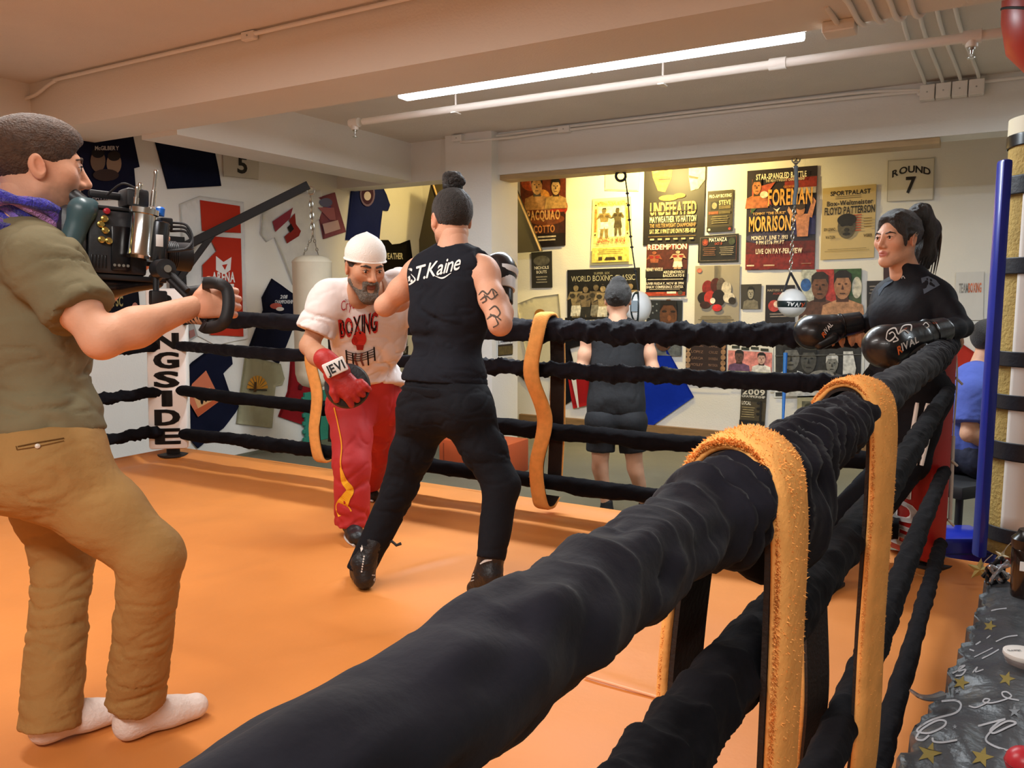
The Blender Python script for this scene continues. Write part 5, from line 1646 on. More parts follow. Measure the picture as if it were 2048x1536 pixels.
# ------------------------------------------------------------------ boxer seen from behind, in the ring
def back_boxer():
    f = unit(V(-.77, .63, 0)); r, _, _ = basis(f)
    pel = P(886, 800, 3.42)
    J = joints(f=f, pelvis=pel, neck=P(905, 505, 3.40), shR=P(966, 538, 3.32), shL=P(842, 540, 3.50), elR=P(1000, 648, 3.16), wrR=P(1003, 590, 3.40), elL=P(770, 612, 3.60), wrL=P(846, 580, 3.82),
               hipR=P(928, 822, 3.36), hipL=P(850, 826, 3.48), knR=P(1003, 970, 3.30), knL=P(798, 980, 3.52), anR=P(984, 1102, 3.24), anL=P(744, 1092, 3.48))
    H = Head(P(903, 440, 3.42), unit(f + V(-.1, 0, -.12)), size=1.02)
    t = thing('person', (pel[0], pel[1], CV), 'tattooed boxer with a top knot in black vest and trousers, seen from behind', 'person')
    bd = body(J, H, t, 'd9a386', 'b5705e', [], .007, 1.02, neckr=.058, stubble=.3)
    Dc = Decal([bd], .0025)
    INK = '5a5048'
    for pts in ([(957, 590), (965, 582), (975, 588), (984, 578), (994, 586)], [(960, 600), (972, 592), (983, 598), (996, 588)], [(968, 588), (972, 600), (964, 606)], [(978, 620), (990, 612), (1000, 625), (992, 634), (980, 628)], [(990, 634), (996, 648), (986, 655)], [(972, 640), (986, 630), (1002, 640)], [(985, 580), (990, 596)]):
        Dc.line(pts, [1.5, 3.5, 2, 3], INK)
    Dc.oval(926, 510, 8, 8, 'b06a5c')
    Dc.build('tattoo', bd)
    DK = mat('black_hair', '17120f', .6, var=.3, vscale=70, bump=.6, bscale=230, sheen=.15)
    part_local(H, 'hair', [ell((0, -.016, .038), (.083, .106, .094)), ell((0, .13, .0), (.09, .085, .085), k=.01, op='-'), ell((.095, .015, -.045), (.05, .042, .055), k=.006, op='-'), ell((-.095, .015, -.045), (.05, .042, .055), k=.006, op='-'), cut((0, -.05, -.050), (0, .2, -1))], DK, t, .004, folds(.0025, (70, 70, 30)))
    part_local(H, 'hair_bun', [ell((0, -.035, .155), (.042, .042, .036)), ell((.02, -.03, .175), .022, k=.01), ell((-.022, -.045, .165), .024, k=.01), ell((.03, -.05, .150), .02, k=.01), cap_((0, -.03, .11), (0, -.035, .14), .03, .03, k=.02)], DK, t, .004, folds(.005, (60, 60, 60)))
    part_local(H, 'hair_tie', [cap_((-.022, -.033, .132), (.022, -.033, .132), .022, k=.01)], M_black, t, .004)
    # vest
    VS = mat('black_vest_cotton', '1d1f26', .9, var=.12, vscale=6, bump=.15, bscale=30, spec=.15)
    Q, up, sd, fw = torso_prims(J, .014, 1.02, .98, 1.06)
    Q += [cap_(lerp(pel, J['neck'], .06) - sd * .06, lerp(pel, J['neck'], .06) + sd * .06, .130, k=.06)]
    Q += [cut(P(888, 768, 3.3), -up)]
    for S, g in (('R', 1), ('L', -1)):
        Q.append(grp([cap_(J['sh' + S] + sd * g * .052 + UP * .11, J['sh' + S] + sd * g * .028 - UP * .10, .070, .062)], k=.01, op='-'))
    Q.append(grp([cap_(J['neck'] + UP * .045, J['neck'] + UP * .12, .062)], k=.01, op='-'))
    vs = sdf_obj('vest', Q, VS, t, .0075, folds(.010, (6, 6, 12), 4, True, .001), 2)
    Dc = Decal([vs], .004)
    Dc.text('S.T.Kaine', ((808, 540), (922, 508), (918, 538), (806, 568)), 'e8e6e2', 0, slant=.04).text('S.T.Kaine', ((809, 541), (922, 509), (918, 539), (807, 569)), 'e8e6e2', 0, slant=.04)
    Dc.line([(806, 562), (815, 570), (830, 560), (822, 548)], [1, 3, 3, 1], 'e8e6e2').line([(870, 552), (885, 556), (902, 546)], [1, 3.5, 1], 'e8e6e2')
    Dc.build('lettering', vs)
    TR = mat('black_training_trousers', '17181d', .85, var=.12, vscale=6, bump=.15, bscale=35, spec=.15)
    Q = hip_prims(J, .012, 1.0) + [cap_(pel + UP * .05 - sd * .055, pel + UP * .05 + sd * .055, .122, k=.05)] + trouser(J, 'R', .105, .074, .054, .30) + trouser(J, 'L', .105, .074, .054, .39) + [cut(P(888, 762, 3.4), up)]
    sdf_obj('trousers', Q, TR, t, .0075, folds(.010, (8, 8, 12), 6, True), 2)
    sdf_obj('waistband', [grp([cap_(pel + UP * .06 - sd * .055, pel + UP * .06 + sd * .055, .130, k=.05), cut(P(888, 776, 3.4), up), cut(P(888, 796, 3.4), -up)])], TR, t, .007)
    BK = MATS['black_boxing_boot']
    # left boot flat, right boot on its toes
    toeL = oz(733, 1182, CV + .006) + f * .24; heelL = oz(733, 1182, CV + .006)
    b = thing('boxing_boot', heelL, 'black high-top boot of the back-turned boxer, standing flat on the canvas', 'boot')
    an2 = heelL + f * .06 + UP * .10
    bo = sdf_obj('boot_upper', shoe_prims(an2, heelL, toeL, shaft=lerp(an2, J['knL'], .30), rsh=.050), BK, b, .007, folds(.002, (40, 40, 40)))
    Dc = Decal([bo], .003)
    for i in range(7): Dc.oval(728 - .8 * i, 1113 + 5 * i, 1.6, 2, 'd8d4cc', 8)
    Dc.poly([(720, 1092), (724, 1090), (726, 1098), (722, 1104)], 'e0dcd4').line([(744, 1150), (754, 1152), (748, 1160), (756, 1164)], 2.5, 'b8b4b0').line([(715, 1178), (730, 1184)], 3, 'd8d4ce')
    Dc.build('boot_logo', bo)
    tl = lerp(an2, J['knL'], .27)
    MB().tube([tl + cr * .05, tl + cr * .08 + UP * .01, tl + cr * .10 - UP * .008, tl + cr * .12], .007, 8).build('pull_tab', M_black, b, True)
    toeR = oz(944, 1200, CV + .006)
    heelR = P(982, 1150, 3.22)
    b = thing('boxing_boot', toeR, 'black high-top boot of the back-turned boxer, half hidden by the near rope', 'boot')
    an2 = J['anR'] - UP * .01
    d = unit(toeR - heelR)
    Q = [cap_(heelR, toeR + UP * .03 - d * .03, .042, .036, k=.02), cap_(heelR, an2, .042, .048, k=.03), cap_(an2, toeR + UP * .05 - d * .08, .045, .034, k=.03), cap_(an2, lerp(an2, J['knR'], .22), .048, .052, k=.02)]
    bo = sdf_obj('boot_upper', Q, BK, b, .007, folds(.002, (40, 40, 40)))
    Dc = Decal([bo], .003)
    Dc.line([(960, 1128), (970, 1122), (984, 1120)], [2, 5, 2], 'c8c6c2')
    for i in range(4): Dc.line([(938, 1145 + 6 * i), (948, 1142 + 6 * i)], 1.6, 'b8b6b2')
    Dc.build('boot_logo', bo)
    t2, bd2, cf2 = glove(J['wrR'] + UP * .0, P(1000, 512, 3.46), -fh * .4 + cr * .9, 'black and white boxing glove raised by the back-turned boxer', .95)
    MB().lathe(lerp(J['wrR'], P(1000, 512, 3.46), .10), P(1000, 512, 3.46) - J['wrR'], [(0, .058), (.03, .062), (.05, .064)], 28).build('white_cuff_band', mat('white_glove_trim', 'dfe3e6', .35), t2, True)
    MB().lathe(lerp(J['wrR'], P(1000, 512, 3.46), .46), P(1000, 512, 3.46) - J['wrR'], [(0, .070), (.012, .0755), (.024, .077)], 28).build('white_trim', MATS['white_glove_trim'], t2, True)
    glove(J['wrL'], P(884, 550, 3.90), UP, 'black boxing glove hidden in front of the back-turned boxer', .95)


back_boxer()


# ------------------------------------------------------------------ woman resting in the right corner
def corner_woman():
    f = unit(-.75 * cr - .66 * fh); r, _, _ = basis(f)
    pel = P(1808, 775, 3.58)
    J = joints(f=f, pelvis=pel, neck=P(1826, 556, 3.53), shR=P(1775, 590, 3.63), shL=P(1878, 592, 3.43), elR=P(1742, 652, 3.72), wrR=P(1703, 648, 3.70), elL=P(1925, 655, 3.30), wrL=P(1872, 664, 3.14),
               hipR=pel + r * .085 - UP * .03, hipL=pel - r * .085 - UP * .03, knR=P(1790, 920, 3.72), knL=P(1822, 925, 3.55))
    heelR, heelL = V(-.62, 3.86, CV + .006), V(-.48, 3.62, CV + .006)
    J['anR'], J['anL'] = heelR + f * .05 + UP * .09, heelL + f * .05 + UP * .09
    H = Head(P(1796, 480, 3.50), unit(-.90 * cr - .42 * fh - UP * .03), size=.97)
    t = thing('person', (pel[0], pel[1], CV), 'woman with a dark ponytail in a black long-sleeved top resting in the right ring corner', 'person')
    body(J, H, t, 'dda98b', 'bd7468', [], .0075, .78, neckr=.047, hkw=dict(jaw=.86, nose=.82, cheek=1.08, h=.0028, fem=1.0))
    DK = mat('dark_brown_ponytail_hair', '1d1613', .5, var=.3, vscale=80, bump=.5, bscale=60, stretch=(6, 6, 1.2), sheen=.1)
    part_local(H, 'hair', [ell((0, -.014, .040), (.084, .106, .094)), ell((0, .02, .085), (.06, .06, .045), k=.03), ell((0, .143, .010), (.086, .086, .112), k=.02, op='-'), ell((.100, -.002, -.030), (.045, .030, .050), k=.008, op='-'), ell((-.100, -.002, -.030), (.045, .030, .050), k=.008, op='-'), cut((0, -.05, -.055), (0, .7, -1)), cap_((.071, .045, .03), (.074, .040, -.03), .010, .005, k=.01), cap_((-.071, .045, .03), (-.074, .040, -.03), .010, .005, k=.01)], DK, t, .0038, folds(.0035, (30, 50, 90), ridge=False))
    # ponytail: bundle of locks
    top = V(0, -.085, .105)
    base = sdf_obj('ponytail', [cap_(H.W(top), H.W(V(.0, -.135, .115)), .030, .042), cap_(H.W(V(.0, -.135, .115)), H.W(V(.0, -.185, .04)), .042, .050, k=.03), cap_(H.W(V(.0, -.185, .04)), H.W(V(.0, -.175, -.06)), .050, .046, k=.03), cap_(H.W(V(.0, -.175, -.06)), H.W(V(.0, -.150, -.125)), .046, .022, k=.03)], DK, t, .005, folds(.007, (60, 60, 14), ridge=False))
    TIP = mat('brown_hair_tips', '4a3226', .55, var=.3, vscale=60, bump=.4, bscale=60, stretch=(6, 6, 1.2))
    for i in range(46):
        a, b = RNG.uniform(-1, 1), RNG.uniform(-1, 1)
        p0 = H.W(V(.02 * a, -.115 + .012 * b, .118)); p1 = H.W(V(.047 * a, -.185 + .035 * b, .05)); p2 = H.W(V(.048 * a, -.180 + .045 * b, -.06)); p3 = H.W(V(.040 * a, -.160 + .055 * b, -.125 - .04 * RNG.random()))
        MB().tube(spline([p0, p1, p2, p3], 14), np.linspace(.006, .0012, 14), 6).build('hair_lock', DK if i % 3 else TIP, base, True)
    MB().tube([H.W(V(0, -.105, .108) + V(math.cos(q) * .033, math.sin(q) * .012, math.sin(q) * .030)) for q in np.linspace(0, 2 * math.pi, 24)], .008, 8).build('hair_tie', M_black, t, True)
    face_parts(H, t, DK, .72, (-.2, 0))
    ear = H.W(V(-.088, -.008, .02))
    MB().tube([ear + H.u * .008 * math.cos(q) + H.f * .008 * math.sin(q) for q in np.linspace(0, 5, 12)], .0018, 6).build('ear_ring', M_metal, t, True)
    # long-sleeved top
    TP = mat('black_sports_top', '15171f', .7, var=.1, vscale=6, bump=.1, bscale=40, spec=.25)
    Q, up, sd, fw = torso_prims(J, .008, .84, 1.0, .96, True)
    Q += [cap_(lerp(pel, J['neck'], .05) - sd * .05, lerp(pel, J['neck'], .05) + sd * .05, .115, k=.06)]
    for S in 'LR': Q += arm_prims(J, S, .009, .72)
    Q += [grp([cap_(J['neck'] - UP * .02, lerp(J['neck'], H.W(V(0, -.02, -.06)), .65), .064, .058), cut(lerp(J['neck'], H.W(V(0, -.02, -.06)), .52), unit(UP - f * .15))], .03)]
    Q += [cut(pel - UP * .03, -UP)]
    tp = sdf_obj('top', Q, TP, t, .007, folds(.004, (9, 9, 8), 12, True), 2)
    GP = mat('grey_shoulder_panel', '5a626e', .75, bump=.1, bscale=40)
    Dc = Decal([tp], .003)
    Dc.poly([(1842, 556), (1856, 552), (1872, 560), (1880, 570), (1862, 580), (1848, 588)], '56606e').poly([(1756, 580), (1770, 565), (1788, 556), (1786, 562), (1768, 575), (1757, 592)], '4c5662')
    Dc.line([(1803, 557), (1806, 552), (1810, 557)], 1.2, 'd8d8d8')
    Dc.build('shoulder_panel', t)
    # trousers
    TR = MATS['black_training_trousers']
    Q = hip_prims(J, .008, .92) + trouser(J, 'R', .098, .070, .055, .47) + trouser(J, 'L', .098, .072, .060, .47) + [cap_(pel + UP * .04 - sd * .05, pel + UP * .04 + sd * .05, .105, k=.05), cut(pel + UP * .09, UP)]
    tr_ = sdf_obj('trousers', Q, TR, t, .008, folds(.006, (9, 9, 12), 9, True), 2)
    toc = unit(CAM - J['knL']); toc[2] = 0; toc = unit(toc)
    sw = np.cross(UP, toc)
    for i in range(3):
        pts, R0 = [], []
        for q in np.linspace(.06, .98, 20):
            ax = lerp(J['hipL'], J['knL'], q)
            d = unit(toc * .92 + sw * (.50 - .34 * i))
            pts.append(ax + d * (lerp(.098, .072, q) * .97 + .014))
        MB().tube(pts, .0085, 8).build('side_stripe', mat('white_stripe', 'eceae6', .7), tr_, True)
    SH = mat('white_trainer', 'dcdad6', .5)
    for S, he in (('R', heelR), ('L', heelL)):
        b = thing('training_shoe', he, ('far' if S == 'R' else 'near') + ' white training shoe of the woman in the corner', 'shoe')
        sdf_obj('shoe_upper', shoe_prims(J['an' + S], he, he + f * .24, shaft=J['an' + S] + UP * .02, rsh=.04), SH, b, .007)
        MB().box((-.0, -.04, 0), (.23, .04, .02), .006, ax=np.array([f, np.cross(UP, f), UP]), o=he).build('sole', M_black, b, True)
    # gloves on the ropes
    tL = P(1742, 698, 3.02)
    g, bd, cf_ = glove(J['wrL'], tL, UP * .85 - fh * .5, 'black glove with a white crest and lettering, resting on the near top rope', 1.02, side=-1)
    Dc = Decal([bd, cf_], .004)
    Dc.text('R', ((1794, 694), (1803, 688), (1806, 703), (1797, 710)), 'e0703a').text('IVAL', ((1802, 687), (1836, 672), (1838, 684), (1805, 702)), 'eceae6')
    W = 'e6e4e0'
    for pts in ([(1772, 678), (1776, 662), (1790, 656), (1797, 668), (1806, 652), (1822, 650), (1822, 662)], [(1772, 678), (1780, 682), (1790, 672), (1785, 664), (1778, 668)], [(1797, 668), (1808, 660), (1818, 666)], [(1790, 672), (1796, 680), (1786, 684)]): Dc.line(pts, [1.5, 3.2, 2, 3], W)
    Dc.line([(1806, 660), (1814, 656)], 3, '8a4a34').line([(1846, 650), (1852, 645), (1858, 652), (1852, 656)], 1.8, W).line([(1866, 644), (1874, 648)], 4, 'c8603a')
    Dc.build('glove_crest', bd)
    tR = P(1592, 668, 3.72)
    g, bd, cf_ = glove(J['wrR'], tR, UP * .85 - fh * .5, 'black glove hanging over the far top rope, on the far arm of the woman', 1.0, side=-1)
    Dc = Decal([bd, cf_], .004)
    Dc.text('R', ((1643, 668), (1648, 660), (1653, 668), (1648, 676)), 'e0703a').text('IVAL', ((1647, 660), (1660, 644), (1666, 650), (1652, 668)), 'eceae6').line([(1672, 624), (1678, 620), (1684, 626), (1676, 630)], 1.6, W).line([(1596, 640), (1600, 634), (1606, 632)], 2, W)
    Dc.build('glove_crest', bd)


corner_woman()


# ------------------------------------------------------------------ man in the tank top at the double-end ball
def tank_man():
    f = unit(fh + cr * .12); r, _, _ = basis(f)
    D = 5.72
    pel = P(1232, 832, D)
    J = joints(f=f, pelvis=pel, neck=P(1235, 645, D), shR=P(1288, 672, D), shL=P(1181, 674, D), elR=P(1306, 738, D - .05), wrR=P(1290, 700, D + .28), elL=P(1163, 738, D - .02), wrL=P(1190, 700, D + .28),
               hipR=P(1261, 846, D), hipL=P(1203, 846, D), knR=P(1270, 935, D + .02), knL=P(1200, 935, D + .02))
    heelR, heelL = oz(1290, 1042, .005), oz(1213, 1045, .005)
    J['anR'], J['anL'] = heelR + f * .05 + UP * .10, heelL + f * .05 + UP * .10
    H = Head(P(1236, 600, D), f, size=1.1)
    t = thing('person', (pel[0], pel[1], 0), 'man in a black tank top and shorts facing the poster wall beyond the ropes', 'person')
    body(J, H, t, 'd0a083', 'b5705e', [], .009, 1.0, neckr=.058, hkw=dict(h=.005))
    DK = MATS['black_hair']
    part_local(H, 'hair', [ell((0, -.016, .036), (.085, .107, .096)), ell((0, .13, .0), (.09, .085, .085), k=.01, op='-'), ell((.098, .018, -.045), (.05, .042, .055), k=.006, op='-'), ell((-.098, .018, -.045), (.05, .042, .055), k=.006, op='-'), cut((0, -.05, -.065), (0, .2, -1)), ell((0, -.035, .128), (.042, .042, .026), k=.03)], DK, t, .006, folds(.004, (60, 60, 60), ridge=False))
    TK = mat('black_tank_mesh', '1c1e22', .85, var=.12, vscale=6, bump=.15, bscale=30)
    Q, up, sd, fw = torso_prims(J, .02, 1.0, 1.0, 1.12)
    for g in (-1, 0, 1): Q.append(cap_(lerp(pel, J['neck'], .78) + sd * g * .07, pel + sd * g * .105 - UP * .03, .10, .105, k=.05, flat=fw, q=.95))
    Q += [cut(P(1232, 830, D), -up)]
    for S, g in (('R', 1), ('L', -1)): Q.append(grp([cap_(J['sh' + S] + sd * g * .045 + UP * .11, J['sh' + S] + sd * g * .035 - UP * .12, .066, .06)], k=.01, op='-'))
    Q.append(grp([cap_(J['neck'] + UP * .04, J['neck'] + UP * .12, .068)], k=.01, op='-'))
    sdf_obj('tank_top', Q, TK, t, .010, folds(.007, (10, 10, 3), 4, True), 2)
    SR = mat('black_shorts', '121318', .85, bump=.15, bscale=30)
    Q = hip_prims(J, .03, 1.0) + trouser(J, 'R', .118, .118, .11, .02) + trouser(J, 'L', .118, .118, .11, .02)
    Q = hip_prims(J, .012, 1.0)
    for S in 'LR':
        d = unit(J['kn' + S] - J['hip' + S])
        Q.append(grp([cap_(J['hip' + S], J['kn' + S], .100, .104), cut(lerp(J['hip' + S], J['kn' + S], .64), d)], .02))
    sdf_obj('shorts', Q, SR, t, .010, folds(.006, (10, 10, 4), 2, True), 2)
    for S, he in (('R', heelR), ('L', heelL)):
        b = thing('sport_shoe', he, ('right' if S == 'R' else 'left') + ' black shoe of the man in the tank top', 'shoe')
        sdf_obj('shoe_upper', shoe_prims(J['an' + S] - UP * .02, he, he + f * .28, shaft=J['an' + S] + UP * .03, rsh=.042), M_black, b, .009)
        MB().box((0, -.042, -.004), (.27, .042, .018), .005, ax=np.array([f, np.cross(UP, f), UP]), o=he).build('sole', M_black, b)
    for S in 'LR':
        glove(J['wr' + S], J['wr' + S] + f * .20 + UP * .12, UP, ('right' if S == 'R' else 'left') + ' blue glove held up by the man in the tank top', .9, mat('blue_glove', '2f6f9a', .4))


tank_man()


# ------------------------------------------------------------------ seated man in blue behind the padded column
def blue_man():
    D = 4.75
    f = unit(cr * .75 + fh * .35); r, _, _ = basis(f)
    pel = P(1945, 905, D)
    J = joints(f=f, pelvis=pel, neck=P(1955, 740, D), shR=P(1945, 785, D - .14), shL=P(1985, 780, D + .17), elR=P(1938, 868, D - .18), wrR=P(2010, 890, D - .1), elL=P(2020, 870, D + .1), wrL=P(2060, 880, D),
               hipR=pel + r * .09 - UP * .02, hipL=pel - r * .09 - UP * .02, knR=P(2040, 930, D - .1), knL=P(2040, 935, D + .1))
    J['anR'] = V(J['knR'][0] - .05, J['knR'][1], .10); J['anL'] = V(J['knL'][0] - .03, J['knL'][1], .10)
    H = Head(P(1978, 682, D), unit(f + fh * .1), size=1.02)
    t = thing('person', (pel[0], pel[1], 0), 'seated man in a blue shirt mostly hidden behind the padded column', 'person')
    body(J, H, t, 'd0a083', 'b5705e', [], .011, 1.0, hkw=dict(h=.005))
    DK = MATS['black_hair']
    part_local(H, 'hair', [ell((0, -.016, .034), (.085, .108, .096)), ell((0, .13, .0), (.09, .085, .085), k=.01, op='-'), ell((.098, .018, -.045), (.05, .042, .055), k=.006, op='-'), ell((-.098, .018, -.045), (.05, .042, .055), k=.006, op='-'), cut((0, -.05, -.065), (0, .2, -1))], DK, t, .006)
    face_parts(H, t, DK)
    BL_ = mat('blue_work_shirt', '4a5cae', .85, var=.08, vscale=6, bump=.15, bscale=30)
    Q, up, sd, fw = torso_prims(J, .025, 1.0, 1.05, 1.1)
    Q += [sleeve(J, 'R', .75, .085, .092, .03), sleeve(J, 'L', .75, .085, .092, .03), cut(pel - UP * .04, -UP)]
    sdf_obj('shirt', Q, BL_, t, .011, folds(.012, (7, 7, 9), 3, True), 2)
    NV = mat('navy_trousers', '1c2036', .85, bump=.15, bscale=30)
    Q = hip_prims(J, .015, 1.0) + trouser(J, 'R', .11, .085, .075, .42) + trouser(J, 'L', .11, .085, .075, .42) + [cut(pel + UP * .06, UP)]
    sdf_obj('trousers', Q, NV, t, .011, folds(.01, (7, 7, 9), 6, True), 2)
    for S in 'LR':
        he = J['an' + S] * V(1, 1, 0) + UP * .006 - f * .05
        b = thing('work_boot', he, ('nearer' if S == 'R' else 'farther') + ' black boot of the seated man in blue', 'boot')
        sdf_obj('boot_upper', shoe_prims(J['an' + S], he, he + f * .28, shaft=J['an' + S] + UP * .08, rsh=.05), M_black, b, .010)
        MB().box((0, -.042, -.004), (.27, .042, .018), .005, ax=np.array([f, np.cross(UP, f), UP]), o=he).build('sole', M_black, b)
    # what he sits on
    c = V(pel[0], pel[1], 0)
    s = thing('padded_bench', c, 'low black bench under the seated man in blue', 'bench')
    zt = pel[2] - .13
    MB().box((-.35, -.2, zt - .08), (.45, .22, zt), .02, ax=np.array([f, np.cross(UP, f), UP]), o=c).build('seat', M_black, s, True)
    for a in (-.3, .38):
        for b_ in (-.15, .17):
            MB().cyl(c + f * a + np.cross(UP, f) * b_, c + f * a + np.cross(UP, f) * b_ + UP * (zt - .08), .02, n=12).build('leg', M_black, s, True)


blue_man()


# ------------------------------------------------------------------ video camera rig
def camera_rig():
    l = unit(V(.316, .947, -.05)); r = unit(np.cross(l, UP)); u = np.cross(r, l)
    C = P(238, 478, 2.22)
    LS = .70
    AX = np.array([l * LS, r, u])
    W = lambda a, b, c: C + l * a * LS + r * b + u * c
    t = thing('video_camera', W(0, 0, -.14), 'shoulder-mounted cinema camera rig with lens and handgrip held by the camera operator', 'camera')
    DG = mat('dark_grey_plastic', '26282c', .4, var=.1, vscale=20, bump=.05, bscale=60)
    TE = mat('teal_shell', '3f5a60', .35)
    CH = mat('polished_steel', 'c9c8c4', .18, metal=1.0)
    bx = lambda n, lo, hi, bev, m, par=None: MB().box(lo, hi, bev, ax=AX, o=C).build(n, m, par or t, True)
    bx('camera_body', (-.13, -.06, -.10), (.085, .052, .072), .012, DG)
    rear = bx('battery_pack', (-.225, -.055, -.11), (-.125, .055, .075), .03, DG)
    sdf_obj('battery_shell', [cap_(W(-.205, .045, -.07), W(-.150, .052, .062), .026, .030, k=.02), cap_(W(-.150, .052, .062), W(-.115, .03, .075), .03, .024, k=.02)], TE, rear, .006)
    sdf_obj('shoulder_pad', [cap_(W(-.20, .0, -.115), W(-.05, 0, -.135), .045, .035, flat=u, q=1.5), cap_(W(-.05, 0, -.135), W(.13, .02, -.115), .033, .022, k=.04, flat=u, q=1.3)], M_blackgl, t, .006)
    bx('base_plate', (-.12, -.05, -.115), (.16, .05, -.100), .004, M_black)
    for k in range(5): bx('vent_slot', (-.118 + .012 * k, .0515, -.085), (-.112 + .012 * k, .0535, -.05), .001, M_blackgl)
    bx('side_plate', (-.05, .052, -.09), (.02, .060, .03), .004, M_blackgl)
    for k in range(4): MB().lathe(W(-.04 + .016 * k, .06, -.075), r, [(0, .004), (.003, .004)], 8).build('plate_screw', CH, t, True)
    bx('cheese_plate', (-.10, -.05, .072), (.08, .05, .082), .003, M_black)
    gold = mat('brass_connector', 'd8c070', .25, metal=1.0)
    for a, c in ((-.075, .045), (-.072, .015), (-.085, -.01), (-.06, -.012), (-.088, .03)):
        MB().lathe(W(a, .05, c), r, [(0, .009), (.012, .009), (.013, .006), (.02, .006)], 14).build('connector', gold, t, True)
    MB().lathe(W(-.066, .05, .066), r, [(0, .008), (.012, .008), (.014, .005)], 14).build('record_button', mat('red_button', 'b02030', .3), t, True)
    # steel canister motor
    ax = unit(u + l * .10)
    MB().lathe(W(.035, .095, -.055), ax, [(0, .028), (.008, .032), (.012, .030), (.118, .030), (.120, .037), (.134, .037), (.138, .026)], 32).build('steel_canister', CH, t, True)
    MB().lathe(W(.098, .082, -.060), ax, [(0, .028), (.006, .030), (.09, .030), (.108, .029), (.112, .024)], 32).build('steel_canister', mat('dark_steel', '5a5c60', .25, metal=1.0), t, True)
    bx('white_label', (.085, .119, -.02), (.112, .1215, .012), .001, mat('white_tag', 'f0f0ee', .4))
    for a, b, h in ((.02, .10, .035), (.085, .09, .085), (.045, .06, .05)):
        MB().lathe(W(a, b, .088) + u * 0, ax, [(0, .007), (h * .5, .007), (h * .52, .005), (h, .005), (h + .008, .0065), (h + .014, .005)], 12).build('chrome_post', CH, t, True)
    MB().lathe(W(.115, .085, .066), ax, [(0, .012), (.02, .012), (.024, .008)], 16).build('blue_knob', mat('blue_knob', '1f6fd8', .3), t, True)
    bx('monitor_mount', (.0, -.02, .085), (.085, .07, .135), .010, M_black)
    MB().lathe(W(-.13, .0, .085), -l * .4 + u * .3 + r * -.2, [(0, .022), (.05, .024), (.055, .030), (.075, .030)], 24).build('viewfinder', DG, t, True)
    bx('top_handle', (-.11, -.012, .105), (.03, .012, .125), .008, M_black)
    # lens
    lens = MB().lathe(W(.10, .0, -.035), l, [(a_ * LS, b_) for a_, b_ in [(0, .034), (.03, .034), (.032, .038), (.07, .038), (.072, .041), (.115, .041), (.117, .040), (.165, .042), (.172, .042), (.172, .038), (.160, .032), (.158, .0)]], 40).build('lens_barrel', M_black, t, True)
    for a in np.linspace(.175, .212, 6):
        MB().tube([W(a, 0, -.035) + (r * math.cos(q) + u * math.sin(q)) * .0415 for q in np.linspace(0, 2 * math.pi, 33)], .0016, 6).build('grip_ridge', DG, lens, True)
    MB().lathe(W(.252, 0, -.035), l, [(0, .032), (.003, .02), (.004, .0)], 32).build('glass', mat('lens_glass', '0a0c14', .05, coat=.5), lens, True)
    MB().lathe(W(.142, .0435, -.028), r, [(0, .004), (.003, .004)], 10).build('mount_dot', mat('red_dot', 'd83020', .4), lens, True)
    bx('cable_box', (.125, .03, .03), (.175, .07, .066), .006, M_black)
    for k in range(3):
        MB().tube(spline([W(.17, .05, .055 - .012 * k), W(.225, .07, .05 - .01 * k), W(.24, .09, .01 - .01 * k), W(.205, .10, -.02), W(.13, .09, -.03)], 30), .0035, 8).build('cable', M_black, t, True)
    MB().tube(spline([W(-.06, .04, .11), W(-.02, .08, .14), W(.03, .09, .13)], 20), .003, 8).build('cable', M_black, t, True)
    # arm and handgrip
    j = P(325, 538, 2.16); e = P(398, 598, 2.13)
    MB().cyl(W(.12, .03, -.105), j, .016).build('handle_arm', M_black, t, True)
    MB().lathe(j - r * .03, r, [(0, .026), (.06, .026)], 24).build('rosette', DG, t, True)
    MB().lathe(j + r * .03, r, [(0, .010), (.012, .010)], 14).build('rosette_bolt', CH, t, True)
    for k in (-1, 1): MB().cyl(j + u * .009 * k, P(375, 588, 2.14) + u * .009 * k, .008).build('arm_rod', M_black, t, True)
    g0, g1 = P(434, 572, 2.14), P(424, 650, 2.13)
    MB().tube(spline([P(375, 585, 2.16), P(408, 580, 2.18), g0, lerp(g0, g1, .5), g1], 24), .016, 14).build('handgrip', M_black, t, True)
    pts = spline([P(404, 566, 2.10), P(432, 566, 2.06), P(454, 580, 2.06), P(456, 620, 2.05), P(444, 648, 2.05), P(415, 656, 2.07), P(402, 650, 2.10)], 40)
    T = np.gradient(pts, axis=0); T /= np.linalg.norm(T, axis=1)[:, None]
    nn = np.cross(T, unit(ray(430, 610))); nn /= np.linalg.norm(nn, axis=1)[:, None]
    wd = unit(ray(430, 610))
    v = np.array([[p + n_ * a * .015 + wd * b for a, b in ((-1, -.010), (1, -.010), (1, .030), (-1, .030))] for p, n_ in zip(pts, nn)]).reshape(-1, 3)
    fs = [(i * 4 + k, i * 4 + (k + 1) % 4, i * 4 + 4 + (k + 1) % 4, i * 4 + 4 + k) for i in range(39) for k in range(4)] + [(0, 1, 2, 3), (156, 157, 158, 159)]
    mesh('hand_strap', v, fs, M_black, t, True)
    a = P(312, 545, 2.18)
    MB().cyl(a, P(312, 590, 2.18), .008).build('drop_rod', M_black, t, True)
    MB().box((-.03, -.015, -.02), (.03, .015, .02), .006, ax=AX, o=P(316, 596, 2.18)).build('rod_clamp', M_black, t, True)


camera_rig()

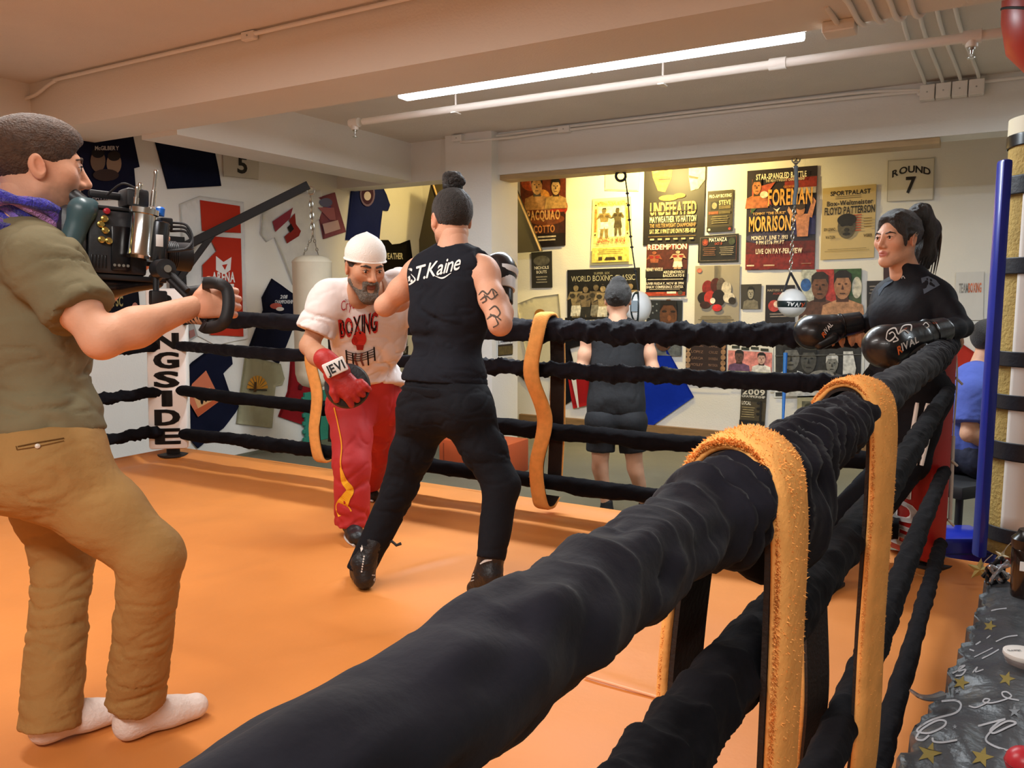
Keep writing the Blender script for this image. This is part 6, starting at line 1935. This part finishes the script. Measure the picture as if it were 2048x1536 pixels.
# ================================================================== PADDED COLUMN AT THE RIGHT
M_red = mat('red_gloss_paint', 'b5301c', .35, var=.06, vscale=5)
M_foam = mat('tan_foam', 'b99a55', .85, var=.14, vscale=12, bump=.5, bscale=60)
M_vinylw = mat('cream_vinyl', 'f0e4d8', .35)
M_blue = mat('dark_blue_vinyl', '16289c', .3, coat=.2)
M_strap = mat('black_strap', '232127', .5, bump=.1, bscale=60)
cc = P(2088, 700, 3.80); cx, cy = cc[0], cc[1]
pc = thing('padded_column', (cx, cy, 0), 'red column wrapped in tan foam, cream vinyl and black straps at the right edge', 'column')
MB().lathe((cx, cy, 0), UP, [(0, .115), (2.64, .115)], 36).build('shaft', M_red, pc, True)
MB().lathe((cx, cy, 2.62), UP, [(0, .115), (.02, .15), (.12, .235), (.26, .262), (.599, .27)], 40).build('capital', M_red, pc, True)
MB().tube([(cx + .262 * math.cos(a), cy + .262 * math.sin(a), 2.86 + .10 * math.cos(a - 2.6)) for a in np.linspace(0, 2 * math.pi, 60)], .006, 6).build('capital_seam', M_black, pc, True)
tc = unit(V(-cx, -cy, 0)); a0 = math.atan2(tc[1], tc[0])


def shell(r, z0, z1, aa, ab, th, n=36, wob=0.0, zj=None):
    v, f = [], []
    nz = 14
    for j in range(nz + 1):
        z = z0 + (z1 - z0) * j / nz
        for i in range(n + 1):
            a = aa + (ab - aa) * i / n
            w_ = wob * float(vnoise(V(math.cos(a) * 3, math.sin(a) * 3, z * 4)))
            for rr in (r, r + th):
                v.append((cx + (rr + w_) * math.cos(a), cy + (rr + w_) * math.sin(a), z))
    k = 2 * (n + 1)
    for j in range(nz):
        for i in range(n):
            b = j * k + 2 * i
            f += [(b + 1, b + 3, b + k + 3, b + k + 1), (b, b + k, b + k + 2, b + 2)]
        f += [(j * k, j * k + 1, (j + 1) * k + 1, (j + 1) * k), (j * k + 2 * n, (j + 1) * k + 2 * n, (j + 1) * k + 2 * n + 1, j * k + 2 * n + 1)]
    for i in range(n):
        b = 2 * i; t_ = nz * k + 2 * i
        f += [(b, b + 2, b + 3, b + 1), (t_, t_ + 1, t_ + 3, t_ + 2)]
    return v, f


M_foam2 = mat('pale_tape', 'e3d9bd', .6)
mesh('foam_wrap', *shell(.135, .385, 2.40, 0, 2 * math.pi, .065, 48, .004), M_foam, pc, True)
mesh('vinyl_cover', *shell(.204, .47, 2.14, a0 - .60, a0 + 1.7, .012, 30), M_vinylw, pc, True)
mesh('pale_tape', *shell(.2005, 2.32, 2.43, a0 - 1.6, a0 - .62, .004, 20), M_foam2, pc, True)
for i, (yy, hh) in enumerate(((274, .055), (366, .085), (530, .075), (722, .07), (812, .07), (915, .085), (1095, .07))):
    z = P(1990, yy, 3.62)[2]
    mesh('strap', *shell(.218 if i else .203, z - hh / 2, z + hh / 2, 0, 2 * math.pi, .005, 40), M_blackgl if i == 0 else M_strap, pc, True)
bp = P(1984, 730, 3.72)
ax_ = np.array([unit(cr), unit(fh), UP])
zt, zb_ = P(1993, 325, 3.70)[2], .385
bl = MB().box((-.024, -.03, zb_), (.022, .035, zt), .015, ax=ax_, o=V(bp[0], bp[1], 0)).build('blue_edge_pad', M_blue, pc, True)
fb = P(1925, 1100, 4.25)
t = thing('foam_block', (fb[0], fb[1], 0), 'glossy blue vinyl foam block on the floor behind the right ring corner', 'foam block')
MB().box((-.19, -.12, 0), (.12, .14, .385), .03, ax=ax_, o=V(fb[0], fb[1], 0)).build('block_cover', M_blue, t, True)
MB().tube([V(fb[0], fb[1], .30) + cr * a - fh * .122 for a in (-.17, .10)], .004, 6).build('seam', mat('dark_blue_seam', '0c1a66', .5), t, True)

# cord on the corner
a, b = P(1911, 688, 3.70), P(1900, 1040, 3.70)
t = thing('white_cord', b, 'thin white cord tied down the right ring corner past the rope ends', 'cord')
MB().tube(spline([a, P(1914, 760, 3.68), P(1907, 870, 3.70), b], 30), .004, 8).build('cord_line', mat('white_cord', 'd8d4cc', .7), t, True)
MB().cyl(P(1907, 872, 3.70), b, .008, n=10).build('cord_sleeve', MATS['white_cord'], t, True)
for q in ((1914, 762), (1904, 925), (1897, 1045)):
    MB().tube([P(q[0] - 12, q[1] + 5, 3.70), P(q[0] - 2, q[1] - 6, 3.66), P(q[0] + 10, q[1] + 6, 3.70)], .006, 8).build('knot', MATS['white_cord'], t, True)

# ================================================================== COVERED CRATE, BOTTOM RIGHT
t = thing('storage_crate', (.15, 2.3, CV), 'low dark crate under the star-patterned plastic cloth', 'crate')
MB().box((.09, 1.45, CV + .03), (.33, 3.08, .575), .01).build('crate_body', M_black, t)
for k in range(4): MB().box((.084, 1.55 + .4 * k, CV + .04), (.09, 1.6 + .4 * k, .57)).build('batten', mat('dark_batten', '2a2622', .7), t)
EY = np.array([1.30, 1.57, 1.8, 2.05, 2.28, 2.75, 3.16]); EX = np.array([-.115, -.108, -.10, -.070, -.02, .034, .068])
ny, nx = 120, 44
ys = np.linspace(1.35, 3.16, ny)
VVv = []
for y in ys:
    ex = np.interp(y, EY, EX) + .008 * math.sin(y * 37) + .006 * math.sin(y * 91)
    for i in range(nx):
        s_ = i / (nx - 1)
        if s_ < .25:                      # hanging edge
            q = s_ / .25
            x = ex - .004 * (1 - q); z = .50 + .115 * q ** .8 + (.02 if y > 2 else 0) * q
        else:
            q = (s_ - .25) / .75
            x = ex + (.36 - ex) * q; z = .617 + .02 * math.sin(min(q * 4, 1.57))
        VVv.append((x, y, z))
VVv = np.array(VVv)
VVv[:, 2] += .014 * vnoise(VVv * V(9, 5, 3)) + .007 * (1 - 2 * np.abs(vnoise(VVv * V(18, 9, 4) + 5)))
vid = np.arange(ny * nx).reshape(ny, nx)
q = np.stack([vid[:-1, :-1], vid[:-1, 1:], vid[1:, 1:], vid[1:, :-1]], -1).reshape(-1, 4)
M_plast = mat('charcoal_plastic_sheet', '45484c', .35, var=.25, vscale=7, bump=.3, bscale=25)
pcl = mesh('plastic_cloth', VVv, q, M_plast, None, True)
tag(pcl, 'charcoal plastic party cloth with white swirls and gold stars at bottom right', 'cloth')
Dc = Decal([pcl], .003)
SWC, GO = 'b9bcc2', '97864a'
def pxs(pts): return [(1750 + x * .3098, 1060 + y * .3098) for x, y in pts]
for pts, w_ in (([(430, 1105), (520, 1100), (555, 1130), (520, 1180), (380, 1220), (290, 1270), (275, 1300), (350, 1310), (440, 1270), (455, 1235), (400, 1230), (310, 1280), (270, 1330), (270, 1350), (310, 1355), (350, 1325)], 4),
                ([(370, 1340), (380, 1365), (440, 1370), (530, 1355)], 4), ([(605, 1135), (650, 1145), (710, 1120), (740, 1095), (710, 1090), (700, 1110), (760, 1115), (850, 1090), (880, 1070), (850, 1045), (820, 1050), (840, 1080), (930, 1100)], 3),
                ([(665, 1265), (760, 1240), (840, 1220), (800, 1240), (745, 1290), (770, 1310), (860, 1270), (910, 1245), (850, 1235), (760, 1290), (715, 1350), (760, 1390), (850, 1420), (960, 1435)], 4),
                ([(500, 925), (545, 900), (580, 875), (545, 885), (540, 910), (585, 900), (560, 935), (520, 940)], 3), ([(630, 920), (660, 885), (650, 915), (700, 900)], 2.5), ([(690, 830), (750, 800), (800, 770)], 2.5), ([(780, 720), (850, 690), (920, 680)], 2.5),
                ([(650, 740), (680, 720), (660, 735)], 2.5), ([(750, 520), (800, 510), (850, 505)], 2.5), ([(610, 770), (640, 780)], 3), ([(720, 700), (745, 680)], 2), ([(640, 820), (700, 790), (760, 760)], 2)):
    Dc.line(pxs(pts), w_, SWC)
for x, y, r_ in ((350, 1440, 75), (690, 1465, 70), (555, 985, 50), (850, 960, 50), (740, 620, 40), (820, 1300, 0)):
    if r_:
        Dc.poly(pxs([(x + r_ * (1 if i % 2 == 0 else .42) * math.sin(i * math.pi / 5 + .3) * 1.15, y - r_ * (1 if i % 2 == 0 else .42) * math.cos(i * math.pi / 5 + .3)) for i in range(10)]), GO)
for x, y, r_ in ((900, 1170, 40), (515, 1270, 18), (530, 1040, 18)):
    Dc.poly(pxs([(x + r_ * (1 if i % 2 == 0 else .42) * math.sin(i * math.pi / 5), y - r_ * (1 if i % 2 == 0 else .42) * math.cos(i * math.pi / 5)) for i in range(10)]), '8a9096')
Dc.oval(*pxs([(343, 1165)])[0], 5, 4, 'd0d2d4')
Dc.build('printed_design', pcl)
# things on the cloth
c = oz(2050, 1195, .645)
t = thing('tumbler', c, 'dark brown tumbler with a white label standing on the star-patterned cloth', 'tumbler')
MB().lathe(c, UP, [(0, .040), (.01, .043), (.16, .047), (.165, .044)], 28).build('cup_body', mat('dark_brown_glass', '1c100c', .2, coat=.4), t, True)
MB().lathe(c + UP * .165, UP, [(0, .047), (.012, .050), (.03, .050), (.045, .035), (.06, .03)], 28).build('lid', M_blackgl, t, True)
dl = unit(CAM - c); dl[2] = 0; dl = unit(dl); sl = np.cross(UP, dl)
MB().box((-.02, -.001, 0), (.02, .004, .03), .001, ax=np.array([sl, dl, UP]), o=c + dl * .046 + UP * .10).build('label', mat('white_tag', 'f0f0ee', .4), t)
c = oz(2046, 1318, .66)
t = thing('plastic_tub', c, 'clear plastic tub with a white oval lid on the star-patterned cloth', 'tub')
MB().lathe(c - UP * .03, UP, [(0, .034), (.002, .036), (.034, .045), (.036, .045)], 28).build('tub_body', mat('clear_plastic', 'c8b8b4', .1, trans=.6), t, True)
MB().lathe(c + UP * .006, UP, [(0, .046), (.004, .048), (.012, .047), (.015, .04)], 28).build('lid', mat('white_lid', 'eeeae4', .35), t, True)
v, ff, w_ = text_geo('CLAWSET', 1)
MB().add([c + UP * .0225 + V(cr[0], cr[1], 0) * (-.040 + .036 * x / w_) + V(fh[0], fh[1], 0) * (.008 * y) for x, y in v], ff).build('lettering', M_ink, t)
c = oz(2046, 1545, .655)
t = thing('red_ball', c, 'red rubber ball at the bottom right corner on the star-patterned cloth', 'ball')
sdf_obj('ball_skin', [ell(c + UP * .02, .034)], mat('red_rubber', 'c02a36', .35), t, .005)
MB().tube([c + UP * .02 + V(math.cos(a) * .0342, math.sin(a) * .0342, 0) for a in np.linspace(0, 2 * math.pi, 32)], .0012, 6).build('mould_line', mat('dark_red', '8a1a24', .4), t, True)


def foil_star(px, D, r, label, m, spin=0.0):
    c = P(*px, D)
    n = -unit(ray(*px)); a = unit(cr); b = np.cross(n, a)
    pts = [c + (a * math.sin(i * math.pi / 5 + spin) + b * math.cos(i * math.pi / 5 + spin)) * r * (1 if i % 2 == 0 else .42) for i in range(10)]
    t = thing('foil_star', c, label, 'decoration')
    v = pts + [c + n * .012] + [c - n * .006]
    f = [(i, (i + 1) % 10, 10) for i in range(10)] + [((i + 1) % 10, i, 11) for i in range(10)]
    mesh('star_body', v, f, m, t)
    MB().tube(spline([c, c + UP * .04 + a * .02, c + UP * .07 + a * .05], 12), .002, 6).build('wire', M_metal, t, True)


M_gold = mat('gold_foil', 'b09a58', .4, metal=.5)
foil_star((1960, 1140), 3.5, .06, 'dull gold foil star hanging at the foot of the padded column', M_gold, .2)
foil_star((2003, 1112), 3.45, .035, 'small pale foil star beside the dark tumbler', mat('pale_foil', 'c8bc9a', .45, metal=.3), .5)
c = oz(1992, 1160, .64)
t = thing('foil_ribbon', c, 'black and silver crumpled ribbon at the top of the star-patterned cloth', 'ribbon')
for k in range(4):
    MB().tube(spline([c + V(*RNG.uniform(-.04, .04, 3)) + UP * (.02 + .04 * math.sin(j * 1.7 + k)) for j in range(6)], 40), .007, 8).build('ribbon_loop', M_blackgl if k % 2 else mat('silver_foil', 'a8a8ac', .25, metal=.8), t, True)
c0 = oz(1836, 1390, .62)
t = thing('torn_foil_strip', c0, 'torn strip of silver foil sticking out from the edge of the star-patterned cloth', 'foil')
MB().tube(spline([oz(1820, 1380, .66), oz(1840, 1393, .655), oz(1862, 1396, .65), oz(1885, 1390, .645)], 24), np.linspace(.004, .010, 24), 8).build('strip', MATS['silver_foil'], t, True)
c = P(1967, 1238, 2.7)
t = thing('teal_bead', c, 'small teal bead cluster at the far edge of the star-patterned cloth', 'beads')
sdf_obj('bead_cluster', [ell(c, .012), ell(c - UP * .022, .010, k=.004), ell(c - UP * .036 - cr * .003, .008, k=.004)], mat('teal_plastic', '4aa0a8', .3), t, .003)

# ================================================================== HEAVY BAG ON ITS ARM
M_bag = mat('cream_bag_vinyl', 'd9cfb8', .45, var=.05, vscale=6, bump=.1, bscale=12)
bc = P(627, 640, 7.45)
bx_, by_ = bc[0], bc[1]
R_ = .178
zt_ = P(627, 512, 7.45)[2]; zb2 = P(627, 776, 7.45)[2]
t = thing('heavy_bag', (bx_, by_, zb2), 'cream heavy bag hanging by a chain from the black wall arm', 'punching bag')
MB().lathe((bx_, by_, zb2), UP, [(0, .06), (.02, .12), (.06, .16), (.13, R_), (zt_ - zb2 - .07, R_), (zt_ - zb2 - .06, R_ + .004), (zt_ - zb2 - .05, R_), (zt_ - zb2 - .015, R_ * .8), (zt_ - zb2, R_ * .5)], 40).build('bag_body', M_bag, t, True)
top_ = P(621, 392, 7.45)
hub = P(626, 470, 7.45)
for k, px in enumerate((598, 655)):
    s0 = P(px, 560, 7.45) - fh * (R_ + .002) * .8
    MB().box((-.022, -.006, -.14), (.022, .006, .03), .003, ax=ax_, o=P(px + (6 if k == 0 else -4), 545, 7.45) - fh * (R_ * .86)).build('bag_strap', M_strap, t, True)
    e = P(px + (8 if k == 0 else -6), 530, 7.45) - fh * R_ * .8
    n_ = 7
    for j in range(n_):
        p_ = lerp(hub, e, (j + .5) / n_); d = unit(e - hub); s_ = unit(np.cross(d, fh if j % 2 else cr))
        MB().tube([p_ + d * .019 * math.cos(q) + s_ * .010 * math.sin(q) for q in np.linspace(0, 2 * math.pi, 16)], .004, 6).build('chain_link', M_metal, t, True)
for j in range(7):
    p_ = lerp(top_, hub, (j + .5) / 7); s_ = cr if j % 2 else fh
    MB().tube([p_ + UP * .034 * math.cos(q) + s_ * .016 * math.sin(q) for q in np.linspace(0, 2 * math.pi, 18)], .006, 6).build('chain_link', M_metal, t, True)
w0 = ox(355, 500, XL + .07); e0 = P(617, 370, 7.42)
t = thing('bag_arm', w0, 'black steel wall arm with a brace carrying the heavy bag', 'bracket')
def beam(a, b, w_, h_, name, par, m=M_black):
    d = unit(b - a); s_ = unit(np.cross(d, UP)); u_ = np.cross(s_, d)
    return MB().box((0, -w_ / 2, -h_ / 2), (np.linalg.norm(b - a), w_ / 2, h_ / 2), .004, ax=np.array([d, s_, u_]), o=a).build(name, m, par)
beam(w0, e0, .05, .075, 'arm', t)
w1 = ox(358, 560, XL + .07)
beam(w1, lerp(w0, e0, .28), .045, .05, 'brace', t)
MB().box((XL + .04, w0[1] - .08, w1[2] - .12), (XL + .075, w0[1] + .08, w0[2] + .12), .004).build('wall_plate', M_black, t)
MB().tube([e0 + V(0, 0, -.02) + cr * .02 + UP * -.03 + (cr * math.cos(q) + UP * math.sin(q)) * .035 for q in np.linspace(0, 2 * math.pi, 20)], .007, 8).build('end_ring', M_metal, t, True)

# ================================================================== DOUBLE-END BALLS
def chain_down(t, a, b, n, r=.018, dark=False):
    for j in range(n):
        p_ = lerp(a, b, (j + .5) / n); s_ = cr if j % 2 else fh
        L = np.linalg.norm(b - a) / n * .62
        MB().tube([p_ + UP * L * math.cos(q) + s_ * r * .5 * math.sin(q) for q in np.linspace(0, 2 * math.pi, 14)], r * .16, 6).build('chain_link', M_black if dark else M_metal, t, True)


BY = 7.22
c = oy(1584, 606, BY)
top_ = oy(1592, 318, BY)
t = thing('double_end_ball', c, 'round white ball with a black lettered band hanging on a chain', 'punching ball')
Rb = .122
MB().lathe(c - UP * Rb, UP, [(Rb - Rb * math.cos(a), Rb * math.sin(a)) for a in np.linspace(.02, math.pi - .02, 24)], 36).build('ball', mat('white_ball_leather', 'e6e8e8', .35), t, True)
bd = MB().lathe(c - UP * .036, UP, [(0, Rb * .955), (.002, Rb * .972), (.030, Rb * 1.006), (.052, Rb * .995), (.062, Rb * .97), (.064, Rb * .95)], 36).build('band', mat('dark_teal_band', '14262a', .4), t, True)
Dc = Decal([bd], .004)
Dc.text('IVAL', ((1600, 615), (1572, 611), (1574, 604), (1602, 606)), 'e8e8e6').text('R', ((1609, 615), (1600, 615), (1602, 606), (1610, 606)), 'd8603a')
Dc.build('lettering', bd)
apex = oy(1581, 545, BY)
for g in (-1, 1):
    a = c + cr * g * Rb * .62 + UP * Rb * .75
    MB().tube([apex, lerp(apex, a, .5), a], .010, 8).build('leather_strap', M_strap, t, True)
hk = oy(1589, 400, BY)
MB().tube([hk + UP * .28, hk + UP * .12 + cr * .012, hk, hk - UP * .04], .017, 10).build('grey_sleeve', mat('grey_rubber', '6f7c86', .5), t, True)
chain_down(t, top_, hk + UP * .26, 4, .035)
MB().tube([top_ + (cr * math.cos(q) + UP * math.sin(q)) * .035 for q in np.linspace(0, 2 * math.pi, 20)], .006, 8).build('hook_ring', M_metal, t, True)
chain_down(t, hk - UP * .04, apex, 16, .025)

c = oy(1276, 614, BY - .12); top_ = oy(1250, 352, BY)
t = thing('double_end_ball', c, 'white and black ball beside the head of the man in the tank top', 'punching ball')
MB().lathe(c - UP * .15, UP, [(.15 - .15 * math.cos(a), .125 * math.sin(a)) for a in np.linspace(.02, math.pi - .02, 24)], 36).build('ball', MATS['white_ball_leather'], t, True)
tw = unit(CAM - c); tw[2] = 0; tw = unit(tw)
n_ = 20; v = []; f = []
for i in range(n_ + 1):
    a = .25 + (math.pi - .5) * i / n_
    for g in (-1, 1):
        d = unit(tw * math.cos(.34 * g - .25) + np.cross(UP, tw) * math.sin(.34 * g - .25))
        v.append(c - UP * .152 * math.cos(a) + d * .129 * math.sin(a))
for i in range(n_): f.append((2 * i, 2 * i + 1, 2 * i + 3, 2 * i + 2))
mesh('black_panel', v, f, MATS['dark_teal_band'], t, True)
MB().box((-.03, -.002, -.05), (.03, .002, .05), .001, ax=np.array([np.cross(UP, unit(tw * math.cos(.25) - np.cross(UP, tw) * math.sin(.25))), unit(tw * math.cos(.25) - np.cross(UP, tw) * math.sin(.25)), UP]), o=c + unit(tw * math.cos(.25) - np.cross(UP, tw) * math.sin(.25)) * .131 + UP * .01).build('label', mat('grey_label', '8a98a0', .5), t)
MB().tube([top_ + (cr * math.cos(q) + UP * math.sin(q)) * .045 - cr * .04 for q in np.linspace(0, 2 * math.pi, 24)], .013, 8).build('hook_ring', M_black, t, True)
pts = spline([top_, oy(1256, 400, BY), oy(1262, 480, BY - .04), c + UP * .15], 40)
MB().tube(pts, .007, 8).build('cord', M_black, t, True)
for k in (10, 15, 20, 25, 28, 34): MB().lathe(pts[k] - UP * .012, UP, [(0, .004), (.006, .016), (.018, .016), (.024, .004)], 12).build('knot', M_black, t, True)

# ================================================================== FLOOR CLUTTER BEHIND THE RING
o0 = oz(878, 942, 0); o1 = oz(1056, 946, 0)
t = thing('orange_box', V((o0[0] + o1[0]) / 2, o0[1], 0), 'plain orange plyometric box on the floor in front of the white column', 'box')
hb = .30
x0, x1 = o0[0], o0[0] + .62
yb = o0[1]
M_ob = mat('orange_box_paint', 'c4562a', .55, var=.06, vscale=4)
MB().box((x0, yb, 0), (x1 + .08, yb + .45, hb), .012).build('box_body', M_ob, t, True)
for k in range(3): MB().box((x0 + .05 + .22 * k, yb - .004, .03), (x0 + .06 + .22 * k, yb + .002, hb - .03), .001).build('edge_joint', mat('dark_orange', '8a3a1a', .6), t)
g0 = oz(790, 918, 0)
t = thing('gym_bag', g0, 'slumped black gym bag on the floor between the two boxers', 'bag')
Q = [cap_(g0 - cr * .16 + UP * .11, g0 + cr * .2 + UP * .12, .11, .12), ell(g0 + cr * .05 + UP * .2, (.12, .12, .08), k=.08), cut(g0, -UP)]
sdf_obj('bag_body', Q, mat('black_nylon', '17171b', .55, bump=.3, bscale=20), t, .014, folds(.02, (9, 9, 9), 5))
MB().tube(spline([g0 - cr * .12 + UP * .2 - fh * .05, g0 + UP * .36 - fh * .05, g0 + cr * .16 + UP * .22 - fh * .05], 20), .012, 8).build('handle', M_strap, t, True)
b0 = oz(800, 895, 0)
t = thing('weight_bench', b0, 'grey-legged black weight bench against the wall between the two boxers', 'bench')
MB().box((-.22, -.18, .42), (.25, .2, .50), .02, ax=ax_, o=b0).build('seat_pad', M_black, t, True)
MB().box((-.2, .12, .5), (.2, .2, .68), .02, ax=ax_, o=b0).build('back_pad', M_black, t, True)
for a in (-.16, -.05, .17):
    MB().cyl(b0 + cr * a - fh * .1, b0 + cr * (a + .03) - fh * .05 + UP * .42, .018, n=12).build('leg', mat('grey_steel', '8f949a', .35, metal=.6), t, True)
# green interlocking mat standing on edge
m0 = ox(616, 912, XL + .05)
t = thing('foam_mat', V(m0[0], m0[1], 0), 'green jigsaw-edged foam mat leaning on the wall behind the orange strap', 'mat')
h_ = ox(616, 785, XL + .05)[2]
MB().box((XL + .02, m0[1] - .02, 0), (XL + .05, m0[1] + .55, h_), .004).build('mat_panel', mat('green_foam', '2f8a74', .8, bump=.2, bscale=60), t)
for k in range(int(h_ / .09)):
    MB().box((XL + .02, m0[1] - .05, .02 + .09 * k), (XL + .05, m0[1] - .018, .065 + .09 * k), .006).build('jigsaw_tooth', MATS['green_foam'], t)
